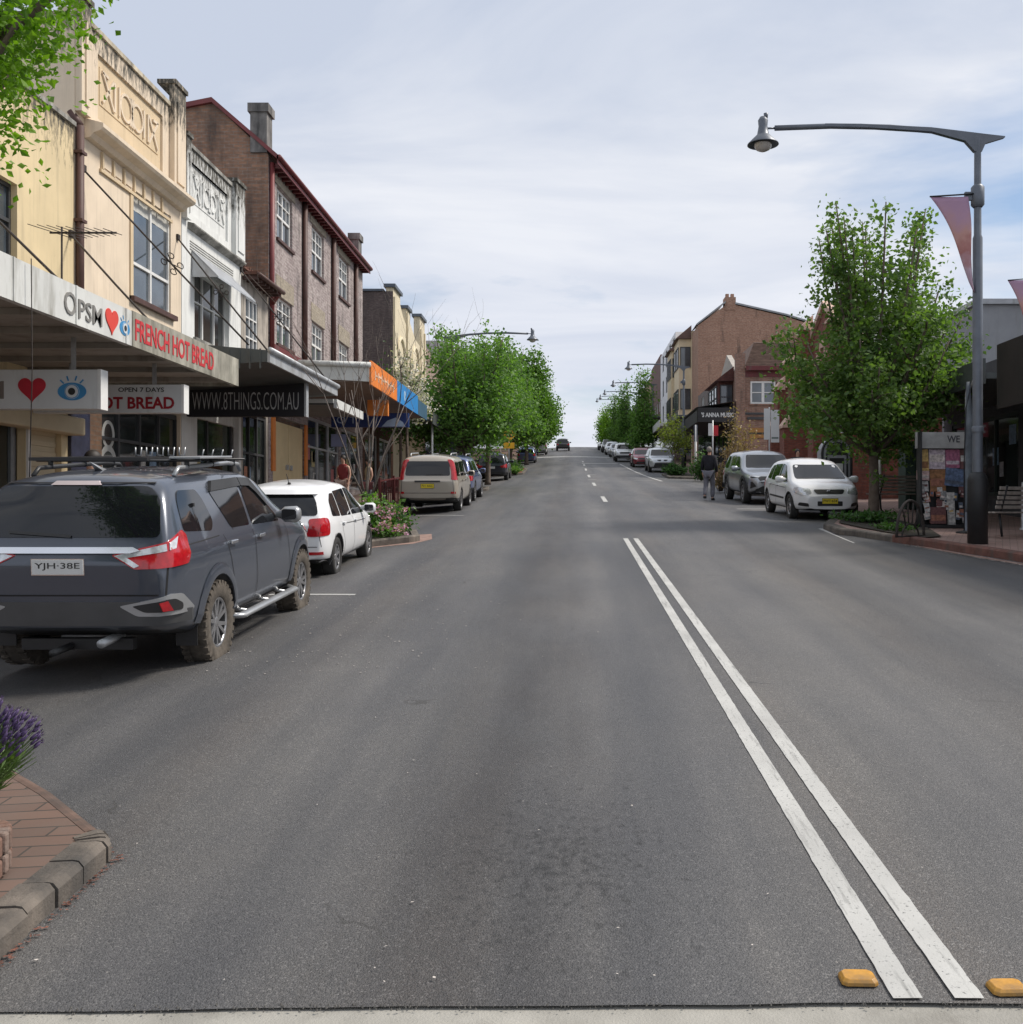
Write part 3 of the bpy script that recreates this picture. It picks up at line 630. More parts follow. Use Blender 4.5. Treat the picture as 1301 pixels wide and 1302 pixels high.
def shopfront(root, T, a0, a1, z0, z1, n, fm, gm=None, stall=.35, depth=.25, transom=.0, stall_m=None):
    mb = MB(); d = -depth
    mb.box(a0, a1, d, d+.07, z1-.1, z1, 0, T); mb.box(a0, a1, d, d+.07, z0+stall-.04, z0+stall+.05, 0, T)
    for k in range(n+1):
        a = a0+(a1-a0)*k/n; mb.box(a-.035, a+.035, d+.002, d+.075, z0+stall+.05, z1-.1, 0, T)
    if transom: mb.box(a0, a1, d+.004, d+.07, z1-transom-.03, z1-transom+.03, 0, T)
    s = mb.build('shop_window', fm, root)
    mb = MB(); mb.box(a0, a1, d+.01, d+.03, z0+stall, z1-.05, 0, T); mb.build('pane', gm or shopglass, s)
    mb = MB(); mb.box(a0, a1, d-.02, d+.06, z0-.4, z0+stall-.04, 0, T); mb.build('stall_riser', stall_m or frame_dk, s)
    rng = random.Random(int(a0*100)); cc = ((.42, .41, .38), (.45, .20, .12), (.16, .24, .34), (.40, .34, .16), (.30, .30, .31), (.34, .10, .10))
    for k in range(int((a1-a0)*1.3)):      # notices stuck inside the glass
        q = rng.uniform(a0+.1, a1-.55); zz = rng.uniform(z0+stall+.15, z0+stall+1.2); hh = rng.uniform(.22, .55); i = rng.randrange(6)
        mb = MB(); mb.box(q, q+hh*rng.uniform(.6, .95), d+.031, d+.034, zz, zz+hh, 0, T); mb.build('notice', mat('notice_%s' % 'pqrstu'[i], cc[i], .6, var=.4, scale=14), s)
    return s
def building(name, label, y0, y1, side=-1, group=None):
    x = XF if side < 0 else 10.0
    return thing(name, label, 'building', (x+side*4, (y0+y1)/2, ground(x, (y0+y1)/2)), 0, group)
def stay(root, p, q, scroll=None):
    mb = MB(); p, q = Vector(p), Vector(q); mb.tube([p, p.lerp(q, .5)-Vector((0, 0, .015)), q], .018, 6); mb.box(p.x-.02, p.x+.05, p.y-.06, p.y+.06, p.z-.06, p.z+.06)
    if scroll:
        c = p.lerp(q, scroll); d = (q-p).normalized(); u = Vector((d.z, 0, -d.x)).normalized()
        for s1, s2 in ((1, 1), (1, -1), (-1, 1), (-1, -1)):
            pts = []
            for k in range(16):
                t = k/15*4.6; r = .085*(1-k/15*.8); pts.append(c+d*(s1*(.10+r*math.cos(t)))+u*s2*(.012+r*math.sin(t)*.9+.06))
            mb.tube([c+d*s1*.02]+pts, .010, 5)
    return mb.build('awning_stay', iron, root)

# ---- yellow building and its long awning
yel_wall = render_mat('yellow_render', (.65, .53, .325), 8.5, 1.2, .8, (.50, .43, .30))
Y0, Y1 = 8.6, 17.93
root = building('yellow_shop', 'yellow rendered shop at the left edge with a stained parapet and a long pale awning', Y0, Y1)
mb = MB(); holes = [(14.2, 16.1, 5.55, 6.85, ), (12.6, 13.6, 5.55, 6.85), (9.4, 16.35, .9, 3.3), (16.45, 17.5, .6, 3.05)]
wall(mb, TLF, Y0, Y1, .2, 8.45, holes); shell(mb, XF, -19, Y0, Y1, .2, 8.45); mb.build('wall', [yel_wall, roof_tin], root)
mb = MB(); mb.box(Y0, Y1, -.3, .05, 8.453, 8.53, 0, TLF); mb.build('coping', stain_grey, root)
window(root, TLF, 14.2, 16.1, 5.55, 6.85, frame_dk, .16, bars=(.5,), rows=(.55,), sill=yel_wall)
window(root, TLF, 12.6, 13.6, 5.55, 6.85, frame_dk, .16, rows=(.55,))
shopfront(root, TLF, 9.4, 16.35, gl(13), 3.3, 4, frame_al)
cream_shut = mat('cream_shutter', (.50, .42, .28), .6, var=.08)
mb = MB()
for k in range(24):
    z = .95+k*.088; mb.box(16.47, 17.48, -.12, -.085 if k % 2 else -.10, z, z+.085, 0, TLF)
mb.build('roller_shutter', cream_shut, root)
mb = MB(); mb.box(15.0, 17.75, .003, .30, 3.02, 3.32, 0, TLF); mb.build('blind_box', cream_shut, root, bevel=.03)
mb = MB(); mb.box(16.36, 16.44, -.1, .04, .6, 3.02, 0, TLF); mb.build('door_post', white_paint, root)
# awning of the yellow building: soffit, fascia, lettering
AY0, AY1 = 8.6, 17.9
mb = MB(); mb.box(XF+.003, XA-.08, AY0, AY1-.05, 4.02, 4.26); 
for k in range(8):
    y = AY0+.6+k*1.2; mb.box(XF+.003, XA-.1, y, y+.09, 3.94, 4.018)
aw = mb.build('awning', soffit_m, root)
mb = MB(); mb.box(XA-.08, XA, AY0, 13.54, 3.9, 4.36); 
for k in range(4): mb.box(XA, XA+.012, 9.3+k*1.35, 9.33+k*1.35, 3.9, 4.36)
mb.build('fascia', pale_fascia, aw)
mb = MB(); mb.box(XA-.08, XA, 13.56, AY1, 3.9, 4.37); mb.box(XF+.01, XA-.08, AY1-.05, AY1, 3.9, 4.36); mb.build('fascia', grime_fascia, aw)
TA = TL(XA)
mb = MB(); mb.text('O', TA, 11.72, 12.0, 3.985, 4.25, .0, .014, 0, .004); mb.text('PSM', TA, 12.06, 12.66, 3.985, 4.215, 0, .014, 0, .004); mb.build('lettering', letter_grey, aw)
def heart(c, z, s):
    o = []
    for k in range(40):
        t = 2*math.pi*k/40; o.append((c+s*.0625*16*math.sin(t)**3*.5, z+s*.0625*(13*math.cos(t)-5*math.cos(2*t)-2*math.cos(3*t)-math.cos(4*t))*.5))
    return o
def ring(c, z, r, n=24, sq=1.0): return [(c+r*math.cos(2*math.pi*k/n), z+r*sq*math.sin(2*math.pi*k/n)) for k in range(n)]
def eye_sign(mb, T, c, z, s, d):
    lens = [(c+s*math.cos(math.pi*k/14), z+s*.62*math.sin(math.pi*k/14)) for k in range(15)]+[(c-s*math.cos(math.pi*k/14), z-s*.62*math.sin(math.pi*k/14)) for k in range(1, 14)]
    mb.prism(lens, T, d, d+.004, 0); mb.prism(ring(c, z, s*.52), T, d+.004, d+.007, 1); mb.prism(ring(c, z, s*.50, 24), T, d+.007, d+.009, 0)
    mb.prism(ring(c, z, s*.44), T, d+.009, d+.011, 1); mb.prism(ring(c, z, s*.25), T, d+.011, d+.014, 2)
    for k, ang in enumerate((135, 108, 74, 47)):
        a = math.radians(ang); p0 = (c+s*.80*math.cos(a), z+s*.78*math.sin(a)); q = (c+s*1.16*math.cos(a), z+s*1.12*math.sin(a)); n = (-math.sin(a)*s*.05, math.cos(a)*s*.05)
        mb.prism([(p0[0]-n[0], p0[1]-n[1]), (q[0]-n[0], q[1]-n[1]), (q[0]+n[0], q[1]+n[1]), (p0[0]+n[0], p0[1]+n[1])], T, d, d+.004, 0)
mb = MB(); mb.prism(heart(12.94, 4.125, .36), TA, 0, .012); mb.build('heart_emblem', heart_red, aw)
mb = MB(); eye_sign(mb, TA, 13.32, 4.09, .15, .002); mb.build('eye_emblem', [eye_blue, sign_white, letter_black], aw)
mb = MB(); mb.text('FRENCH HOT BREAD', TA, 13.64, 16.64, 3.99, 4.28, .0, .008, 0, .016); mb.build('lettering', letter_red, aw)
stay(root, (XF, 17.8, 6.54), (-6.25, 15.9, 4.36)); stay(root, (XF, 13.9, 6.6), (-6.2, 13.0, 4.36))

# ---- cream building with the moulded parapet
cream = render_mat('cream_render', (.71, .595, .455), 10.6, 1.1, .9, (.56, .46, .35)); cream_d = render_mat('cream_moulding', (.63, .50, .33), 10.6, 1.2, .5)
def emblem_panel(mb, T, a0, a1, z0, z1, mi=0, mj=1):
    """sunk panel with a raised row of crossed and round mouldings"""
    w_ = a1-a0; h = z1-z0; mb.box(a0, a1, -.05, -.035, z0, z1, mj, T)
    def bar(p, q, th=.055):
        dx, dz = q[0]-p[0], q[1]-p[1]; l = math.hypot(dx, dz); n = (-dz/l*th/2, dx/l*th/2)
        mb.prism([(p[0]-n[0], p[1]-n[1]), (q[0]-n[0], q[1]-n[1]), (q[0]+n[0], q[1]+n[1]), (p[0]+n[0], p[1]+n[1])], T, -.034, -.001, mi)
    def hoop(c, z, r, th=.05):
        n = 20
        for k in range(n):
            t0, t1 = 2*math.pi*k/n, 2*math.pi*(k+1)/n
            mb.prism([(c+r*math.cos(t0), z+r*math.sin(t0)), (c+r*math.cos(t1), z+r*math.sin(t1)), (c+(r-th)*math.cos(t1), z+(r-th)*math.sin(t1)), (c+(r-th)*math.cos(t0), z+(r-th)*math.sin(t0))], T, -.034, -.003, mi)
    zb, zt = z0+h*.1, z1-h*.1; zm = (zb+zt)/2; u = w_/10
    for s in (0, 1):
        f = (lambda x: a0+x) if s == 0 else (lambda x: a1-x)
        bar((f(u*.3), zb), (f(u*2), zt)); bar((f(u*.3), zt), (f(u*2), zb)); bar((f(u*2.15), zb), (f(u*2.15), zt)); bar((f(u*.25), zt), (f(u*1.2), zt-.02)); bar((f(u*2.9), zb), (f(u*2.9), zt))
    r = min((zt-zb)/2, u*1.05)
    for c in (a0+u*4.05, a0+u*5.95): hoop(c, zm, r)
    bar((a0+u*5.0, zb), (a0+u*5.0, zm-.06)); bar((a0+u*5.0, zm+.06), (a0+u*5.0, zt)); bar((a0+u*4.7, zt), (a0+u*5.3, zb)); bar((a0+u*4.7, zb), (a0+u*5.3, zt))
def parapet_shop(root, y0, y1, top, m, md, win, panel, cz, pil, cg):
    mb = MB(); holes = [win, panel, (y0+.95, y1-.05, .9, 3.9)]
    wall(mb, TLF, y0, y1, .3, top, holes, .15); shell(mb, XF, -19, y0, y1, .3, top); mb.build('wall', [m, roof_tin], root)
    mb = MB(); mb.box(y0, y1, -.3, .04, top+.003, top+.09, 0, TLF); mb.build('coping', cg, root)
    mb = MB(); a0, a1, z0, z1 = panel
    mb.quad(TLF(a0, -.05, z0), TLF(a1, -.05, z0), TLF(a1, -.05, z1), TLF(a0, -.05, z1), 1); emblem_panel(mb, TLF, a0+.15, a1-.15, z0+.32, z1-.18)
    mb.build('parapet_panel', [m, md], root)
    mb = MB(); n = 10; k_ = .45 if cg is stain_grey else 1.0; prof = [(d*k_, z*k_+(.36-.36*k_)) for d, z in ((0, .0), (.10, .02), (.16, .10), (.30, .15), (.34, .20), (.34, .27), (.0, .36))]; p0, p1 = y0+.35, y1-.02
    mb.add([TLF(p0, d+.002, cz+z) for d, z in prof]+[TLF(p1, d+.002, cz+z) for d, z in prof], [(i, i+1, 7+i+1, 7+i) for i in range(6)]+[tuple(range(7)), tuple(range(13, 6, -1))]); mb.build('cornice', cg if cg is stain_grey else m, root)
    for a, b, zz in pil:
        mb = MB(); mb.box(a, b, .003, .12, cz+.36, zz, 0, TLF); mb.box(a+.12, b-.12, .12, .15, cz+.5, zz-.35, 0, TLF); mb.box(a-.03, b+.03, -.25, .16, zz-.002, zz+.09, 0, TLF); mb.build('pilaster', m, root)
root = building('cream_shop', 'cream rendered shop with a sunk parapet panel of crosses and rings, beside the yellow shop', 17.97, 22.88)
W = (20.35, 22.3, 6.0, 8.15)
parapet_shop(root, 17.97, 22.88, 10.5, cream, cream_d, W, (18.85, 21.85, 8.95, 10.15), 8.40, ((17.98, 18.35, 10.75), (22.2, 22.86, 11.0)), mat('cream_cornice', (.52, .46, .35), .9, var=.25, scale=4, dirt=.8, dirtcol=(.10, .09, .07)))
window(root, TLF, *W, frame_w, .1, bars=((.5, 0, 1, .07),), rows=((.32, .06),), fw=.05, curt=.16)
mb = MB()
for k in range(7):
    a = 18.95+k*.46; mb.box(a, a+.06, .003, .05, 8.06, 8.37, 0, TLF); mb.box(a+.08, a+.42, .002, .02, 8.12, 8.33, 1, TLF)
mb.box(18.9, 22.3, .003, .045, 7.99, 8.05, 0, TLF); mb.box(20.2, 20.32, .003, .03, 5.9, 7.98, 0, TLF); mb.build('dentil_band', [cream_d, cream], root)
mb = MB(); mb.box(20.2, 22.45, .003, .10, 5.88, 5.98, 0, TLF); mb.build('sill', rust_red, root)
mb = MB(); mb.tube([(XF+.07, 18.02, 4.3), (XF+.07, 18.02, 8.5)], .07, 10); mb.tube([(XF+.07, 18.02, 8.5), (XF-.1, 18.02, 8.75)], .07, 10)
for z in (5.2, 6.8, 8.0): mb.box(XF, XF+.15, 17.92, 18.12, z, z+.05)
mb.build('downpipe', rust_red, root)
shop_blue = mat('dark_blue_tile', (.022, .026, .05), .25, var=.3, scale=6)
mb = MB(); mb.box(17.72, 18.42, .003, .06, .9, 3.88, 0, TLF); mb.build('tiled_pillar', shop_blue, root)
brn = brick_mat('brown_brick', (.13, .07, .04), (.17, .09, .05), (.12, .10, .08))
mb = MB(); mb.box(18.43, 18.9, .003, .05, .9, 3.88, 0, TLF); mb.build('brick_pier', brn, root)
s = shopfront(root, TLF, 18.93, 22.85, gl(20.5), 3.85, 4, frame_dk, depth=.15, transom=.75)
mb = MB(); mb.prism(ring(19.52, 3.18, .27, 28), TLF, -.112, -.109, 0); mb.prism(ring(19.52, 3.18, .17, 28, 1.2), TLF, -.109, -.107, 1)
mb.prism(ring(19.52, 2.62, .36, 28), TLF, -.112, -.110, 0); mb.prism(ring(19.52, 2.62, .24, 28), TLF, -.110, -.108, 1); mb.build('lettering', [mat('decal_white', (.45, .45, .42), .6), shopglass], s)
stay(root, (XF, 18.25, 7.83), (-6.2, 19.75, 4.92), .52)
# ---- white weathered building
whit = render_mat('white_render', (.70, .71, .69), 10.2, 1.6, 1.0, (.44, .44, .42))
root = building('white_shop', 'white peeling shop with black-stained parapet and a tin window hood', 22.92, 27.04)
W = (23.7, 26.1, 5.75, 7.35)
parapet_shop(root, 22.92, 27.04, 10.05, whit, whit, W, (23.5, 26.0, 8.55, 9.75), 7.95, ((22.93, 23.2, 10.15), (26.3, 27.02, 10.2)), stain_grey)
window(root, TLF, *W, frame_w, .16, bars=((.33, 0, 1, .06), (.66, 0, 1, .06)), fw=.06, gm=shopglass, rows=((.55, .03),), sill=stain_grey)
mb = MB(); mb.add([TLF(23.5, .02, 7.72), TLF(26.3, .02, 7.72), TLF(26.3, .62, 7.12), TLF(23.5, .62, 7.12), TLF(23.5, .02, 7.68), TLF(26.3, .02, 7.68), TLF(26.3, .62, 7.08), TLF(23.5, .62, 7.08)], [(0, 1, 2, 3), (4, 5, 6, 7), (3, 2, 6, 7), (0, 3, 7, 4), (1, 2, 6, 5)])
for k in range(9):
    a = 23.55+k*.34; mb.add([TLF(a, .03, 7.735), TLF(a+.04, .03, 7.735), TLF(a+.04, .62, 7.135), TLF(a, .62, 7.135)], [(0, 1, 2, 3)])
mb.add([TLF(23.5, .02, 7.7), TLF(23.5, .6, 7.1), TLF(23.5, .02, 7.1)], [(0, 1, 2)]); mb.build('window_hood', silver_tin, root)
mb = MB()
for r in range(4): mb.box(23.4, 26.4, .002, .012, 7.72+r*.06, 7.735+r*.06, 0, TLF)
mb.build('course_lines', stain_grey, root)
reflect_green = glass_mat('green_reflection_glass', (.018, .032, .018), .06, .5)  # green in the base colour stands in for reflected greenery
shopfront(root, TLF, 23.0, 26.4, gl(25), 4.2, 2, frame_dk, reflect_green, depth=.12)
mb = MB(); mb.box(26.5, 26.7, -.02, .12, 1.0, 4.3, 0, TLF); mb.build('door_post', white_paint, root)
# sloping tin awning shared by the two shops
mb = MB(); y0, y1 = 19.6, 25.3
mb.add([(XF+.003, y0, 5.05), (XA, y0, 4.80), (XA, y0, 4.58), (XF+.003, y0, 4.40), (XF+.003, y1, 5.05), (XA, y1, 4.80), (XA, y1, 4.58), (XF+.003, y1, 4.40)], [(0, 1, 2, 3), (4, 5, 6, 7), (0, 1, 5, 4), (3, 2, 6, 7), (1, 2, 6, 5)])
for k in range(14): x = XF+.15+k*.2; mb.box(x, x+.03, y0-.012, y0-.001, 4.45, 4.83)
aw = mb.build('awning', dark_tin, root)
mb = MB(); mb.tube([(XA+.06, y0-.02, 4.80), (XA+.06, y1, 4.80)], .06, 8); mb.box(XA+.002, XA+.05, y0, y1, 4.57, 4.76)
mb.build('gutter', silver_tin, aw)
stay(root, (XF, 22.65, 7.78), (-6.05, 20.6, 4.9), .5); stay(root, (XF, 27.0, 8.1), (-5.95, 25.2, 4.9), .45)

# ---- low shop squeezed in before the brick block
low_w = mat('low_wall', (.40, .36, .31), .85, var=.2, dirt=.5)
root = building('small_shop', 'narrow low shop with a short tiled roof between white shop and brick block', 27.08, 29.46)
mb = MB(); wall(mb, TLF, 27.08, 29.46, .6, 8.1, [(27.45, 28.5, 5.9, 7.5), (27.2, 29.3, 1.7, 4.4)]); shell(mb, XF, -18, 27.08, 29.46, .6, 8.1); mb.build('wall', [low_w, roof_tin], root)
window(root, TLF, 27.45, 28.5, 5.9, 7.5, frame_w, .08, bars=(.33, .66), rows=((.33, .04), (.66, .04)), fw=.05, sill=maroon)
tile = mat('terracotta_tile', (.15, .065, .045), .85, var=.35, scale=5, dirt=.4)
mb = MB()
for k in range(5):
    d0 = .42-k*.34; z = 8.0+k*.17; mb.box(27.08, 29.44, d0-.36, d0, z, z+.05, 0, TLF)
    for q in range(12): mb.box(27.1+q*.195, 27.17+q*.195, d0-.34, d0+.015, z+.05, z+.085, 0, TLF)
rf = mb.build('roof', tile, root)
mb = MB(); mb.tube([TLF(27.08, .46, 8.0), TLF(29.44, .46, 8.0)], .06, 8)
for k in range(7): mb.box(27.15+k*.36, 27.23+k*.36, .003, .40, 7.88, 7.98, 0, TLF)
mb.build('gutter', rust_red, rf)
shopfront(root, TLF, 27.2, 29.3, gl(28), 4.4, 3, frame_dk, depth=.12, transom=1.1)
mb = MB(); y0, y1 = 25.36, 28.6
mb.box(XF+.003, XA-.06, y0, y1, 4.36, 4.46); aw = mb.build('awning', dark_tin, root)
mb = MB(); mb.box(XA-.06, XA+.02, y0, y1, 4.28, 4.50); mb.box(-6.9, XA-.06, y0-.05, y0-.003, 4.40, 4.50); mb.build('fascia', pale_fascia, aw)

# ---- purple brick block
pb = brick_mat('purple_brick', (.32, .255, .25), (.49, .42, .40), (.48, .45, .42), size=1.15, soot=.25)
sb = brick_mat('old_side_brick', (.42, .23, .145), (.24, .155, .115), (.28, .24, .20), size=1.1, soot=.65)
pale_b = brick_mat('pale_brick', (.42, .36, .27), (.36, .31, .24), (.3, .28, .25))
Y0, Y1 = 29.5, 42.9
root = building('brick_block', 'tall purple brick block with maroon eaves, white sash windows and a dark gable end', Y0, Y1)
bays = ((30.35, 32.05), (34.45, 36.15), (38.5, 40.2)); holes = []
for a, b in bays: holes += [(a, b, 9.85, 11.4), (a, b, 6.72, 8.15)]
holes += [(29.95, 33.6, 1.9, 4.55), (33.95, 38.6, 2.3, 4.9), (38.9, 42.5, 2.6, 4.9)]
mb = MB(); wall(mb, TLF, Y0, Y1, .8, 12.0, holes, .16); mb.build('wall', pb, root)
gab = [(XF, .8), (XF, 12.0), (-10.3, 13.5), (-19, 11.8), (-19, .8)]
for y in (Y0, Y1): mb = MB(); mb.add([(x, y+(.002 if y == Y0 else -.002), z) for x, z in gab], [(0, 1, 2, 3, 4)]); mb.build('gable_wall', sb, root)
mb = MB(); rp = [(-8.38, 11.96), (-10.3, 13.62), (-19.2, 11.85)]
for i in range(2):
    (xa, za), (xb, zb) = rp[i], rp[i+1]
    mb.add([(xa, Y0-.12, za), (xb, Y0-.12, zb), (xb, Y1+.12, zb), (xa, Y1+.12, za), (xa, Y0-.12, za-.14), (xb, Y0-.12, zb-.14), (xb, Y1+.12, zb-.14), (xa, Y1+.12, za-.14)], [(0, 1, 2, 3), (4, 5, 6, 7), (0, 1, 5, 4), (3, 2, 6, 7)])
rf = mb.build('roof', dkred, root)
mb = MB()
for k in range(34):
    y = Y0+.15+k*.395; mb.box(XF+.004, -8.42, y, y+.09, 11.68, 11.80)
mb.tube([(-8.36, Y0-.12, 11.9), (-8.36, Y1+.12, 11.9)], .075, 8); mb.box(-8.42, -8.39, Y0-.1, Y1+.1, 11.70, 11.88); mb.build('eaves_gutter', maroon, rf)
def chimney(x0, x1, y0, y1, z0, z1):
    mb = MB(); mb.box(x0, x1, y0, y1, z0, z1-.25); mb.box(x0-.06, x1+.06, y0-.06, y1+.06, z1-.249, z1); mb.build('chimney', mat('sooty_cement', (.20, .19, .18), .9, var=.3, scale=3, bmp=.3, dirt=.8, dirtcol=(.04, .04, .04)), rf)
chimney(-9.2, -8.72, 29.42, 29.95, 12.05, 13.45); chimney(-9.1, -8.72, 42.2, 42.8, 12.0, 13.2)
for a, b in bays:
    for z0, z1 in ((9.85, 11.4), (6.72, 8.15)):
        window(root, TLF, a, b, z0, z1, frame_w, .14, bars=((.5, 0, 1, .08), (.25, .48, 1, .03), (.75, .48, 1, .03)), rows=((.48, .07), (.74, .03)), fw=.08, gm=skyglass, sill=rust_red, curt=.0)
    mb = MB(); mb.box(a-.12, b+.12, .003, .02, 8.16, 8.75, 0, TLF); mb.build('lintel', pale_b, root)
    mb = MB(); mb.box(a-.25, b+.25, .003, .025, 11.42, 11.64, 0, TLF); mb.build('lintel', pale_b, root)
for y in (33.25, 37.3, 41.2):
    mb = MB(); mb.tube([(XF+.09, y, 5.9), (XF+.09, y, 11.8)], .085, 8); mb.tube([(XF+.09, y, 11.8), (-8.4, y, 11.88)], .08, 8); mb.build('downpipe', rust_red, root)
mb = MB(); mb.tube([(XF+.08, 29.6, 5.6), (XF+.08, 29.6, 11.8)], .07, 8); mb.tube([(XF+.08, 29.6, 7.7), (-8.3, 29.3, 8.0)], .06, 8); mb.build('downpipe', dkred, root)
mb = MB(); mb.box(Y0+.1, Y1, .003, .10, 6.32, 6.6, 0, TLF); mb.build('string_course', maroon, root)
# ground floor: cream double door, dark shop windows
orange = mat('orange_paint', (.62, .19, .03), .6, var=.12); creamdoor = mat('cream_door', (.62, .49, .27), .6, var=.06)
mb = MB(); mb.box(30.1, 31.75, -.1, -.05, 1.75, 4.4, 0, TLF); mb.box(31.8, 33.45, -.1, -.05, 1.75, 4.4, 0, TLF); d = mb.build('door', creamdoor, root)
mb = MB(); mb.box(31.45, 31.65, -.049, .0, 3.0, 3.15, 0, TLF); mb.build('handle', galv, d); mb = MB(); mb.box(31.9, 32.1, -.049, 0, 3.0, 3.15, 0, TLF); mb.build('handle', galv, d)
mb = MB(); mb.box(29.75, 30.08, .003, .05, 2.9, 4.55, 0, TLF); mb.box(33.47, 33.75, .003, .05, 2.9, 4.55, 0, TLF); mb.build('door_frame', orange, root)
shopfront(root, TLF, 33.95, 38.6, gl(36), 4.9, 3, frame_al, depth=.12, transom=1.0); shopfront(root, TLF, 38.9, 42.5, gl(40), 4.9, 2, frame_al, depth=.12)
# awning with orange and blue fascia
mb = MB(); y0, y1 = 29.85, 41.5
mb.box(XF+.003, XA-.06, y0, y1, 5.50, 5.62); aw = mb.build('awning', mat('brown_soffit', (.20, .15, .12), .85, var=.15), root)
mb = MB(); mb.add([(-8.0, y0-.06, 6.02), (XA-.06, y0-.06, 5.92), (XA-.06, y0-.06, 5.5), (-8.0, y0-.06, 5.62), (-8.0, y0-.004, 6.02), (XA-.06, y0-.004, 5.92), (XA-.06, y0-.004, 5.5), (-8.0, y0-.004, 5.62)], [(0, 1, 2, 3), (4, 5, 6, 7), (0, 1, 5, 4), (1, 2, 6, 5), (2, 3, 7, 6)])
mb.tube([(-7.9, y0-.1, 6.05), (XA, y0-.1, 5.98)], .08, 8); mb.build('end_panel', pale_fascia, aw)
mb = MB(); mb.box(XA-.055, XA, y0, 34.3, 5.42, 6.12); mb.build('fascia', mat('orange_fascia', (.72, .20, .025), .5, var=.12, scale=2), aw)
mb = MB(); mb.box(XA-.055, XA, 34.32, 39.0, 5.42, 6.12); mb.build('fascia', mat('blue_fascia', (.02, .21, .52), .5, var=.15, scale=2), aw)
mb = MB(); mb.box(XA-.055, XA, 39.02, y1, 5.42, 6.0); mb.build('fascia', mat('teal_fascia', (.04, .10, .16), .5), aw)
mb = MB(); random.seed(2)
for k in range(7):
    a = 30.4+k*.52; mb.box(a, a+.12, .0, .008, 5.62, 5.9, 0, TA); mb.box(a, a+.54 if k < 6 else a+.3, .002, .010, 5.74+(k % 2)*.03, 5.80+(k % 2)*.03, 0, TA)
mb.build('lettering', mat('fascia_letter', (.72, .46, .30), .6), aw); mb = MB(); mb.prism(ring(35.9, 5.77, .2, 16, .9), TA, 0, .006); mb.build('emblem', mat('fascia_blue_letter', (.30, .48, .66), .6), aw)

# ---- low shop after the brick block, and the stepped cream one
root = building('low_shop', 'low brown shop half hidden by the big street tree, past the brick block', 43.0, 50.2)
mb = MB(); wall(mb, TLF, 43.0, 50.2, 1.6, 6.6, [(43.4, 46.2, 2.9, 5.1), (46.7, 49.8, 2.9, 5.1)]); shell(mb, XF, -18, 43, 50.2, 1.6, 6.6); mb.build('wall', [brick_mat('red_shop_brick', (.20, .085, .05), (.15, .07, .045), (.13, .11, .09)), roof_tin], root)
shopfront(root, TLF, 43.4, 46.2, gl(45), 5.1, 2, frame_w, depth=.12); shopfront(root, TLF, 46.7, 49.8, gl(48), 5.1, 2, frame_w, depth=.12)
mb = MB(); mb.box(XF+.003, XA, 43.0, 50.1, 5.55, 5.68); mb.box(XA, XA+.05, 43.0, 50.1, 5.4, 5.9); mb.build('awning', dark_tin, root)
for y in (44.5, 47.0, 49.6):
    mb = MB(); mb.tube([(XA-.2, y, gl(y)), (XA-.2, y, 5.55)], .05, 8); mb.build('awning_post', white_paint, root)
deco = render_mat('deco_cream', (.66, .58, .42), 13.0, 1.3, .5, (.5, .45, .35)); deco_side = brick_mat('dark_side_brick', (.13, .095, .09), (.16, .12, .11), (.16, .14, .13), soot=.3)
root = building('stepped_shop', 'cream shop with stepped parapet and arched mouldings above the low shop', 50.3, 61.2)
stepp = [(50.3, 12.75), (52.4, 12.75), (52.4, 12.3), (53.2, 11.9), (54.3, 11.6), (54.3, 12.5), (55.6, 12.5), (55.6, 12.0), (57.4, 11.4), (59.2, 11.3), (59.2, 13.0), (61.2, 13.0), (61.2, 2.2), (50.3, 2.2)]
mb = MB(); mb.prism(stepp, TLF, -.35, 0); mb.build('wall', deco, root)
mb = MB(); mb.box(-18, XF-.001, 50.28, 50.6, 2, 12.55); mb.box(-18, XF-.36, 50.6, 61.1, 2, 10.9); mb.build('side_wall', deco_side, root)
for a, b, z in ((50.2, 52.5, 12.753), (54.2, 55.7, 12.503), (59.1, 61.3, 13.003)): mb = MB(); mb.box(a, b, -.45, .12, z, z+.16, 0, TLF); mb.build('coping', mat('dark_coping', (.10, .12, .15), .7, var=.2), root)
mb = MB(); mb.box(-18, XF-.46, 50.2, 50.7, 12.553, 12.66); mb.build('coping', mat('dark_coping', (.10, .12, .15), .7, var=.2), root)
mb = MB()
for c, r in ((52.6, 1.0), (57.5, 1.3)):
    pts = [TLF(c+r*math.cos(math.pi*k/14), .03, 9.6+r*math.sin(math.pi*k/14)) for k in range(15)]; mb.tube(pts, .09, 6)
    mb.box(c-r, c+r, .003, .05, 8.9, 9.05, 0, TLF)
for a in (50.35, 54.35, 59.3, 60.8): mb.box(a, a+.3, .003, .09, 6.6, 12.3, 0, TLF)
mb.build('moulding', deco, root)
for a, b in ((51.7, 53.5), (56.4, 58.6)): window(root, TLF, a, b, 7.0, 8.8, frame_dk, -.01, bars=(.5,), gm=shopglass)
mb = MB(); mb.box(XF+.003, XA, 50.3, 61.2, 6.0, 6.15); mb.box(XA, XA+.05, 50.3, 61.2, 5.9, 6.4); mb.build('awning', pale_fascia, root)
random.seed(11)
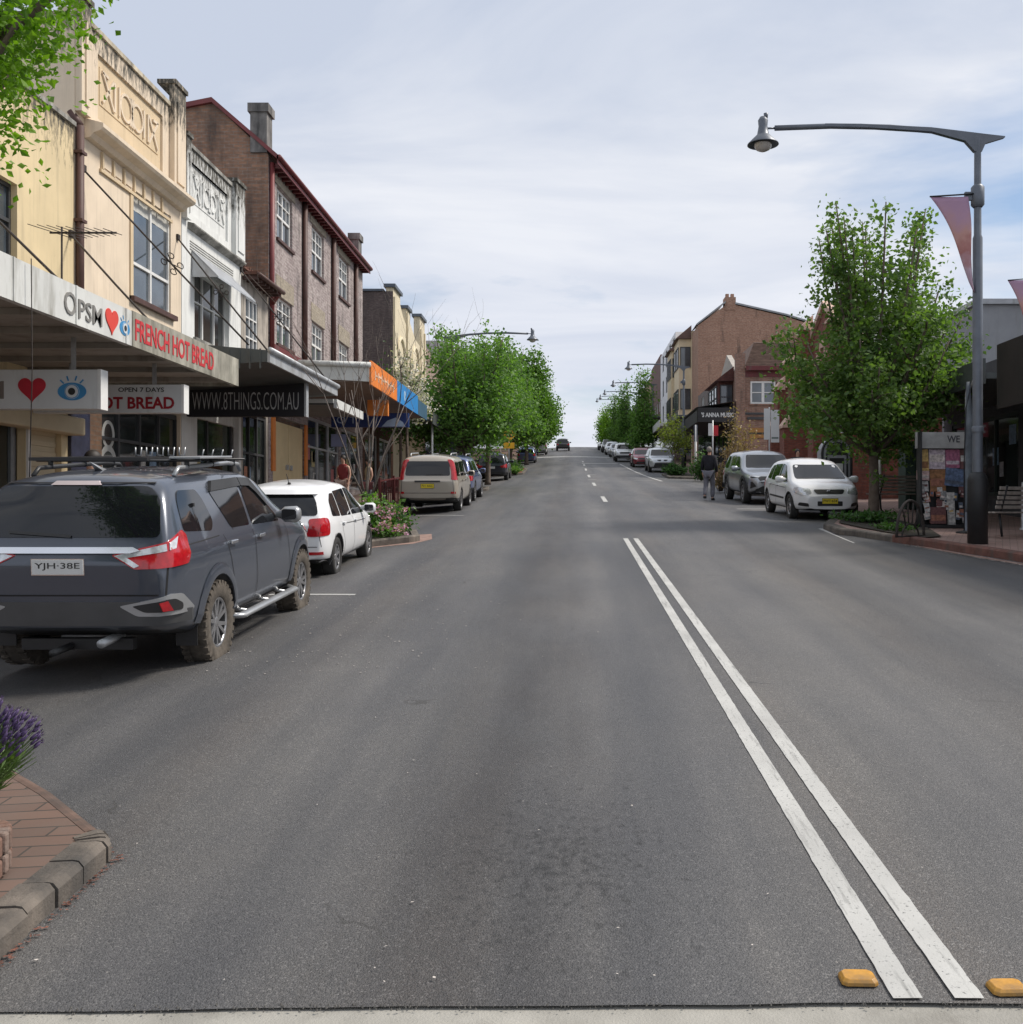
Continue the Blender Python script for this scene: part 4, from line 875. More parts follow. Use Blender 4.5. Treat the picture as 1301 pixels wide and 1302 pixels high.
for k, (y0, y1, h, c, lab) in enumerate(((61.3, 72, 7.2, (.30, .22, .18), 'brown two-storey shop behind the street trees, past the stepped cream shop'), (72.1, 86, 8.2, (.42, .40, .37), 'grey shop behind the second clump of street trees'), (86.1, 104, 6.5, (.34, .22, .17), 'red-brown shop far up the left side behind the trees'), (104.1, 128, 7.5, (.45, .42, .36), 'pale shop far up the left side near the crest'), (128.1, 165, 6.0, (.30, .27, .25), 'last low shop before the crest on the left side'))):
    g0, g1 = gl(y0), gl(y1); root = building('far_shop', lab, y0, y1); m_ = mat('far_wall_%s' % 'abcde'[k], c, .85, dirt=.3)
    holes = []; n = int((y1-y0)/3.2)
    for q in range(n):
        a = y0+.8+q*(y1-y0-1)/n; holes.append((a, a+1.5, g1+3.9, g1+5.3))
    mb = MB(); wall(mb, TLF, y0, y1, g0-.5, g1+h, holes); shell(mb, XF, -18, y0, y1, g0-.5, g1+h); mb.build('wall', [m_, roof_tin], root)
    for a, b, c0, c1 in holes: window(root, TLF, a, b, c0, c1, frame_w, .1, bars=(.5,), gm=shopglass)
    mb = MB(); mb.box(XF+.003, XA-.3, y0, y1, g1+3.05, g1+3.2); mb.box(XA-.3, XA-.25, y0, y1, g1+2.95, g1+3.45); mb.build('awning', pale_fascia if k % 2 else dark_tin, root)
    mb = MB(); mb.box(y0+.3, y1-.3, -.1, .01, g0+.3, g1+2.6, 0, TLF); mb.build('shop_window', shopglass, root)

# ---- signs hanging under the awnings
def hang_sign(name, label, x0, x1, y, z0, z1, m, soff, th=.2, edge=white_paint, rods=()):
    t = thing(name, label, 'sign', ((x0+x1)/2, y, z0)); T = TF(y)
    mb = MB(); mb.box(x0, x1-.045, -th/2, th/2, z0, z1, 0, T); mb.build('panel', m, t, bevel=.006)
    mb = MB(); mb.box(x1-.044, x1, -th/2-.004, th/2+.004, z0-.004, z1+.004, 0, T); mb.build('end_cap', edge, t)
    for x in rods: mb = MB(); mb.box(x-.03, x+.03, y-.012, y+.012, z1, soff); mb.build('hanger', galv, t)
    return t, TF(y-th/2)
t, T = hang_sign('hanging_sign', 'white sign with a red heart and a blue eye under the pale awning', -8.5, -6.19, 13.6, 3.06, 3.58, sign_white, 4.02, rods=(-6.6, -8.0))
mb = MB(); mb.text('OPSM', T, -8.45, -7.47, 3.19, 3.43, 0, .004, 0, .01); mb.build('lettering', mat('letter_taupe', (.20, .17, .15), .5), t)
mb = MB(); mb.prism(heart(-7.10, 3.33, .37), T, 0, .004); mb.build('heart_emblem', mat('heart_dark', (.45, .012, .03), .5), t)
mb = MB(); eye_sign(mb, T, -6.57, 3.29, .19, .002); mb.build('eye_emblem', [eye_blue, sign_white, letter_black], t)
t, T = hang_sign('hanging_sign', 'white bakery sign with red and black words, second under the awning', -8.35, -6.0, 16.0, 3.24, 3.68, sign_white, 4.02, rods=(-6.5, -7.8))
mb = MB(); mb.text('OPEN 7 DAYS', T, -7.02, -6.31, 3.565, 3.635, 0, .004, 0, .012); mb.build('lettering', letter_black, t)
mb = MB(); mb.text('HOT BREAD', T, -7.46, -6.15, 3.30, 3.49, 0, .004, 0, .03); mb.build('lettering', letter_dkred, t)
t, T = hang_sign('hanging_sign', 'long black sign with thin pale web address under the tin awning', -8.55, -5.88, 22.9, 3.83, 4.57, mat('sign_black', (.008, .008, .012), .7), 4.65, edge=silver_tin, rods=(-6.5, -7.9))
mb = MB(); mb.text('WWW.8THINGS.COM.AU', T, -8.42, -6.05, 3.98, 4.37, 0, .004, 0, -.012); mb.build('lettering', mat('letter_pale', (.42, .42, .42), .6), t)
t, T = hang_sign('hanging_sign', 'small orange square sign under the orange and blue awning', -6.62, -5.95, 33.5, 5.0-.15, 5.36, orange, 5.5, edge=orange)
t, T = hang_sign('hanging_sign', 'blue sign with a white curve across the footpath under the blue fascia', -8.5, -5.75, 36.5, 4.72, 5.22, mat('sign_blue', (.012, .035, .16), .4), 5.5, edge=mat('sign_blue', (.012, .035, .16)))
mb = MB(); mb.prism([(-6.7, 4.74), (-5.85, 4.74), (-5.95, 4.9), (-6.2, 5.06), (-6.5, 4.95)], T, 0, .004); mb.text('O T', T, -8.3, -7.6, 4.85, 5.1, 0, .004); mb.build('emblem', mat('sign_pale_blue', (.4, .5, .65), .5), t)
t, T = hang_sign('shop_poster', 'pale blue notice in the shop doorway under the blue sign', -8.6, -8.05, 36.8, 4.05, 4.5, mat('notice_blue', (.30, .33, .50), .5), 4.5, th=.03, edge=mat('notice_blue', (.3, .33, .5)))
# television aerial on the awning
t = thing('television_aerial', 'thin television aerial on a short mast above the pale awning', 'aerial', (-7.7, 15.5, 4.26))
mb = MB(); mb.tube([(-7.7, 15.5, 4.26), (-7.7, 15.5, 6.02)], .016, 6); mb.build('mast', iron, t)
mb = MB(); mb.tube([(-7.88, 15.5, 5.93), (-6.87, 15.5, 5.93)], .016, 6); mb.build('boom', iron, t)
mb = MB()
for k in range(9):
    x = -7.85+k*.115; l = .42-k*.03; mb.tube([(x-l*.35, 15.5-l, 5.945), (x+l*.35, 15.5+l, 5.945)], .006, 4)
mb.build('elements', iron, t)
# A loose service wire hanging down past the awning
mb = MB(); p = Vector((-5.74, 10.9, 4.4)); mb.tube([p, p+Vector((0, .02, -1.2)), p+Vector((-.02, 0, -2.4))], .006, 5); tag(mb.build('hanging_wire', iron), 'thin wire hanging straight down off the pale awning edge', 'wire')
# ------------------------------------------------------------------ buildings, right side
XR = 10.0; TRF = TR(XR)
def grr(y): return ground(10, y)+.125
edge_shade = mat('edge_shade_brown', (.018, .013, .011), .7, var=.3, scale=2)  # near-black colour stands in for camera-edge darkness and awning shade
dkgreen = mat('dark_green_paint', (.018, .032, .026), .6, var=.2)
ltgrey = mat('light_grey_wall', (.30, .31, .33), .85, var=.08, dirt=.3, dirtcol=(.25, .25, .25))
# verandah shop at the picture edge, coloured near black for edge shade
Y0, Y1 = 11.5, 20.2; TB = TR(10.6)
root = thing('verandah_shop', 'verandah shop at the right edge behind the street lamp, shade put into its dark colour', 'building', (13, 16, ground(10, 16)))
mb = MB(); wall(mb, TB, Y0, Y1, .2, 5.4, [(12, 15.5, 1.6, 3.7), (16.4, 19.6, 1.2, 3.8)]); mb.quad((10.6, Y1, 0), (20, Y1, 0), (20, Y1, 5.4), (10.6, Y1, 5.4)); mb.quad((10.6, Y0, 5.1), (20, Y0, 5.1), (20, Y1, 5.1), (10.6, Y1, 5.1)); mb.build('wall', edge_shade, root)
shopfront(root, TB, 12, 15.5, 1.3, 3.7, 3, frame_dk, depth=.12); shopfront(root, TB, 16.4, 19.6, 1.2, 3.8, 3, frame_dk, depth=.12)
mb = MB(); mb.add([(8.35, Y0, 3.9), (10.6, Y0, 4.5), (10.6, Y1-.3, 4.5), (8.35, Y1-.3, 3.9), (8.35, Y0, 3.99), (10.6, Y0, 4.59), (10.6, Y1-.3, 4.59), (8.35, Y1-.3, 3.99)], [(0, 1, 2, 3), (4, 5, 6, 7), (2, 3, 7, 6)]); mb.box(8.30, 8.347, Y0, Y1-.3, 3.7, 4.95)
aw = mb.build('awning', edge_shade, root)
mb = MB(); mb.box(8.75, 9.6, 19.55, 19.6, 3.40, 3.64); mb.build('hanging_board', edge_shade, aw); mb = MB(); mb.box(9.05, 9.5, 19.54, 19.548, 3.47, 3.57); mb.build('emblem', mat('dim_letter', (.30, .31, .34), .6), aw)
# low shop with white posts
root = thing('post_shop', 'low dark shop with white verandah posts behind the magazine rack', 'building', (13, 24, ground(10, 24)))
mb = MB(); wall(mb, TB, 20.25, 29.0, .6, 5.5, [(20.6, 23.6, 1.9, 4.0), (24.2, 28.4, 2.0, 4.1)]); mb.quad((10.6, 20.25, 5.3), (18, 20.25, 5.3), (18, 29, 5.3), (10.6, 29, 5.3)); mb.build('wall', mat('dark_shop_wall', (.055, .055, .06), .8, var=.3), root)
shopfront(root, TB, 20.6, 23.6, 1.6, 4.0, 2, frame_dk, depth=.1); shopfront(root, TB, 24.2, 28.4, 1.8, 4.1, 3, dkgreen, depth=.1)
mb = MB(); mb.box(8.25, 10.6, 20.3, 28.8, 4.35, 4.47); mb.box(8.19, 8.247, 20.3, 28.8, 4.25, 4.75); aw = mb.build('awning', dark_tin, root)
for y in (21.5, 24.5, 27.6):
    mb = MB(); mb.tube([(8.35, y, ground(8, y)+.1), (8.35, y, 4.35)], .05, 10); mb.build('awning_post', white_paint, root)
# light grey hall behind it
root = thing('grey_hall', 'pale grey flat topped building standing behind the right street tree', 'building', (15, 31, ground(10, 31)))
mb = MB(); mb.box(11.6, 22, 29.1, 31.9, .8, 7.6); mb.build('wall', ltgrey, root); mb = MB(); mb.box(11.5, 22.1, 29.0, 32.0, 7.603, 7.75); mb.build('coping', silver_tin, root)
mb = MB(); mb.box(13.2, 13.35, 28.9, 29.05, 7.75, 8.5); mb.box(13.1, 13.45, 28.85, 29.1, 8.503, 8.58); mb.build('vent_pipe', galv, root)
# brick church
chb = brick_mat('church_brick', (.26, .085, .058), (.31, .115, .078), (.20, .11, .09), soot=.15); stone = mat('pink_stone', (.60, .42, .33), .85, var=.15, scale=4, dirt=.3, dirtcol=(.22, .15, .12))
CX = 9.7; TC = TR(CX); root = thing('brick_church', 'red brick church with stepped buttresses and tall pale lancet windows', 'building', (15, 39, ground(10, 39)))
Y0, Y1, YM = 33.0, 45.0, 39.0
mb = MB(); lanc = [(38.15, 38.75, 4.4, 7.4), (38.95, 39.55, 4.4, 8.0), (39.75, 40.35, 4.4, 7.4), (34.2, 34.8, 4.4, 6.3), (42.9, 43.5, 4.6, 6.3)]
wall(mb, TC, Y0, Y1, 1.5, 7.0, [(a, b, c, min(d, 6.98)) for a, b, c, d in lanc], .25)
mb.add([(CX, Y0, 7.0), (CX, Y1, 7.0), (CX, YM, 9.6)], [(0, 1, 2)]); mb.quad((CX, Y0, 1.5), (14, Y0, 1.5), (14, Y0, 7), (CX, Y0, 7)); mb.quad((CX, Y1, 1.5), (14, Y1, 1.5), (14, Y1, 7), (CX, Y1, 7)); mb.build('wall', chb, root)
mb = MB(); 
for y in (Y0, Y1): s = -1 if y == Y0 else 1; mb.add([(CX+.1, y+s*.4, 6.75), (14, y+s*.4, 6.75), (13.2, YM, 9.6), (CX+.1, YM, 9.6)], [(0, 1, 2, 3)])
mb.build('roof', mat('slate', (.07, .075, .07), .7, var=.3, scale=4), root)
mb = MB()
for s, y in ((1, Y0), (-1, Y1)):
    mb.add([(CX-.12, y-s*.35, 6.8), (CX-.12, YM, 9.75), (CX-.12, YM, 9.5), (CX-.12, y-s*.35, 6.5), (CX+.25, y-s*.35, 6.8), (CX+.25, YM, 9.75), (CX+.25, YM, 9.5), (CX+.25, y-s*.35, 6.5)], [(0, 1, 2, 3), (4, 5, 6, 7), (0, 1, 5, 4), (2, 3, 7, 6)])
mb.build('gable_coping', stone, root)
for a, b, c, d in lanc:
    mb = MB()
    for k in (a-.1, b-.0): mb.box(k, k+.1, -.2, .05, c-.1, d, 0, TC)
    pts = [(a-.1, d), (a-.02, d+.22), ((a+b)/2, d+.45), (b+.02, d+.22), (b+.1, d)]; mb.prism(pts, TC, -.1, .052); mb.box(a-.15, b+.15, -.1, .10, c-.25, c-.103, 0, TC); mb.box((a+b)/2-.03, (a+b)/2+.03, -.15, -.05, c, d, 0, TC)
    f = mb.build('window', stone, root); mb = MB(); mb.box(a, b, -.2, -.17, c, d, 0, TC); mb.build('pane', shopglass, f)
for y, h, pr in ((33.1, 5.0, 1.0), (36.4, 6.9, 1.15), (41.3, 7.1, 1.15), (44.7, 6.0, 1.0)):
    b = ground(9, y); mb = MB()
    for p, q0, q1 in ((pr, b-.2, b+2.6), (pr*.72, b+2.6, b+4.3), (pr*.4, b+4.3, b+h-.6)): mb.box(y-.42, y+.42, .003, p, q0, q1, 0, TC)
    bt = mb.build('buttress', chb, root)
    for p, p2, q in ((pr, pr*.72, b+2.6), (pr*.72, pr*.4, b+4.3), (pr*.4, 0, b+h-.6)):
        mb = MB(); mb.add([TC(y-.48, p2-.0, q+.55), TC(y+.48, p2-.0, q+.55), TC(y+.48, p+.07, q+.04), TC(y-.48, p+.07, q+.04), TC(y-.48, p2, q-.05), TC(y+.48, p2, q-.05), TC(y+.48, p+.07, q-.05), TC(y-.48, p+.07, q-.05)], [(0, 1, 2, 3), (3, 2, 6, 7), (0, 3, 7, 4), (1, 2, 6, 5), (4, 5, 6, 7)]); mb.build('weathering', stone, bt)
mb = MB(); mb.box(37.8, 40.7, .06, .10, 3.0, 4.0, 0, TC); mb.box(37.8, 38.1, .1, .13, 3.0, 4.0, 0, TC); mb.build('notice_panel', mat('notice_white', (.45, .46, .5), .6), root)
t = thing('church_sign', 'red sign board with a pale emblem standing beside the church', 'sign', (8.9, 32.0, ground(9, 32)+.1)); b = ground(9, 32)+.1
mb = MB(); mb.box(8.28, 8.33, 31.97, 32.03, b, b+3.2); mb.box(9.42, 9.47, 31.97, 32.03, b, b+3.2); mb.build('post', darkmetal, t)
mb = MB(); mb.box(8.3, 9.45, 31.9, 31.96, b+2.0, b+3.2); mb.build('panel', mat('church_red', (.30, .02, .04), .5), t)
mb = MB(); T = TF(31.9); mb.prism(ring(8.8, b+2.8, .2), T, .001, .006); mb.prism(ring(8.8, b+2.8, .14), T, .006, .009, 1); mb.box(8.4, 9.3, .001, .006, b+2.12, b+2.2, 0, T); mb.box(8.4, 9.1, .001, .006, b+2.3, b+2.38, 0, T); mb.build('emblem', [sign_white, MATS['church_red']], t)

# two-storey brick shop with the side window
rb = brick_mat('shop_brick', (.30, .17, .125), (.39, .235, .175), (.32, .26, .22), size=1.2, soot=.2); rb2 = brick_mat('dark_red_brick', (.12, .04, .035), (.15, .05, .04), (.1, .07, .06))
Y0, Y1 = 61.0, 72.0; b = grr(62); root = thing('corner_shop', 'two-storey brick shop with a white side window and black awning, behind the walking man', 'building', (14, 66, b))
T = TF(Y0); mb = MB(); W = (10.75, 12.25, 8.15, 9.5)
wall(mb, T, 10.0, 15.5, b-.5, 10.3, [W], .15); wall(mb, TRF, Y0, Y1, b-.5, 10.3, [(63.5, 66.5, 7.9, 9.6), (61.6, 71.2, b+.2, b+3.0)], .15); mb.build('wall', rb, root)
window(root, T, *W, frame_w, .08, bars=((.5, 0, 1, .16),), rows=((.5, .05),), fw=.1, gm=skyglass, sill=rb)
mb = MB(); mb.box(10.55, 13.2, .003, .1, 7.2, 7.36, 0, T); mb.box(10.4, 12.6, .003, .06, 7.5, 7.62, 0, T); mb.build('string_course', frame_dk, root)
mb = MB(); mb.box(9.88, 10.42, Y0-.12, Y0+.45, b-.5, 11.15); mb.build('corner_pier', rb, root)
mb = MB(); mb.add([(10.4, Y0-.35, 10.35), (15.6, Y0-.35, 10.35), (14, Y0+3.5, 12.4), (11.6, Y0+3.5, 12.4)], [(0, 1, 2, 3)]); mb.add([(10.4, Y0-.35, 10.35), (11.6, Y0+3.5, 12.4), (11.6, Y1-3, 12.4), (10.2, Y1, 10.35)], [(0, 1, 2, 3)])
for k in range(16):
    f = k/16; z = 10.36+2.05*f; y = Y0-.36+3.85*f; mb.box(10.4+1.2*f, 15.6-1.6*f, y-.02, y+.10, z, z+.06)
rf = mb.build('roof', mat('shop_tile', (.20, .135, .105), .85, var=.3, scale=4), root)
mb = MB(); mb.box(10.43, 15.6, Y0-.42, Y0-.28, 10.1, 10.36); mb.box(10.43, 15.5, Y0-.05, Y0-.004, 9.75, 10.1); mb.build('eaves_gutter', maroon, rf)
mb = MB(); mb.add([TRF(62, .02, 10.3), TRF(68.5, .02, 10.3), TRF(65.25, .02, 11.7), TRF(62, -.3, 10.3), TRF(68.5, -.3, 10.3), TRF(65.25, -.3, 11.7)], [(0, 1, 2), (0, 1, 4, 3), (1, 2, 5, 4), (2, 0, 3, 5)]); mb.build('gable', mat('shop_gable', (.40, .37, .33), .8), root)
mb = MB(); mb.box(62.8, 67.2, .003, .9, 7.6, 9.7, 0, TRF); mb.add([TRF(62.4, 1.15, 9.7), TRF(67.6, 1.15, 9.7), TRF(67.6, 0, 10.6), TRF(62.4, 0, 10.6), TRF(62.4, .0, 9.7), TRF(67.6, 0, 9.7)], [(0, 1, 2, 3), (0, 3, 4), (1, 2, 5), (0, 1, 5, 4)]); bay = mb.build('bay', rb2, root)
window(bay, lambda a, d, z: (9.1-d, a, z), 63.2, 66.8, 8.0, 9.5, frame_dk, -.02, bars=(.33, .66), gm=skyglass, rows=(.5,))
window(bay, lambda a, d, z: (a, 62.8-d, z), 9.2, 9.95, 8.0, 9.5, frame_dk, -.02, rows=(.5,), gm=skyglass)
mb = MB(); mb.box(7.65, 10, Y0-.1, Y1, b+3.15, b+3.3); aw = mb.build('awning', mat('awning_black', (.015, .015, .017), .6), root)
mb = MB(); mb.box(7.6, 9.87, Y0-.16, Y0-.101, b+3.1, b+3.95); mb.box(7.55, 7.62, Y0-.1, Y1, b+3.1, b+3.8); mb.build('fascia', MATS['awning_black'], aw)
mb = MB(); mb.add([(7.5, Y0-.2, b+3.97), (9.85, Y0-.2, b+4.35), (9.85, Y1, b+4.35), (7.5, Y1, b+3.97)], [(0, 1, 2, 3)]); mb.build('sheet_roof', silver_tin, aw)
mb = MB(); mb.text("'S ANNA MUSIC", TF(Y0-.16), 7.8, 9.75, b+3.38, b+3.66, 0, .02, 0, .03); mb.build('lettering', sign_white, aw)
shopfront(root, TRF, 61.6, 71.2, b, b+3.0, 5, frame_dk, depth=.1)
t = thing('wall_sign', 'orange and black sign board on the side wall of the brick shop', 'sign', (11.5, Y0, b+2.4)); mb = MB(); mb.box(10.7, 12.2, Y0-.06, Y0-.003, b+2.15, b+2.75); mb.build('panel', mat('sign_orange', (.32, .15, .035), .5), t)
mb = MB(); mb.box(10.6, 12.3, Y0-.068, Y0-.061, b+2.36, b+2.48); mb.build('stripe', letter_black, t)
# gabled brick block
tb = brick_mat('tall_brick', (.42, .23, .155), (.52, .30, .21), (.42, .34, .28), size=1.3, soot=.15); Y0, Y1 = 80.0, 84.0; b = grr(80)
root = thing('gabled_block', 'tall plain brick gable wall with a chimney above the corner shop', 'building', (15, 82, b))
prof = [(10, b-.5), (10, 16.3), (12.2, 17.9), (12.9, 17.9), (16.8, 17.0), (22, 15.4), (22, b-.5)]; mb = MB(); mb.prism(prof, TF(Y0), -3.9, 0); mb.build('wall', tb, root)
mb = MB(); mb.box(12.1, 12.95, Y0-.05, Y0+1, 17.5, 18.5); mb.box(12.2, 12.45, Y0+.2, Y0+.5, 18.5, 18.8); mb.box(12.6, 12.85, Y0+.2, Y0+.5, 18.5, 18.8); mb.build('chimney', tb, root)
mb = MB()
for (xa, za), (xb, zb) in (((9.9, 16.3), (12.15, 18.05)), ((12.9, 17.95), (16.9, 17.05)), ((16.9, 17.05), (22.1, 15.45))):
    mb.add([(xa, Y0-.1, za), (xb, Y0-.1, zb), (xb, Y0+4, zb), (xa, Y0+4, za), (xa, Y0-.1, za+.14), (xb, Y0-.1, zb+.14), (xb, Y0+4, zb+.14), (xa, Y0+4, za+.14)], [(0, 1, 5, 4), (4, 5, 6, 7)])
mb.build('roof', roof_tin, root)
# apartments
apc = mat('apartment_cream', (.72, .60, .42), .8, var=.06); apw = mat('apartment_white', (.74, .74, .77), .8, var=.05); apd = mat('apartment_brown', (.13, .075, .06), .7)
def apartments(name, label, y0, y1, top, m, side_m, bays, rows_):
    b = grr(y0); root = thing(name, label, 'building', (14, (y0+y1)/2, b)); mb = MB(); holes = []
    n = max(1, int((y1-y0)/3.6)); h = (top-b-4)/rows_
    for r in range(rows_):
        for q in range(n):
            a = y0+.8+q*(y1-y0-1)/n; holes.append((a, a+1.7, b+4.6+h*r, b+4.6+h*r+1.7))
    wall(mb, TRF, y0, y1, b-1, top, holes, .2); mb.quad((10, y0, b-1), (20, y0, b-1), (20, y0, top), (10, y0, top), 1); mb.quad((10, y0, top-.2), (20, y0, top-.2), (20, y1, top-.2), (10, y1, top-.2), 1); mb.build('wall', [m, side_m], root)
    for k, hh in enumerate(holes): window(root, TRF, *hh, frame_dk, .15, bars=(.5,), gm=skyglass)
    for (a0, a1) in bays:
        mb = MB(); mb.box(a0, a1, .003, 1.0, b+3.8, top-.6, 0, TRF); bb = mb.build('bay', apc, root)
        for r in range(rows_):
            z = b+4.5+h*r
            window(bb, lambda a, d, zz: (9.0-d, a, zz), a0+.15, a1-.15, z, z+1.7, frame_dk, -.02, bars=(.33, .66), gm=skyglass); window(bb, lambda a, d, zz: (a, a0-d, zz), 9.1, 9.95, z, z+1.7, frame_dk, -.02, gm=skyglass)
        mb = MB(); mb.add([TRF(a0-.3, 1.3, top-.6), TRF(a1+.3, 1.3, top-.6), TRF(a1+.3, 0, top+.5), TRF(a0-.3, 0, top+.5), TRF(a0-.3, 0, top-.6), TRF(a1+.3, 0, top-.6)], [(0, 1, 2, 3), (0, 3, 4), (1, 2, 5), (0, 1, 5, 4)]); mb.build('roof', apd, bb)
    mb = MB(); mb.box(XR-2.6, XR-.003, y0, y1, b+3.1, b+3.3); mb.box(XR-2.65, XR-2.6, y0, y1, b+3.0, b+3.6); mb.build('awning', pale_fascia, root)
    mb = MB(); mb.box(y0+.3, y1-.3, -.1, .02, b, b+2.7, 0, TRF); mb.build('shop_window', shopglass, root)
apartments('apartment_block', 'cream apartment block with projecting bays past the tall brick gable', 84.1, 97, 16.6, apc, apc, ((84.6, 88.4), (91, 94.5)), 2)
apartments('apartment_block', 'pale grey flat-topped apartment block beside the cream one', 97.1, 113, 18.8, apw, apw, (), 3)
for k, (y0, y1, h, c, lab) in enumerate(((72.1, 79.9, 5.4, (.20, .17, .16), 'low shop between the corner shop and the tall gable'), (45.3, 60.8, .0, None, ''), (113.1, 126, 10.0, (.15, .085, .075), 'dark brown block far up the right side'), (126.1, 143, 8.0, (.34, .21, .15), 'tan brick block far up the right side'), (143.1, 165, 6.0, (.4, .38, .36), 'last grey shop before the crest on the right side'))):
    if c is None: continue
    g0, g1 = grr(y0), grr(y1); root = thing('far_shop', lab, 'building', (14, (y0+y1)/2, g0)); m_ = mat('far_wall_%s' % 'klmno'[k], c, .85, dirt=.3); holes = []; n = int((y1-y0)/3.2)
    for q in range(n):
        a = y0+.8+q*(y1-y0-1)/n; holes.append((a, a+1.5, g1+3.8, g1+5.0))
    mb = MB(); wall(mb, TRF, y0, y1, g0-.5, g1+h, holes); mb.quad((10, y0, g0), (18, y0, g0), (18, y0, g1+h), (10, y0, g1+h)); mb.quad((10, y0, g1+h), (18, y0, g1+h), (18, y1, g1+h), (10, y1, g1+h)); mb.build('wall', m_, root)
    for a, bb, c0, c1 in holes: window(root, TRF, a, bb, c0, c1, frame_w, .1, bars=(.5,), gm=shopglass)
    mb = MB(); mb.box(XR-2.4, XR-.003, y0, y1, g1+3.05, g1+3.2); mb.box(XR-2.45, XR-2.4, y0, y1, g1+2.95, g1+3.45); mb.build('awning', dark_tin, root)
    mb = MB(); mb.box(y0+.3, y1-.3, -.1, .01, g0+.3, g1+2.6, 0, TRF); mb.build('shop_window', shopglass, root)
# ------------------------------------------------------------------ cars
def lerp_poly(P, y):
    if y <= P[0][0]: return P[0][1]
    for (a, va), (b, vb) in zip(P[:-1], P[1:]):
        if y <= b: return va+(vb-va)*((y-a)/(b-a) if b > a else 1)
    return P[-1][1]
def smooth_poly(P, y, w=.07, n=5):
    return sum(lerp_poly(P, y+w*(k/(n//2))) for k in range(-(n//2), n//2+1))/n
class Car:
    """body grown from side and plan outlines; panes, lamps and trim are laid onto its surface"""
    def __init__(s, sp): s.sp = sp; s.L = sp['L']; s.W = sp['W']
    def rings(s):
        sp = s.sp; L = s.L; ys = set(); k = -L/2
        while k <= L/2+1e-6: ys.add(round(k, 3)); k += .09
        for e in (.012, .03, .055): ys.add(round(-L/2+e, 3)); ys.add(round(L/2-e, 3))
        ys.add(-L/2); ys.add(L/2); out = []
        for y in sorted(ys):
            zt = smooth_poly(sp['top'], y, sp.get('sm', .06)); zb = smooth_poly(sp['bot'], y); wd = smooth_poly(sp['plan'], y, .05)*s.W/2; bl = lerp_poly(sp['belt'], y)
            be = min(bl, zt-.05); g = max(0.0, zt-be); k = min(1, g/.32)
            wr = wd*.955-sp.get('tumble', .36)*g; wr = max(wr, .3)
            sh = be-zb; rc = .10*k+.02
            out.append([(y, x, z) for x, z in ((0, zb), (.75*wd, zb), (.93*wd, zb+.03), (.985*wd, zb+.15), (wd, zb+.45*sh), (wd*.995, zb+.70*sh), (.985*wd, be-.08*min(1, sh)), (.955*wd, be), (wr+(.955*wd-wr)*.52, be+(g-rc*.7)*.5), (wr, zt-rc*.75), (wr-.05*k-.02, zt-rc*.28), (wr-.16*k-.05, zt-.012), (wr*.45, zt+.018*k+.004), (0, zt+.025*k+.006))])
        return out
    def make_body(s, paint):
        R = s.rings(); n = len(R[0]); full = 2*n-2; vs = []; fs = []
        for r in R:
            for (y, x, z) in r: vs.append((x, y, z))
            for (y, x, z) in r[-2:0:-1]: vs.append((-x, y, z))
        for i in range(len(R)-1):
            for k in range(full):
                k2 = (k+1) % full; fs.append((i*full+k, i*full+k2, (i+1)*full+k2, (i+1)*full+k))
        for base in (0, (len(R)-1)*full):
            fs.append((base, base+1, base+full-1))
            for k in range(1, n-2): fs.append((base+k, base+k+1, base+full-k-1, base+full-k))
            fs.append((base+n-2, base+n-1, base+n))
        me = bpy.data.meshes.new('body'); me.from_pydata(vs, [], fs)
        bm = bmesh.new(); bm.from_mesh(me); bmesh.ops.recalc_face_normals(bm, faces=bm.faces); bm.to_mesh(me)
        s.bvh = BVHTree.FromBMesh(bm); bm.free()
        o = bpy.data.objects.new('body', me); COL.objects.link(o)
        sb = o.modifiers.new('s', 'SUBSURF'); sb.levels = 1; sb.render_levels = 1
        mb = MB(); rw = s.sp['r']*1.0
        for y in s.sp['axles']:
            for sx in (1, -1):
                M = Matrix.Translation((sx*(s.W/2-.13), y, s.sp['r']+.01)) @ Matrix.Rotation(math.pi/2, 4, 'Y')
                mb.lathe([(0, -.22), (s.ra(), -.22), (s.ra(), .3), (0, .3)], 28, M)
        c = mb.build('cut', black); bo = o.modifiers.new('b', 'BOOLEAN'); bo.operation = 'DIFFERENCE'; bo.object = c; bo.solver = 'EXACT'
        dg = bpy.context.evaluated_depsgraph_get(); me2 = bpy.data.meshes.new_from_object(o.evaluated_get(dg))
        bpy.data.objects.remove(c); o.modifiers.clear(); o.data = me2; me2.name = 'body'
        me2.materials.clear(); me2.materials.append(paint); me2.materials.append(black)
        for p in me2.polygons:
            c = p.center; p.material_index = 0; p.use_smooth = True
            for y in s.sp['axles']:
                d = math.hypot(c.y-y, c.z-s.sp['r']-.01)
                if d < s.ra()-.004 and abs(c.x) < s.W/2-.035 and c.z > .1 and (abs(c.x) > s.W/2-.5): p.material_index = 1; p.use_smooth = False
                elif abs(d-s.ra()) < .004 and abs(c.x) > s.W/2-.5: p.material_index = 1
            if abs(p.normal.z) > .9 and c.z < .5 and c.z < s.sp['r']+.1: p.material_index = 1
        return o
    def ra(s): return s.sp['r']*s.sp.get('arch', 1.16)
    DIRS = {'R': (Vector((-1, 0, 0)), lambda u, v: Vector((5, u, v))), 'L': (Vector((1, 0, 0)), lambda u, v: Vector((-5, u, v))), 'B': (Vector((0, 1, 0)), lambda u, v: Vector((u, -6, v))), 'F': (Vector((0, -1, 0)), lambda u, v: Vector((u, 6, v))), 'T': (Vector((0, 0, -1)), lambda u, v: Vector((u, v, 5)))}
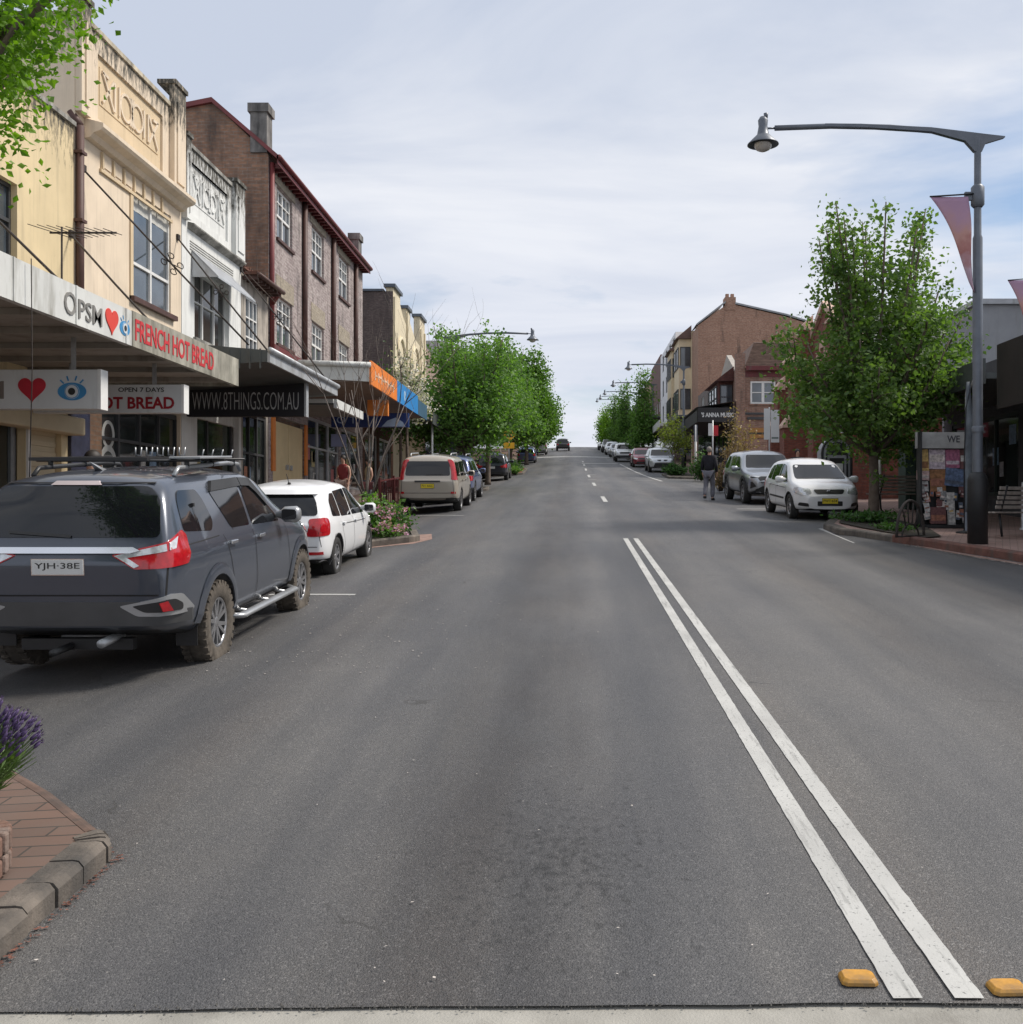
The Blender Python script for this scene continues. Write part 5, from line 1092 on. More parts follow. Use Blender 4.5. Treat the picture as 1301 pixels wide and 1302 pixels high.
    def hit(s, dr, u, v):
        if dr[0] == 'D':      # looks square onto a corner: DB / DF = rear or front corner, R or L side
            sx = 1 if dr[2] == 'R' else -1; sy = -1 if dr[1] == 'B' else 1; q = .7071
            d = Vector((-sx*q, -sy*q, 0)); o = Vector((sx*s.W/2, sy*s.L/2, v))+Vector((sx*q, -sy*q, 0))*u-d*3; h = s.bvh.ray_cast(o, d)
            return (h[0] if h[0] is not None else s.bvh.find_nearest(o+d*3.1)[0]), d
        d, fo = s.DIRS[dr]; o = fo(u, v); h = s.bvh.ray_cast(o, d)
        if h[0] is None:
            h2 = s.bvh.find_nearest(o+d*(4.2 if dr in 'RL' else 4.0)); q = h2[0]; 
            if dr in 'RL': return Vector((q.x, u, v)), d
            if dr == 'T': return Vector((u, v, q.z)), d
            return Vector((u, q.y, v)), d
        return h[0], d
    def patch(s, mb, poly, dr, off=.006, step=.07, mi=0, skirt=.03):
        bm = bmesh.new(); bm.faces.new([bm.verts.new((u, v, 0)) for u, v in poly])
        for ax in (0, 1):
            lo = min(p[ax] for p in poly); hi = max(p[ax] for p in poly); n = max(1, int((hi-lo)/step))
            for k in range(1, n):
                c = lo+(hi-lo)*k/n; co = (c, 0, 0) if ax == 0 else (0, c, 0); no = (1, 0, 0) if ax == 0 else (0, 1, 0)
                bmesh.ops.bisect_plane(bm, geom=bm.verts[:]+bm.edges[:]+bm.faces[:], plane_co=co, plane_no=no)
        bm.verts.index_update(); vs = []
        for v in bm.verts:
            h, d = s.hit(dr, v.co.x, v.co.y); vs.append(h-d*off)
        fs = [tuple(v.index for v in f.verts) for f in bm.faces]; d = s.hit(dr, poly[0][0], poly[0][1])[1]
        bnd = [(e.verts[0].index, e.verts[1].index) for e in bm.edges if e.is_boundary]; bm.free()
        mb.add(vs, fs, mi, True)
        for i, j in bnd: mb.quad(vs[i], vs[j], vs[j]+d*skirt, vs[i]+d*skirt, mi)
    def line(s, mb, pts, dr, w=.010, off=.0025, mi=0):
        P = resample(pts, .07); n = len(P); L = []
        for i in range(n):
            t = (P[min(i+1, n-1)]-P[max(i-1, 0)]).normalized(); nn = Vector((-t.y, t.x))*w/2
            for q in (P[i]-nn, P[i]+nn):
                h, d = s.hit(dr, q.x, q.y); L.append(h-d*off)
        mb.add(L, [(2*k, 2*k+2, 2*k+3, 2*k+1) for k in range(n-1)], mi)
def rounded(poly, r=.05, n=3):
    out = []; m = len(poly)
    for i in range(m):
        p, a, b = Vector(poly[i]), Vector(poly[i-1]), Vector(poly[(i+1) % m]); da, db = (a-p), (b-p); ra = min(r, da.length*.45, db.length*.45); s, e = p+da.normalized()*ra, p+db.normalized()*ra
        for k in range(n+1):
            t = k/n; out.append(tuple(s*(1-t)**2+p*2*t*(1-t)+e*t*t))
    return out
def mir(poly): return [(-u, v) for u, v in poly]
_wheels = {}
def wheel(root, x, y, r, wd, kind, tyre_m, rim_m):
    key = (kind, r, wd, tyre_m.name, rim_m.name); sx = 1 if x > 0 else -1
    if key not in _wheels:
        mb = MB(); R = .64*r if kind != 'offroad' else .60*r
        prof = [(R, -wd*.40), (R+.01, -wd*.46), (r*.86, -wd*.5), (r*.95, -wd*.47), (r, -wd*.38), (r, wd*.38), (r*.95, wd*.47), (r*.86, wd*.5), (R+.01, wd*.46), (R, wd*.40)]; M = Matrix.Rotation(math.pi/2, 4, 'Y'); mb.lathe(prof, 40, M)
        if kind == 'offroad':
            for k in range(30):
                a = 2*math.pi*k/30
                for sgn, o_ in ((1, 0), (-1, .5)):
                    a2 = a+o_*2*math.pi/30; ca, sa = math.cos(a2), math.sin(a2); T = lambda p, q, w_: (w_, p*ca-q*sa, p*sa+q*ca)
                    mb.box(r*.90, r*1.018, -.022, .022, sgn*wd*.22, sgn*wd*.49, 0, T)
        tm = mb.build('wheel', tyre_m, None)
        mb = MB(); f = wd*.5
        mb.lathe([(R+.002, f*.82), (R-.012, f*.86), (R-.022, f*.74)], 40, M); mb.lathe([(R-.022, f*.74), (R-.03, f*.60), (R-.035, -f*.2)], 40, M, 1); ns = 5 if kind != 'offroad' else 6
        mb.lathe([(.0, f*.74), (.045, f*.72), (.06, f*.62), (.06, 0)], 16, M)
        if kind == 'cover':
            mb.lathe([(0, f*.55), (R*.5, f*.62), (R-.02, f*.7)], 40, M)
            for k in range(9):
                a = 2*math.pi*k/9; ca, sa = math.cos(a), math.sin(a); T = lambda p, q, w_: (w_, p*ca-q*sa, p*sa+q*ca); mb.box(R*.55, R*.82, -.03, .03, f*.6, f*.69, 1, T)
        else:
            for k in range(ns):
                a0 = 2*math.pi*k/ns+.3
                for da in ((-.16, .16) if kind != 'simple' else (0,)):
                    p0 = Vector((0, math.cos(a0+da*.6)*.05, math.sin(a0+da*.6)*.05)); p1 = Vector((0, math.cos(a0+da*1.35)*(R-.015), math.sin(a0+da*1.35)*(R-.015))); d = (p1-p0).normalized(); n = Vector((0, -d.z, d.y)); w0, w1 = (.019, .015) if kind != 'simple' else (.05, .04)
                    v = [p0+n*w0, p0-n*w0, p1-n*w1, p1+n*w1]; vs = [(f*.70, q.y, q.z) for q in v[:2]]+[(f*.80, q.y, q.z) for q in v[2:]]+[(f*.35, q.y, q.z) for q in v]; mb.add(vs, [(0, 1, 2, 3), (4, 5, 6, 7), (0, 1, 5, 4), (1, 2, 6, 5), (2, 3, 7, 6), (3, 0, 4, 7)])
        rm = mb.build('rim', [rim_m, black], None)
        mb = MB(); mb.lathe([(0, f*.15), (R-.03, f*.15)], 32, M); mb.lathe([(0, f*.2), (R*.55, f*.2), (R*.55, f*.15)], 24, M); hb = mb.build('brake_disc', black, None)
        _wheels[key] = (tm.data, rm.data, hb.data)
        for o in (tm, rm, hb): bpy.data.objects.remove(o)
    a, b, c = _wheels[key]
    t = bpy.data.objects.new('wheel', a); COL.objects.link(t); t.parent = root; t.location = (x, y, r); t.rotation_euler = (random.uniform(0, 3), 0, 0) if sx > 0 else (random.uniform(0, 3), 0, math.pi)
    for nm, d in (('rim', b), ('brake_disc', c)):
        o = bpy.data.objects.new(nm, d); COL.objects.link(o); o.parent = t
plate_white = mat('plate_white', (.62, .63, .62), .4, var=.04, obj=True); plate_yellow = mat('plate_yellow', (.70, .55, .03), .4, var=.04, obj=True); plate_blk = mat('plate_black', (.02, .02, .02), .5, obj=True)
darktrim = mat('dark_trim', (.028, .029, .031), .55, obj=True); gap_m = mat('panel_gap', (.008, .008, .009), .8, obj=True); satin = mat('satin_silver', (.38, .39, .40), .35, .6, obj=True)

SPEC = {
 'suv': dict(L=4.62, W=1.82, r=.365, axles=(-1.34, 1.44), arch=1.15, tumble=.27,
   top=[(-2.31, .84), (-2.285, .95), (-2.24, 1.06), (-2.02, 1.50), (-1.92, 1.585), (-1.6, 1.625), (-.6, 1.65), (.1, 1.63), (.42, 1.575), (1.12, 1.11), (1.3, 1.07), (1.95, .98), (2.2, .90), (2.31, .70)],
   belt=[(-2.3, 1.0), (-1.0, 1.0), (1.2, .96), (2.3, .80)], bot=[(-2.31, .45), (-2.2, .36), (-1.8, .30), (1.9, .30), (2.31, .36)],
   plan=[(-2.31, .80), (-2.27, .90), (-2.1, .965), (-1.6, .99), (0, .99), (1.6, .985), (2.05, .90), (2.25, .76), (2.31, .62)]),
 'mux': dict(L=4.62, W=1.82, r=.365, axles=(-1.34, 1.44), arch=1.15, tumble=.27,
   top=[(-2.31, .92), (-2.29, 1.02), (-2.25, 1.12), (-2.06, 1.56), (-1.97, 1.645), (-1.6, 1.685), (-.6, 1.70), (.1, 1.68), (.42, 1.625), (1.12, 1.20), (1.3, 1.15), (1.95, 1.06), (2.2, .97), (2.31, .75)],
   belt=[(-2.3, 1.12), (-1.0, 1.10), (1.2, 1.05), (2.3, .88)], bot=[(-2.31, .50), (-2.2, .42), (-1.8, .33), (1.9, .33), (2.31, .38)],
   plan=[(-2.31, .83), (-2.27, .91), (-2.1, .965), (-1.6, .99), (0, .99), (1.6, .985), (2.05, .90), (2.25, .76), (2.31, .62)]),
 'hatch': dict(L=3.90, W=1.70, r=.31, axles=(-1.28, 1.20), arch=1.14, tumble=.30,
   top=[(-1.95, .78), (-1.93, .90), (-1.87, .98), (-1.66, 1.30), (-1.52, 1.385), (-1.1, 1.44), (-.4, 1.462), (.1, 1.435), (.42, 1.34), (1.05, 1.0), (1.18, .94), (1.6, .86), (1.83, .75), (1.95, .56)],
   belt=[(-1.95, .90), (-.8, .88), (1.0, .84), (1.95, .68)], bot=[(-1.95, .34), (-1.85, .26), (-1.5, .22), (1.6, .22), (1.95, .28)],
   plan=[(-1.95, .78), (-1.92, .87), (-1.75, .95), (-1.3, .99), (0, 1.0), (1.3, .98), (1.65, .90), (1.88, .74), (1.95, .58)]),
 'box': dict(L=4.45, W=1.765, r=.335, axles=(-1.28, 1.33), arch=1.15, tumble=.17,
   top=[(-2.225, .86), (-2.21, .98), (-2.16, 1.06), (-2.04, 1.48), (-1.98, 1.60), (-1.8, 1.645), (-.5, 1.66), (.15, 1.63), (.85, 1.11), (1.0, 1.07), (1.8, .99), (2.1, .90), (2.225, .70)],
   belt=[(-2.2, 1.0), (1.0, .98), (2.2, .8)], bot=[(-2.225, .46), (-2.1, .36), (-1.7, .28), (1.8, .28), (2.225, .36)],
   plan=[(-2.225, .84), (-2.19, .92), (-2.0, .975), (-1.5, .99), (0, 1.0), (1.6, .98), (1.95, .91), (2.17, .76), (2.225, .62)]),
 'van': dict(L=4.9, W=1.80, r=.33, axles=(-1.5, 1.55), arch=1.15, tumble=.08,
   top=[(-2.45, 1.0), (-2.44, 1.5), (-2.40, 1.92), (-2.3, 2.0), (.9, 2.02), (1.3, 1.9), (2.0, 1.2), (2.3, 1.0), (2.45, .75)],
   belt=[(-2.45, 1.1), (2.45, 1.0)], bot=[(-2.45, .4), (-2.2, .28), (2.2, .28), (2.45, .34)],
   plan=[(-2.45, .93), (-2.4, .97), (-2.2, .99), (0, 1.0), (1.8, .98), (2.2, .88), (2.45, .66)]),
}
def car(model, label, loc, rz, paint, group, tyre_m=rubber, rim_m=alloy, rim='twin', name='parked_car', rear=None, front=None, side=None, low=False, plate=None, pm=plate_white, scale=1.0, extra=None, cat='car'):
    sp = SPEC[model]; c = Car(sp); W, L, r = sp['W'], sp['L'], sp['r']
    t = thing(name, label, cat, loc, rz, group); t.scale = (scale,)*3
    b = c.make_body(paint); b.parent = t
    def P(nm, m, fn, parent=t):
        mb = MB(); fn(mb)
        return mb.build(nm, m, parent, world=False) if mb.v else None
    for y in sp['axles']:
        for sx in (1, -1): wheel(t, sx*(W/2-.125), y, r, .235 if model != 'hatch' else .195, rim, tyre_m, rim_m)
    D = DETAIL[model]; D = {**D, **(side or {})}
    for dr in 'RL':
        for poly in D['panes']: P('side_window', carglass, lambda mb: c.patch(mb, rounded(poly, .045), dr, .004))
        def gaps(mb):
            for pts in D['gaps']: c.line(mb, pts, dr)
            for y in sp['axles']: c.line(mb, [(y+c.ra()*1.0*math.cos(a), r+.01+c.ra()*math.sin(a)) for a in [math.pi*k/14 for k in range(0, 15)]], dr, .016, .004)
        P('panel_gaps', gap_m, gaps)
        sgn = 1 if dr == 'R' else -1
        for hy, hz in D['handles']:
            h, _ = c.hit(dr, hy, hz); mb = MB(); mb.box(h.x+sgn*.012-.012, h.x+sgn*.012+.022, hy-.085, hy+.085, hz-.014, hz+.018); mb.box(h.x-.03, h.x+.03, hy-.085, hy-.06, hz-.014, hz+.012); mb.box(h.x-.03, h.x+.03, hy+.06, hy+.085, hz-.014, hz+.012); mb.build('door_handle', D.get('handle_m', paint), t, world=False, bevel=.006)
        my, mz = D['mirror']; h, _ = c.hit(dr, my, mz-.05); x0 = h.x
        mb = MB(); vs = []; fs = []
        for k, (dx, sy, sz) in enumerate(((.00, .03, .03), (.06, .04, .05), (.10, .075, .085), (.22, .08, .09), (.26, .055, .06))):
            for a in range(10): an = 2*math.pi*a/10; vs.append((x0+sgn*dx, my+sy*math.cos(an)*(1 if math.cos(an) > 0 else .8), mz+sz*math.copysign(abs(math.sin(an))**.7, math.sin(an))))
        for k in range(4): fs += [(k*10+a, k*10+(a+1) % 10, (k+1)*10+(a+1) % 10, (k+1)*10+a) for a in range(10)]
        fs.append(tuple(range(40, 50))); mb.add(vs, fs, 0, True); mo = mb.build('wing_mirror', D.get('mirror_m', paint), t, world=False)
        mb = MB(); mb.prism(rounded([(x0+sgn*.08, mz-.055), (x0+sgn*.235, mz-.05), (x0+sgn*.235, mz+.055), (x0+sgn*.08, mz+.06)], .03), TF(my-.064), 0, .006); mb.build('mirror_glass', carglass, mo, world=False)
    P('rear_window', carglass, lambda mb: c.patch(mb, rounded(D['rear_glass'], .06), 'B', .004)); P('windscreen', carglass, lambda mb: c.patch(mb, rounded(D['screen'], .06), 'F', .004))
    P('front_wiper', black, lambda mb: (c.line(mb, D['wipe'], 'F', .022, .016), c.line(mb, mir(D['wipe']), 'F', .022, .016)))
    for s in (1, -1):
        f = (lambda p: p) if s > 0 else mir
        rl = D['tail'] if rear is None or 'tail' not in rear else rear['tail']
        def lamp(mb):
            for dr, poly, mi in rl:
                if dr == 'D': c.patch(mb, poly, 'DB'+('R' if s > 0 else 'L'), .010 if mi == 0 else .014, .045, mi)
                elif dr == 'B': c.patch(mb, f(poly), 'B', .012 if mi == 0 else .017, .05, mi)
                else: c.patch(mb, poly, 'R' if s > 0 else 'L', .012 if mi == 0 else .017, .05, mi)
        P('tail_lamp', [redlens, clearlens, redlens], lamp)
        hl = D['head'] if front is None or 'head' not in front else front['head']
        def lamp2(mb):
            for dr, poly, mi in hl:
                if dr == 'D': c.patch(mb, poly, 'DF'+('R' if s > 0 else 'L'), .008 if mi == 0 else .012, .045, mi)
                elif dr == 'F': c.patch(mb, f(poly), 'F', .010 if mi == 0 else .015, .05, mi)
                else: c.patch(mb, poly, 'R' if s > 0 else 'L', .010 if mi == 0 else .015, .05, mi)
        P('headlamp', [clearlens, black], lamp2)
    for key, dr, src in (('rear', 'B', rear), ('front', 'F', front)):
        src = {**D.get(key, {}), **(src or {})}
        for nm, m, polys in src.get('trim', ()):
            P(nm, m, lambda mb: [c.patch(mb, q, dr, o, .07) for q, o in polys])
        for nm, m, pts, w in src.get('lines', ()): P(nm, m, lambda mb: c.line(mb, pts, dr, w, .010))
        if 'plate' in src:
            x, z, w, h, m, txt = src['plate']; hh, d = c.hit(dr, x, z); sy = -1 if dr == 'B' else 1; T = (lambda a, dd, zz: (a, hh.y-dd, zz)) if dr == 'B' else (lambda a, dd, zz: (-a, hh.y+dd, zz))
            xx = x if dr == 'B' else -x; mb = MB(); mb.box(xx-w/2, xx+w/2, .004, .016, z-h/2, z+h/2, 0, T); mb.box(xx-w/2-.008, xx+w/2+.008, -.03, .010, z-h/2-.008, z+h/2+.008, 1, T); po = mb.build('number_plate', [m, chrome if m is plate_white else plate_blk], t, world=False)
            if txt: mb = MB(); mb.text(txt, T, xx-w*.44, xx+w*.44, z-h*.22, z+h*.30, .0165, .018, 0, .004); mb.build('lettering', plate_blk, po, world=False)
    if extra: extra(t, c)
    return t
DETAIL = {
 'mux': dict(panes=[[(-1.93, 1.215), (-1.34, 1.175), (-1.25, 1.26), (-1.33, 1.45), (-1.42, 1.54), (-1.80, 1.545), (-1.88, 1.45)], [(-.84, 1.16), (-.55, 1.155), (-.30, 1.15), (-.30, 1.555), (-1.04, 1.55), (-1.10, 1.50)], [(-.22, 1.145), (.72, 1.12), (.64, 1.20), (.16, 1.50), (.03, 1.55), (-.22, 1.56)]],
   gaps=[[(-.26, 1.10), (-.25, .6), (-.28, .38)], [(-1.10, 1.12), (-1.0, .9), (-.93, .66), (-.92, .40)], [(.86, 1.08), (.92, .78), (.96, .44)], [(-.92, .38), (.95, .38)], [(-.80, 1.14), (-.94, 1.4), (-1.12, 1.56)], [(-2.2, 1.10), (-1.2, 1.12)]], handles=((-.95, 1.04), (-.10, 1.03)), mirror=(.64, 1.19),
   rear_glass=[(-.74, 1.19), (.74, 1.19), (.68, 1.5), (.58, 1.59), (-.58, 1.59), (-.68, 1.5)], screen=[(-.72, 1.21), (.72, 1.21), (.60, 1.59), (-.60, 1.59)], wipe=[(-.65, 1.23), (.0, 1.235)],
   tail=[], head=[('D', rounded([(-.26, .88), (.02, .86), (.30, .94), (.34, 1.01), (-.02, .98), (-.26, .94)], .03), 0)], rear={}, front=dict(trim=[('grille', black, [([(-.48, .80), (.48, .80), (.52, .97), (-.52, .97)], .008)])])),
 'suv': dict(panes=[[(-1.98, 1.08), (-1.32, 1.06), (-1.24, 1.14), (-1.32, 1.38), (-1.42, 1.47), (-1.80, 1.47), (-1.90, 1.38)], [(-.86, 1.06), (-.30, 1.055), (-.30, 1.47), (-1.02, 1.47), (-1.08, 1.42)], [(-.22, 1.05), (.68, 1.02), (.62, 1.10), (.14, 1.42), (.02, 1.47), (-.22, 1.475)]],
   gaps=[[(-.26, 1.0), (-.25, .55), (-.28, .36)], [(-1.10, 1.02), (-1.0, .86), (-.93, .62), (-.92, .38)], [(.86, 1.0), (.92, .75), (.96, .42)], [(-.92, .36), (.95, .36)], [(-.82, 1.04), (-.92, 1.3), (-1.1, 1.46)]], handles=((-.95, .94), (-.10, .93)), mirror=(.62, 1.09),
   rear_glass=[(-.70, 1.08), (.70, 1.08), (.66, 1.40), (.58, 1.52), (-.58, 1.52), (-.66, 1.40)], screen=[(-.72, 1.12), (.72, 1.12), (.60, 1.53), (-.60, 1.53)], wipe=[(-.65, 1.14), (.0, 1.145)],
   tail=[('D', rounded([(-.30, .88), (-.22, .78), (.2, .80), (.24, .92), (.2, 1.04), (-.05, .98)], .03), 0)], head=[('D', rounded([(-.26, .80), (.02, .78), (.30, .86), (.34, .93), (-.02, .90), (-.26, .86)], .03), 0)],
   rear=dict(trim=[('bumper', darktrim, [([(-.92, .40), (.92, .40), (.92, .55), (-.92, .55)], .012)])]),
   front=dict(trim=[('grille', black, [([(-.48, .74), (.48, .74), (.52, .90), (-.52, .90)], .008)]), ('bumper', darktrim, [([(-.86, .38), (.86, .38), (.80, .60), (-.80, .60)], .010)])])),
 'hatch': dict(panes=[[(-1.42, .95), (-.95, .925), (-.95, 1.29), (-1.14, 1.29), (-1.34, 1.18)], [(-.90, .92), (-.20, .90), (-.20, 1.335), (-.90, 1.315)], [(-.13, .90), (.88, .88), (.78, .96), (.24, 1.285), (.06, 1.33), (-.13, 1.34)]],
   gaps=[[(-.16, .88), (-.15, .5), (-.2, .28)], [(-1.0, .88), (-.95, .7), (-.84, .5), (-.84, .30)], [(.86, .86), (.90, .6), (.80, .3)], [(-.84, .28), (.8, .28)], [(-.9, .8), (.8, .76)]], handles=((-.88, .81), (-.02, .80)), mirror=(.68, .96),
   rear_glass=[(-.66, .985), (.66, .985), (.62, 1.15), (.53, 1.30), (-.53, 1.30), (-.62, 1.15)], screen=[(-.64, .99), (.64, .99), (.55, 1.325), (-.55, 1.325)], wipe=[(-.6, 1.0), (.0, 1.005)],
   tail=[('D', rounded([(-.20, .70), (.15, .71), (.15, .91), (-.15, .92)], .05), 0)], head=[('D', rounded([(-.24, .62), (.06, .63), (.28, .70), (.30, .78), (-.02, .76), (-.24, .71)], .04), 0)],
   rear=dict(trim=[('reflector', redlens, [([(.45, .40), (.74, .40), (.74, .445), (.45, .445)], .010), ([(-.74, .40), (-.45, .40), (-.45, .445), (-.74, .445)], .010)])]),
   front=dict(trim=[('grille', black, [(rounded([(-.36, .62), (.36, .62), (.40, .73), (-.40, .73)], .04), .008)]), ('air_intake', black, [(rounded([(-.55, .32), (.55, .32), (.50, .45), (-.50, .45)], .03), .008)])])),
 'box': dict(panes=[[(-1.93, 1.07), (-1.25, 1.06), (-1.15, 1.46), (-1.86, 1.47)], [(-1.05, 1.06), (-.30, 1.05), (-.30, 1.48), (-1.08, 1.47)], [(-.22, 1.05), (.60, 1.04), (.54, 1.12), (.08, 1.46), (-.02, 1.48), (-.22, 1.485)]],
   gaps=[[(-.26, 1.0), (-.25, .6), (-.28, .35)], [(-1.15, 1.02), (-1.0, .86), (-.90, .62), (-.90, .36)], [(.72, 1.0), (.80, .7), (.80, .38)], [(-.90, .34), (.8, .34)]], handles=((-.95, .94), (-.10, .93)), mirror=(.52, 1.10),
   rear_glass=[(-.64, 1.09), (.64, 1.09), (.60, 1.50), (-.60, 1.50)], screen=[(-.70, 1.12), (.70, 1.12), (.60, 1.55), (-.60, 1.55)], wipe=[(-.65, 1.135), (.0, 1.14)],
   tail=[('D', rounded([(-.13, .97), (.15, .97), (.13, 1.2), (.06, 1.5), (.02, 1.55), (-.06, 1.55), (-.08, 1.2)], .03), 0)], head=[('D', rounded([(-.3, .76), (.1, .77), (.22, .92), (-.26, .93)], .04), 0)],
   rear=dict(trim=[('bumper', darktrim, [([(-.86, .36), (.86, .36), (.86, .46), (-.86, .46)], .012)])]),
   front=dict(trim=[('grille', black, [([(-.42, .74), (.42, .74), (.42, .90), (-.42, .90)], .008)]), ('bumper', darktrim, [([(-.80, .36), (.80, .36), (.76, .56), (-.76, .56)], .010)])])),
 'van': dict(panes=[[(.5, 1.15), (1.75, 1.12), (1.2, 1.75), (.5, 1.75)]], gaps=[[(.4, 1.8), (.4, .4)], [(-.9, 1.8), (-.9, .4)], [(1.75, 1.1), (1.7, .4)]], handles=((.5, 1.0), (.2, 1.0)), mirror=(1.65, 1.25),
   rear_glass=[(-.72, 1.25), (.72, 1.25), (.68, 1.75), (-.68, 1.75)], screen=[(-.72, 1.25), (.72, 1.25), (.66, 1.8), (-.66, 1.8)], wipe=[(-.6, 1.27), (0, 1.28)],
   tail=[('D', [(-.10, .7), (.06, .7), (.06, 1.25), (-.10, 1.25)], 0)], head=[('D', [(-.28, .78), (.1, .8), (.26, 1.0), (-.24, .95)], 0)],
   rear=dict(trim=[('bumper', darktrim, [([(-.88, .36), (.88, .36), (.88, .56), (-.88, .56)], .012)])]), front=dict(trim=[('grille', black, [([(-.42, .7), (.42, .7), (.42, .86), (-.42, .86)], .008)])])),
}
PARKL, PARKR = 'cars parked along the left kerb', 'cars parked along the right kerb'
def place(px, py, side_x=None): return G(px, py)
def pitch(t, y):
    t.rotation_euler = (math.atan(slope(y))*math.cos(t.rotation_euler.z), 0, t.rotation_euler.z); return t
def put(x, y, back): return (x, y, ground(x, y))

# -- grey seven-seat wagon in the foreground
suv_paint = paint_mat('grey_paint', (.056, .067, .090), .30, .30, .25)
def suv_extra(t, c):
    ch = MB(); c.patch(ch, [(-.60, 1.09), (-.52, 1.07), (.52, 1.07), (.60, 1.09), (.54, 1.118), (-.54, 1.118)], 'B', .022, .06); ch.build('chrome_bar', chrome, t, world=False)
    for s in (1, -1):
        f = (lambda p: p) if s > 0 else mir
        D_ = 'DBR' if s > 0 else 'DBL'
        mb = MB(); c.patch(mb, rounded([(-.34, .655), (-.24, .575), (.24, .575), (.26, .60), (.10, .735), (-.02, .745)], .02), D_, .016, .05); mb.build('fog_surround', satin, t, world=False)
        mb = MB(); c.patch(mb, rounded([(-.27, .655), (-.20, .605), (.10, .61), (.10, .66), (.02, .705), (-.06, .705)], .02), D_, .024, .05); c.patch(mb, [(-.10, .615), (-.01, .615), (-.06, .695), (-.12, .68)], D_, .042, .2, 1); mb.build('fog_lamp', [black, redlens], t, world=False)
        # weather shields, side step, roof rail
        mb = MB(); dr = 'R' if s > 0 else 'L'
        c.patch(mb, [(-1.10, 1.51), (-.24, 1.53), (-.24, 1.61), (-1.0, 1.60)], dr, .022, .08); c.patch(mb, [(-.22, 1.53), (.02, 1.52), (.18, 1.45), (.42, 1.30), (.32, 1.44), (.08, 1.60), (-.22, 1.61)], dr, .022, .08); mb.build('weather_shield', darktrim, t, world=False)
        mb = MB(); x = s*(c.W/2+.02); mb.tube([(x-s*.10, -.95, .36), (x, -.85, .345), (x, .95, .345), (x-s*.10, 1.02, .36)], .052, 10, flat=.55)
        for y in (-.6, .1, .7): mb.tube([(x, y, .345), (x-s*.35, y, .40)], .02, 6)
        mb.build('side_step', satin, t, world=False)
        mb = MB(); x = s*.60
        mb.tube([(x, -1.55, 1.66), (x, -1.45, 1.725), (x, -.2, 1.75), (x, .12, 1.735), (x, .2, 1.67)], .020, 8); mb.build('roof_rail', satin if s > 0 else black, t, world=False)
        mb = MB(); mb.box(s*(c.W/2-.24), s*(c.W/2-.06), -1.34-.435, -1.34-.42, .24, .44); mb.build('mud_flap', black, t, world=False)
        for ya in c.sp['axles']:
            rr = c.ra(); mb = MB()
            for k in range(18):
                a0, a1 = math.pi*(.04+.92*k/18), math.pi*(.04+.92*(k+1)/18)
                def q(a, r_, o):
                    y, z = ya+r_*math.cos(a), c.sp['r']+.01+r_*math.sin(a); h, d = c.hit('R' if s > 0 else 'L', y, z); return h-d*o
                P = [q(a0, rr, .015), q(a1, rr, .015), q(a1, rr+.03, .020), q(a0, rr+.03, .020), q(a0, rr+.10, .004), q(a1, rr+.10, .004)]
                P2 = [P[0]-Vector((s*.06, 0, 0)), P[1]-Vector((s*.06, 0, 0))]
                mb.add(P, [(0, 1, 2, 3), (3, 2, 5, 4)], 0, True); mb.quad(P[0], P[1], P2[1], P2[0])
            mb.build('wheel_arch_flare', suv_paint, t, world=False)
    # roof basket: bars, side members, bent hooks
    for y in (-1.25, -.62, -.02):
        mb = MB(); mb.tube([(-.72, y, 1.785), (.72, y, 1.785)], .022, 8, flat=.5)
        for s in (1, -1): mb.tube([(s*.60, y, 1.72), (s*.60, y, 1.785)], .022, 8)
        mb.build('crossbar', black, t, world=False)
    mb = MB()
    for x in (-.70, -.2, .25): mb.box(x-.03, x+.03, -1.35, .12, 1.795, 1.815)
    mb.box(-.73, .3, -1.37, -1.33, 1.785, 1.815); mb.build('roof_rack', black, t, world=False)
    mb = MB(); mb.box(.46, .74, -1.30, -.45, 1.80, 1.822); mb.build('roof_board', satin, t, world=False, bevel=.008)
    mb = MB()
    for k in range(5):
        x = -.40+k*.11; mb.tube([(x, .05, 1.82), (x, .05, 1.905)], .007, 6); mb.tube([(x, .05, 1.825), (x+.055, .05, 1.822), (x+.06, .05, 1.905)], .007, 6)
    for k in range(4):
        x = .16+k*.10; mb.tube([(x, .35, 1.80), (x+.02, .35, 1.88)], .007, 6)
    mb.build('rack_hooks', satin, t, world=False)
    mb = MB(); mb.add([(-.04, -1.6, 1.69), (.04, -1.6, 1.69), (0.0, -1.80, 1.785), (-.012, -1.46, 1.70), (.012, -1.46, 1.70)], [(0, 2, 3), (1, 2, 4), (0, 1, 2), (3, 4, 2)]); mb.build('antenna_fin', satin, t, world=False)
    mb = MB(); c.patch(mb, [(-.20, 1.60), (.20, 1.60), (.17, 1.632), (-.17, 1.632)], 'B', .02, .05); mb.build('brake_lamp', mat('grey_lens', (.42, .36, .36), .3, obj=True), t, world=False)
    mb = MB(); c.line(mb, [(.04, 1.20), (-.46, 1.235)], 'B', .022, .016); mb.build('rear_wiper', black, t, world=False)
    mb = MB(); mb.tube([(.30, -2.34, .36), (.32, -2.0, .38)], .035, 10); mb.build('exhaust_pipe', galv, t, world=False)
    mb = MB(); mb.tube([(-.05, -2.40, .30), (-.05, -1.9, .30)], .03, 8); mb.box(-.45, .45, -2.1, -2.03, .27, .36); mb.build('tow_bar', black, t, world=False)
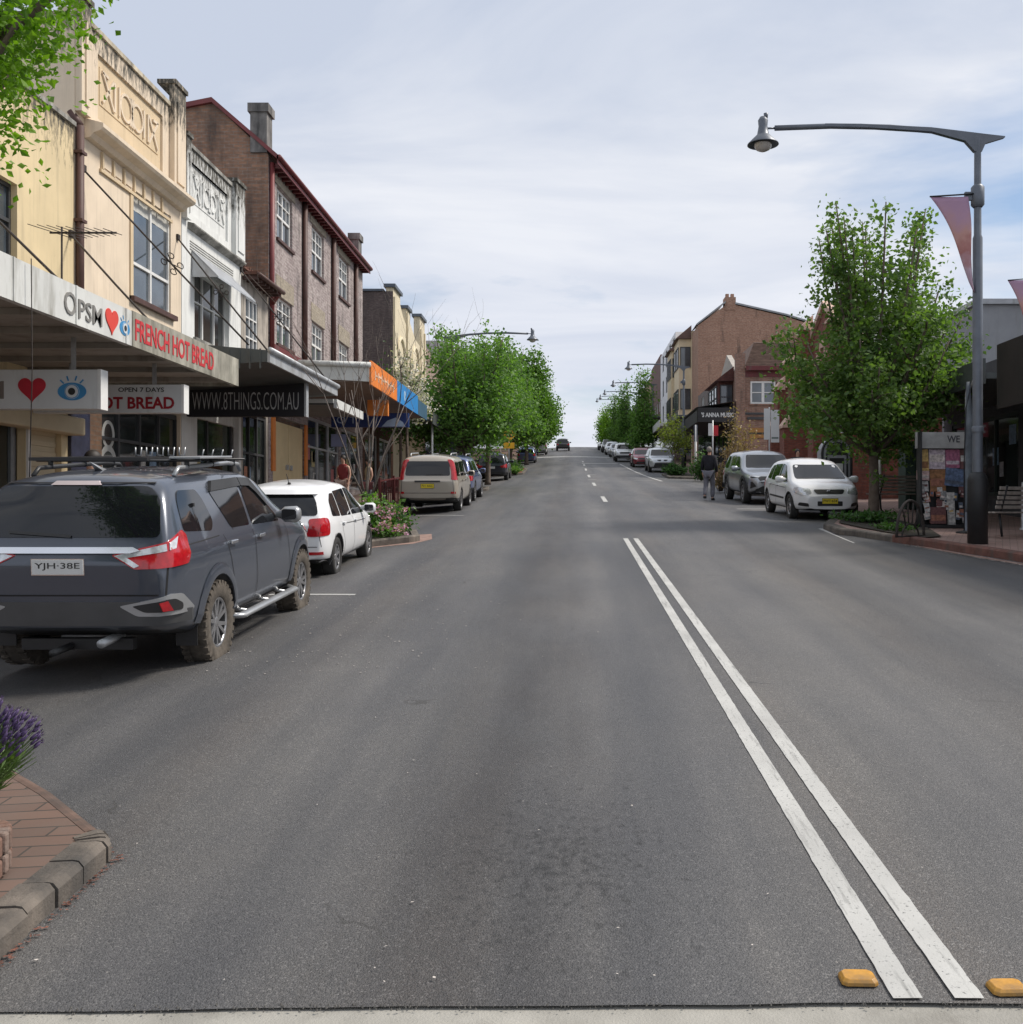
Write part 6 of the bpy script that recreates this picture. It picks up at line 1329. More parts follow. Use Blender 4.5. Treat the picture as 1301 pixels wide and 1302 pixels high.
    mb = MB(); c.line(mb, [(-.80, .74), (.80, .74)], 'B', .012); c.line(mb, [(-.80, .74), (-.82, 1.14)], 'B', .010); c.line(mb, [(.80, .74), (.82, 1.14)], 'B', .010); c.line(mb, [(-.60, 1.615), (.60, 1.615)], 'B', .010); mb.build('tailgate_gap', gap_m, t, world=False)
    mb = MB(); c.patch(mb, [(-.90, .50), (.90, .50), (.90, .60), (.62, .69), (-.62, .69), (-.90, .60)], 'B', .010); mb.build('bumper', mat('bumper_grey', (.075, .077, .08), .35, .3, obj=True), t, world=False)
    mb = MB(); c.line(mb, [(-1.62, 1.26), (-1.62, 1.42)], 'R', .008, .008); mb.box(c.hit('R', -1.62, 1.4)[0].x, c.hit('R', -1.62, 1.4)[0].x+.02, -1.63, -1.60, 1.40, 1.43); mb.build('aerial', black, t, world=False)
S_ = 1.0
t = car('mux', 'large dark grey wagon with a roof rack, parked nearest on the left', put(-3.98, 10.38, 0), 0, suv_paint, PARKL, muddy, alloy, 'offroad',
    rear=dict(plate=(-.03, .965, .40, .115, plate_white, 'YJH·38E'), tail=[('D', rounded([(-.36, 1.055), (-.25, .945), (.20, .965), (.235, 1.03), (.225, 1.19), (.17, 1.235), (-.02, 1.155)], .02), 0), ('D', [(-.345, 1.05), (-.25, .957), (-.22, .975), (-.275, 1.035), (-.03, 1.085), (-.03, 1.14)], 1), ('D', [(-.01, 1.09), (.06, 1.10), (.11, 1.19), (.0, 1.145)], 1)]), side=dict(handle_m=chrome, mirror_m=satin), extra=suv_extra)
pitch(t, 10.3)
# -- white hatchback
white_car = paint_mat('white_car_paint', (.78, .79, .80), 0, .35, .22)
def polo_extra(t, c):
    mb = MB(); c.patch(mb, [(-.60, 1.30), (.60, 1.30), (.56, 1.365), (-.56, 1.365)], 'B', .07, .07, 0, .1); mb.build('spoiler', white_car, t, world=False)
    mb = MB(); mb.tube([(.1, -1.35, 1.44), (.1, -1.5, 1.60)], .006, 5); mb.lathe([(0, 0), (.03, 0), (.02, .03), (0, .03)], 10, Matrix.Translation((.1, -1.35, 1.44))); mb.build('aerial', black, t, world=False)
    mb = MB(); c.patch(mb, [(-.83, .25), (.83, .25), (.80, .33), (-.80, .33)], 'B', .01); mb.build('rear_valance', black, t, world=False)
    mb = MB(); c.line(mb, [(-.72, .52), (.72, .52)], 'B', .010); c.line(mb, [(-.72, .52), (-.66, .95)], 'B', .008); c.line(mb, [(.72, .52), (.66, .95)], 'B', .008); mb.build('tailgate_gap', gap_m, t, world=False)
t = car('hatch', 'white hatchback with large red tail lamps, parked ahead of the grey wagon', put(-4.26, 16.55, 0), 0, white_car, PARKL, rim='twin', rear=dict(tail=[('D', rounded([(-.25, .67), (.14, .69), (.16, .93), (.02, .955), (-.19, .94)], .05), 0), ('D', rounded([(-.10, .74), (.06, .74), (.07, .88), (-.06, .88)], .04), 2)]), extra=polo_extra, scale=.96); pitch(t, 16.5)
# -- beige boxy wagon
beige = paint_mat('beige_paint', (.42, .38, .32), .3, .35)
def rails(m=satin):
    def f(t, c):
        for s in (1, -1):
            mb = MB(); zt = max(p[1] for p in c.sp['top']); mb.tube([(s*.58, -1.5, zt-.02), (s*.58, -1.4, zt+.05), (s*.58, 0, zt+.06), (s*.58, .15, zt-.01)], .02, 8); mb.build('roof_rail', m, t, world=False)
    return f
def xt_extra(t, c):
    rails()(t, c); mb = MB(); c.patch(mb, [(-.36, .91), (.36, .91), (.36, .955), (-.36, .955)], 'B', .022); mb.build('plate_garnish', darktrim, t, world=False)
    mb = MB(); c.line(mb, [(-.05, 1.11), (.42, 1.13)], 'B', .03, .015); mb.build('rear_wiper', black, t, world=False)
    mb = MB(); c.line(mb, [(-.74, .60), (.74, .60)], 'B', .012); c.line(mb, [(-.74, .60), (-.72, 1.0)], 'B', .01); c.line(mb, [(.74, .60), (.72, 1.0)], 'B', .01); mb.build('tailgate_gap', gap_m, t, world=False)
    mb = MB(); c.patch(mb, [(.66, .58), (.80, .58), (.80, .64), (.66, .64)], 'B', .012); c.patch(mb, [(-.80, .58), (-.66, .58), (-.66, .64), (-.80, .64)], 'B', .012); mb.build('reflector', redlens, t, world=False)
t = car('box', 'beige boxy wagon with tall red tail lamps, past the flower bed', put(-4.12, 31.85, 0), 0, beige, PARKL, rim='cover', rim_m=alloy, rear=dict(plate=(.0, .80, .37, .12, plate_yellow, 'AD·14·BC') if False else (0, .80, .37, .12, plate_yellow, '721 AAC')), extra=xt_extra, scale=1.02); pitch(t, 31.8)
bluep = paint_mat('blue_paint', (.09, .12, .25), .4, .3); dkbl = paint_mat('dark_blue_paint', (.022, .026, .04), .3, .3); silver = paint_mat('silver_paint', (.34, .36, .39), .6, .3); redp = paint_mat('red_paint', (.22, .012, .03), .3, .3); dkgrey = paint_mat('dark_grey_paint', (.05, .052, .056), .4, .3)
t = car('suv', 'blue wagon parked just ahead of the beige one', put(-4.25, 37.6, 0), 0, bluep, PARKL, extra=rails()); pitch(t, 37.6)
t = car('suv', 'dark blue wagon parked under the big street tree', put(-4.55, 61.5, 0), 0, dkbl, PARKL, rear=dict(plate=(0, .80, .4, .12, plate_white, '')), scale=1.02); pitch(t, 61.5)
t = car('hatch', 'small blue hatchback parked by the red mulch bed far up the street', put(-3.9, 93, 0), 0, bluep, PARKL); pitch(t, 93)
t = car('hatch', 'silver hatchback parked beyond the small blue one', put(-4.1, 99, 0), 0, silver, PARKL); pitch(t, 99)
t = car('van', 'white van parked near the crest on the left', put(-3.6, 121, 0), 0, white_car, PARKL, cat='van', name='parked_van'); pitch(t, 121)
t = car('suv', 'dark red wagon parked beyond the white van', put(-3.9, 131, 0), 0, redp, PARKL); pitch(t, 131)
t = car('suv', 'dark wagon driving away up the lane near the crest', put(-.95, 137, 0), 0, dkgrey, None, name='moving_car'); t['group'] = 'traffic'; del t['group']; pitch(t, 137)
# -- right side, facing the camera
def corolla_extra(t, c):
    mb = MB(); c.patch(mb, rounded([(-.30, .36), (.30, .36), (.30, .47), (-.30, .47)], .02), 'F', .012); mb.build('air_intake', black, t, world=False)
    for s in (1, -1):
        mb = MB(); q = [(.50, .34), (.72, .36), (.70, .44), (.52, .42)]; c.patch(mb, rounded(q if s > 0 else mir(q), .03), 'F', .010); mb.build('fog_recess', black, t, world=False)
        mb = MB(); c.line(mb, [(-.82, .52), (.74, .50)], 'R' if s > 0 else 'L', .045, .012); mb.build('rub_strip', darktrim, t, world=False)
    h, _ = c.hit('F', 0, .70); mb = MB(); mb.lathe([(.055, 0), (.065, .008), (.055, .016), (.045, .008)], 20, Matrix.Translation((0, h.y+.012, .70)) @ Matrix.Rotation(math.pi/2, 4, 'X') @ Matrix.Diagonal((1, .72, 1, 1)), closed=True); mb.lathe([(.020, 0), (.028, .008), (.020, .016)], 16, Matrix.Translation((0, h.y+.012, .70)) @ Matrix.Rotation(math.pi/2, 4, 'X')); mb.build('badge', chrome, t, world=False)
R180 = math.pi
t = car('hatch', 'white small car facing us, parked behind the tree island', put(6.18, 26.45, 0), R180+.02, white_car, PARKR, rim='cover', front=dict(plate=(.0, .475, .37, .12, plate_yellow, 'PWT·654'), head=[('D', rounded([(-.27, .645), (-.02, .605), (.22, .66), (.30, .77), (.10, .80), (-.16, .77)], .05), 0)], trim=[('grille', black, [(rounded([(-.32, .64), (.32, .64), (.38, .75), (-.38, .75)], .05), .008)])]), extra=corolla_extra); pitch(t, 26)
gs = paint_mat('graphite_paint', (.34, .36, .39), .6, .3)
def rav_extra(t, c):
    for s in (1, -1):
        f = (lambda p: p) if s > 0 else mir
        mb = MB(); c.patch(mb, f([(.55, .46), (.84, .50), (.84, .68), (.74, .72)]), 'F', .012); mb.build('fog_recess', black, t, world=False)
        mb = MB(); c.patch(mb, f([(.10, .56), (.42, .60), (.80, .42), (.84, .47), (.46, .665), (.10, .63)]), 'F', .03); mb.build('bumper_blade', silver, t, world=False)
        dr = 'R' if s > 0 else 'L'
        for ya in c.sp['axles']:
            mb = MB()
            for k in range(12):
                a0, a1 = math.pi*k/12, math.pi*(k+1)/12
                q = lambda a, r_: (lambda h: h[0]-h[1]*.02)(c.hit(dr, ya+r_*math.cos(a), c.sp['r']+.01+r_*math.sin(a)))
                rr = c.ra(); mb.quad(q(a0, rr), q(a1, rr), q(a1, rr+.09), q(a0, rr+.09))
            mb.build('wheel_arch_trim', darktrim, t, world=False)
t = car('suv', 'dark silver wagon facing us, parked behind the white small car', put(6.25, 33.55, 0), R180+.03, gs, PARKR, front=dict(plate=(0, .50, .37, .12, plate_yellow, ''), head=[('D', [(-.28, .83), (0, .80), (.30, .86), (.33, .93), (0, .90), (-.28, .865)], 0), ('D', [(-.22, .84), (0, .815), (.1, .84), (.1, .875), (-.02, .87)], 1)], trim=[('grille', black, [([(-.50, .68), (.50, .68), (.58, .84), (.48, .88), (-.48, .88), (-.58, .84)], .008)]), ('bumper', black, [([(-.80, .36), (.80, .36), (.48, .58), (-.48, .58)], .010)])]), extra=rav_extra, scale=1.0); pitch(t, 33)
def mits(t, c):
    for s in (1, -1):
        q = [(.08, .80), (.22, .78), (.34, .84), (.34, .88), (.10, .88)]; mb = MB(); c.patch(mb, q if s > 0 else mir(q), 'F', .012); mb.build('grille_opening', black, t, world=False)
t = car('suv', 'pale silver wagon facing us beside the far right garden bed', put(6.2, 71, 0), R180, paint_mat('pale_silver_paint', (.52, .55, .58), .4, .3), PARKR, front=dict(trim=[('bumper', black, [([(-.6, .38), (.6, .38), (.5, .66), (-.5, .66)], .010)])]), extra=mits); pitch(t, 71)
t = car('hatch', 'dark red small car facing us beyond the pale silver wagon', put(5.6, 80, 0), R180, redp, PARKR); pitch(t, 80)
for k, (x, y, m, lab, mod) in enumerate(((4.9, 93, white_car, 'first white car of the far row on the right, next to the red one', 'suv'), (4.9, 106, silver, 'silver car in the middle of the far right row', 'hatch'), (4.8, 116, white_car, 'white car in the far right row under the trees', 'hatch'), (4.8, 127, dkgrey, 'dark car in the far right row', 'suv'), (4.7, 140, white_car, 'last white car before the crest on the right', 'suv'))):
    t = car(mod, lab, put(x, y, 0), R180, m, PARKR); pitch(t, y)
# ------------------------------------------------------------------ trees and plants
bark = mat('bark', (.13, .10, .08), .9, var=.35, scale=7, bmp=.6, bscale=25, obj=True); bark_g = mat('bark_grey', (.15, .125, .11), .9, var=.3, scale=9, bmp=.4, obj=True)
leaf_dark = leaf_mat('leaf_dark', (.026, .074, .020), (.072, .155, .038)); leaf_mid = leaf_mat('leaf_mid', (.042, .110, .026), (.165, .290, .075), .42); leaf_fresh = leaf_mat('leaf_fresh', (.065, .155, .012), (.185, .33, .03), .45); leaf_pear = leaf_mat('leaf_pear', (.040, .092, .026), (.145, .230, .062), .42); leaf_mg = leaf_mat('leaf_mid_green', (.040, .105, .014), (.11, .215, .03), .38); leaf_yel = leaf_mat('leaf_yellow_green', (.10, .14, .025), (.22, .26, .05), .4); leaf_brown = leaf_mat('leaf_brown', (.15, .095, .05), (.27, .20, .12)); blossom_w = leaf_mat('blossom_white', (.38, .36, .33), (.62, .60, .56), .2)
def leaves_mesh(name, pts, size, m, rng, droop=.0):
    """one kite-shaped blade per point, folded a little along its midrib"""
    vs = []; fs = []
    for p in pts:
        s = size*rng.uniform(.6, 1.25); u = Vector((rng.gauss(0, 1), rng.gauss(0, 1), rng.gauss(-droop, .7))).normalized(); n = Vector((rng.gauss(0, 1), rng.gauss(0, 1), rng.gauss(.6, .8))); v = u.cross(n)
        if v.length < 1e-3: continue
        v.normalize(); w_ = u.cross(v); b = len(vs); wd = rng.uniform(.26, .40)
        vs += [p, p+u*s*.45+v*s*wd+w_*s*.10, p+u*s, p+u*s*.45-v*s*wd+w_*s*.10]; fs.append((b, b+1, b+2, b+3))
    mb = MB(); mb.v = [tuple(q) for q in vs]; mb.f = fs; mb.m = [0]*len(fs); mb.sm = [False]*len(fs)
    return mb
def bez(a, b, c, t): return a*(1-t)**2+b*2*t*(1-t)+c*t*t
def tree(name, label, loc, seed, H, R, trunk_h, nl, n_leaf, leaf, m, spread=.22, low=.32, tr=.10, top=1.0, group=None, skew=0.0, bk=None, rz=0.0, shoots=0, shoot_r=.6, cat='tree', ecc=1.0, tuft=(4, 9)):
    rng = random.Random(seed); t = thing(name, label, cat, loc, rz, group)
    mb = MB(); mb.tube([(0, 0, -.1), (.0, 0, .12), (.02, .01, trunk_h*.5), (0, .02, trunk_h), (.05, .03, H*.42), (-.04, .05, H*.62)], [tr*1.5, tr*1.1, tr*.95, tr*.85, tr*.4, tr*.1], 10)
    pts = []; wts = []; W_ = 0; limbs = []
    for i in range(nl+shoots):
        sh = i >= nl; a = rng.uniform(0, 6.283) if sh else 2*math.pi*(i*.618)+rng.uniform(-.3, .3); q = math.sqrt((i+.5)/nl) if not sh else math.sqrt(rng.random())*shoot_r
        r = R*q*rng.uniform(.85, 1.1); z = H*(low+(1-low)*(1-q**2.2*top)*rng.uniform(.80, 1.0))
        if not sh and i % 3 == 0: z = H*(low+rng.random()*(.62-low)); r = R*rng.uniform(.75, 1.02)
        if sh: z = H*rng.uniform(.86, 1.0)*(1-.12*(r/R)**2)
        e = Vector((r*math.cos(a)*ecc+skew*z/H, r*math.sin(a), z)); s = Vector((0, 0, trunk_h*rng.uniform(.75, 1.25))); s.z = min(s.z, e.z*.8)
        c = Vector((e.x*.62, e.y*.62, s.z+(e.z-s.z)*rng.uniform(.30, .5))); P = [bez(s, c, e, k/7) for k in range(8)]
        mb.tube(P, [tr*.42*(1-k/8)+.008 for k in range(8)], 6); limbs.append((s, c, e, 1.0 if not sh else .85, sh))
        for j in range(3 if not sh else 1):
            tt = rng.uniform(.35, .85); p = bez(s, c, e, tt); d = Vector((rng.gauss(0, 1), rng.gauss(0, 1), rng.uniform(.1, 1.3))).normalized()*R*rng.uniform(.2, .42); e2 = p+d
            rr = math.hypot(e2.x-skew, e2.y)
            if rr > R*1.05: e2.x *= R/rr; e2.y *= R/rr
            mb.tube([p, p+d*.5+Vector((0, 0, .04)), e2], [.02, .013, .006], 5); limbs.append((p, p+d*.5, e2, .55, False))
    mb.build('trunk', bk or bark, t, world=False); tot = sum(l[3] for l in limbs)
    for s, c, e, wgt, sh in limbs:
        n = int(n_leaf*wgt/tot); k = 0
        while k < n:                      # leaves come in tufts
            tt = rng.uniform(.22 if not sh else .45, 1.03) ** .8; p = bez(s, c, e, min(tt, 1)); sg = spread*R*(1.0 if not sh else .36)*(1.1-.55*tt)
            p = p+Vector((rng.gauss(0, sg), rng.gauss(0, sg), rng.gauss(0, sg*1.05)))
            for _ in range(rng.randint(*tuft)):
                g = leaf*(1.25 if tuft[1] < 12 else 1.0); pts.append(p+Vector((rng.gauss(0, g), rng.gauss(0, g), rng.gauss(0, g)))); k += 1
    leaves_mesh('crown', pts, leaf, m, rng, .25).build('crown', m, t, world=False, recalc=False); return t
def on(x, y, dz=.1): return (x, y, ground(x, y)+dz)
tree('street_tree', 'upright green tree standing in the right island beside the tall lamp', on(6.88, 23.2, .14), 21, 7.45, 2.1, 1.7, 24, 23000, .125, leaf_pear, .18, .25, .12, .95, shoots=15, shoot_r=.80, skew=.2, ecc=1.12, tuft=(10, 24))
tree('street_tree', 'bright leafed tree hanging into the top left corner over the near island', on(-4.12, 5.4), 5, 7.05, 1.52, 3.4, 36, 90000, .050, leaf_fresh, .13, .58, .12, .35)
LG = 'street trees along the left footpath'; RG = 'street trees along the right footpath'
big = tree('street_tree', 'first and largest rounded green tree past the blue wagon on the left', on(-4.75, 46.6), 8, 7.7, 2.7, 1.9, 26, 22000, .17, leaf_mid, .21, .30, .14, .95, tuft=(8, 18), group=LG, shoots=12, shoot_r=.9)
tree('street_tree', 'second rounded tree, between the beige wagon and the diamond sign', on(-4.3, 53.5), 9, 7.9, 2.1, 2.4, 22, 17000, .18, leaf_mid, .18, .48, .13, .95, group=LG, shoots=10, shoot_r=.9)
t3 = tree('street_tree', 'dark tall tree behind the yellow diamond sign', on(-4.3, 73.5, .12), 12, 9.1, 2.5, 2.2, 22, 16000, .25, leaf_mid, .19, .30, .14, .9, group=LG, shoots=8)
t4 = tree('street_tree', 'tall narrow bright green tree at the head of the left row', on(-3.75, 88), 15, 10.4, 2.3, 2.2, 22, 16000, .28, leaf_mg, .19, .26, .15, .9, group=LG, shoots=6)
dup(t3, on(-3.6, 101), 2.1, 'dark rounded tree beyond the bright narrow one', 1.02); dup(t4, on(-3.7, 117), 1.0, 'bright tree far up the left row near the white van', .8)
dup(t4, on(-4.2, 140), 2.5, 'yellow-green tree near the crest on the left', .68); dup(t3, on(-5.2, 155), .4, 'last tree before the crest on the left', .72)
a1 = tree('street_tree', 'slim young tree with sparse leaves by the far right garden bed', on(6.4, 62.5, .12), 31, 4.6, 1.0, 1.6, 10, 1600, .14, leaf_yel, .26, .3, .05, .9, group=RG)
a2 = tree('street_tree', 'tall pointed green tree at the pale apartments', on(6.6, 92), 33, 8.6, 1.15, 1.6, 18, 6500, .24, leaf_mid, .19, .18, .13, 1.0, group=RG, shoots=6, shoot_r=.5)
dup(a2, on(6.0, 109), 1.4, 'dark green tree in the middle of the far right row', .95); dup(a2, on(5.6, 123), 2.6, 'dark tree touching the one before it on the far right', .85)
a3 = tree('street_tree', 'lighter green tree near the crest on the right', on(5.2, 131), 35, 7.4, 1.5, 1.5, 16, 4500, .24, leaf_fresh, .22, .18, .13, .9, group=RG); dup(a3, on(4.9, 143), 1.1, 'pale tree close to the crest on the right', .85); dup(a3, on(5.4, 154), 2.0, 'last tree before the crest on the right', .8)
tree('brown_tree', 'thin tree with dry brown leaves beside the brick shop corner', on(8.6, 52.5, .12), 37, 4.1, .85, 1.2, 12, 1000, .14, leaf_brown, .28, .25, .05, .9)
tree('blossom_tree', 'small tree with white blossom above the awning in front of the stepped shop', on(-6.75, 42.3, .12), 39, 6.9, 1.0, 3.2, 12, 2600, .13, blossom_w, .26, .5, .07, .9)
tree('dark_shrub_tree', 'dark evergreen bush above the awning beside the white blossom tree', on(-7.2, 43.4, .12), 41, 6.6, 1.2, 2.6, 12, 3500, .14, leaf_dark, .26, .4, .07, .9)
tree('hill_tree', 'low tree top beyond the crest on the left', (-9, 172, ground(-9, 172)), 43, 6, 3.5, 1.2, 12, 2500, .4, leaf_yel, .25, .1, .2, .8); tree('hill_tree', 'low dark tree top beyond the crest on the right', (9, 172, ground(9, 172)), 44, 6, 3.2, 1.2, 12, 2500, .4, leaf_mid, .25, .1, .2, .8)
# bare tree in the left flower bed
def bare_tree(label, loc, seed):
    rng = random.Random(seed); t = thing('bare_tree', label, 'tree', loc)
    def grow(mb, p, d, l, r, depth):
        n = 4; P = [p]; q = p.copy(); dd = d.copy()
        for k in range(n):
            dd = (dd+Vector((rng.gauss(0, .08), rng.gauss(0, .08), .06))).normalized(); q = q+dd*l/n; P.append(q.copy())
        mb.tube(P, [r*(1-.55*k/n) for k in range(n+1)], 6 if r > .012 else 4)
        if depth > 0:
            for k in range(rng.randint(2, 3)):
                i = rng.randint(2, n); s = Vector((rng.gauss(0, 1), rng.gauss(0, 1), 0)).normalized(); grow(mb, P[i], (dd+s*rng.uniform(.35, .75)).normalized(), l*rng.uniform(.5, .78), r*.5, depth-1)
    mb = MB(); mb.tube([(0, 0, -.1), (0, 0, .2), (.02, 0, .75)], [.085, .07, .06], 8); mb.build('trunk', bark_g, t, world=False)
    for k in range(7):
        a = 2*math.pi*k/7+.4; mb = MB(); grow(mb, Vector((.02+.02*math.cos(a), .02*math.sin(a), rng.uniform(.45, .74))), Vector((math.cos(a)*.42, math.sin(a)*.42, 1)).normalized(), rng.uniform(2.0, 2.9), .022, 3); mb.build('branch', bark_g, t, world=False)
    return t
bare_tree('bare leafless many-stemmed tree in the pink flower bed ahead of the white hatchback', on(-4.45, 22.2), 3)
# plants
green_stem = leaf_mat('stem_green', (.05, .10, .03), (.13, .20, .06), .2); lav = leaf_mat('lavender_purple', (.045, .026, .085), (.13, .09, .20), .12); pink = leaf_mat('flower_pink', (.42, .16, .30), (.60, .36, .48), .25)
def lavender(label, loc, n, r, h, seed):
    rng = random.Random(seed); t = thing('lavender_plant', label, 'plant', loc); st = MB(); hd = MB()
    for _ in range(n):
        a = rng.uniform(0, 6.28); q = math.sqrt(rng.random()); b = Vector((q*r*.45*math.cos(a), q*r*.45*math.sin(a), 0)); hh = h*rng.uniform(.65, 1.05)*(1.05-.35*q*q); e = Vector((q*r*math.cos(a), q*r*math.sin(a), hh)); c = Vector((b.x*1.3, b.y*1.3, hh*.6)); P = [bez(b, c, e, k/4) for k in range(5)]
        d = (P[4]-P[3]).normalized()
        st.tube(P, .0016, 3, cap=False)
        for _k in range(16):
            tt = rng.uniform(.05, .80); p = bez(b, c, e, tt); u = Vector((rng.gauss(0, 1), rng.gauss(0, 1), 1.1)).normalized()*.068; s = u.cross(Vector((rng.gauss(0, 1), rng.gauss(0, 1), .2))).normalized()*.006; st.add([p, p+u*.5+s, p+u, p+u*.5-s], [(0, 1, 2, 3)])
        if rng.random() < .85 and e.z > .60*h:
            hd.tube([e, e+d*.008, e+d*.026, e+d*.036], [.002, .0062, .0055, .0015], 5)
            for k in range(4):
                u = (d+Vector((rng.gauss(0, .5), rng.gauss(0, .5), 0))).normalized()*.020; s = u.cross(Vector((1, .3, 0))).normalized()*.004; p = e+d*.032; hd.add([p, p+u*.5+s, p+u, p+u*.5-s], [(0, 1, 2, 3)])
    st.build('foliage', green_stem, t, world=False, recalc=False); hd.build('flower_heads', lav, t, world=False, recalc=False); return t
lavender('purple lavender bush in the low brick planter at the left edge', (-2.66, 4.22, ground(-2.66, 4.22)+.25), 1300, .41, .50, 4)
lavender('lavender bush further back in the brick planter', (-3.45, 4.35, ground(-3.45, 4.35)+.25), 380, .42, .50, 6)
plb = mat('planter_brick', (.165, .095, .07), .85, var=.3, scale=7, bmp=.4, bscale=60, dirt=.4, dirtcol=(.30, .27, .24)); t = thing('brick_planter', 'low curved brick planter wall holding the lavender', 'planter', (-3.4, 4.5, ground(-3.4, 4.5)+.12)); mb = MB()
outl = resample([(-2.22, 2.0), (-2.22, 4.02), *arc(-2.42, 4.02, .2, 0, 75, 5)[1:], (-3.0, 4.40), (-4.3, 4.85)], .115)
for i in range(len(outl)-1):
    a, b = outl[i], outl[i+1]; d = (b-a).normalized(); n = Vector((-d.y, d.x)); g = ground(a.x, a.y)+.115; j = random.uniform(-.004, .004)
    for z0, z1 in ((0, .075), (.08, .165)):
        vs = [(p+n*q).to_3d() for q in (0+j, .2+j) for p in (a+d*.005, b-d*.005)]; lo = [(v.x, v.y, g+z0) for v in vs]; hi = [(v.x, v.y, g+z1) for v in vs]; mb.add(lo+hi, [(0, 1, 3, 2), (4, 6, 7, 5), (0, 4, 5, 1), (2, 3, 7, 6), (0, 2, 6, 4), (1, 5, 7, 3)])
mb.build('wall', plb, t, bevel=.012); mb = MB(); mb.add([(p.x-.08, p.y-.03, ground(p.x, p.y)+.24) for p in outl]+[(-5.0, 4.9, ground(-5, 4.9)+.24), (-5.0, 2, ground(-5, 2)+.24)], [tuple(range(len(outl)+2))]); mb.build('soil', earth, t)
def shrub(name, label, loc, rx, ry, h, n, size, m, seed, flower=None, nf=0, fr=.05, group=None):
    rng = random.Random(seed); t = thing(name, label, 'shrub', loc, 0, group); st = MB(); pts = []; tips = []
    for k in range(26):
        a = rng.uniform(0, 6.28); q = math.sqrt(rng.random()); e = Vector((rx*q*math.cos(a), ry*q*math.sin(a), h*(1-.5*q*q)*rng.uniform(.75, 1.05))); st.tube([(e.x*.2, e.y*.2, -.05), (e.x*.6, e.y*.6, e.z*.55), e], [.014, .009, .004], 5); tips.append(e)
        for _ in range(n//26): tt = rng.uniform(.2, 1); p = e*tt; pts.append(p+Vector((rng.gauss(0, rx*.16), rng.gauss(0, ry*.16), rng.gauss(0, h*.10))))
    st.build('stems', bark, t, world=False); leaves_mesh('foliage', [p for p in pts if p.z > -.02], size, m, rng).build('foliage', m, t, world=False, recalc=False)
    if flower:
        fp = []
        for _ in range(nf):
            e = rng.choice(tips)*rng.uniform(.8, 1.08)+Vector((rng.gauss(0, .05), rng.gauss(0, .05), rng.gauss(0, .04)))
            for _k in range(14): fp.append(e+Vector((rng.gauss(0, fr*.5), rng.gauss(0, fr*.5), rng.gauss(0, fr*.4))))
        leaves_mesh('blossoms', fp, fr*.8, flower, rng).build('blossoms', flower, t, world=False, recalc=False)
    return t
shrub('flowering_shrub', 'leafy shrub with pale pink flowers at the end of the left bed', on(-3.75, 20.7), .55, .6, .62, 1500, .09, leaf_dark, 2, pink, 40, .07); shrub('flowering_shrub', 'pink flowering bush at the corner of the left bed near the gutter', on(-3.55, 20.0), .35, .35, .38, 500, .08, leaf_mid, 3, pink, 26, .07)
shrub('flowering_shrub', 'taller green shrub with few flowers beside the bare tree', on(-4.1, 21.6), .7, .7, .85, 1900, .10, leaf_mid, 7, pink, 14, .06); shrub('green_shrub', 'dark green shrub behind the white hatchback bonnet', on(-4.95, 20.2), .6, .6, .7, 1500, .10, leaf_dark, 8)
shrub('green_shrub', 'low clipped shrub on the far right garden bed', on(6.3, 61), .8, 1.0, .75, 1800, .12, leaf_dark, 12); shrub('green_shrub', 'tall thin shrub on the footpath near the white post', on(7.0, 54), .7, .7, 1.5, 1200, .14, leaf_dark, 13); shrub('green_shrub', 'dark shrub under the diamond sign', on(-3.9, 70), .8, 1.2, .9, 1500, .14, leaf_dark, 14); shrub('green_shrub', 'low mound of ground cover at the far left bed corner', on(-3.7, 67.8), .6, .6, .5, 800, .12, leaf_mid, 15)
shrub('dry_shrub', 'dry brown bush beside the walking man', on(5.9, 40.2), .45, .5, 1.15, 900, .10, leaf_brown, 16); shrub('green_shrub', 'low spreading plants under the right street tree', on(6.55, 22.5, .15), .8, 1.2, .22, 1100, .10, leaf_dark, 17); shrub('green_shrub', 'sparse low plants beside the iron hoop', on(6.3, 19.9, .15), .35, .9, .16, 500, .08, leaf_dark, 18)
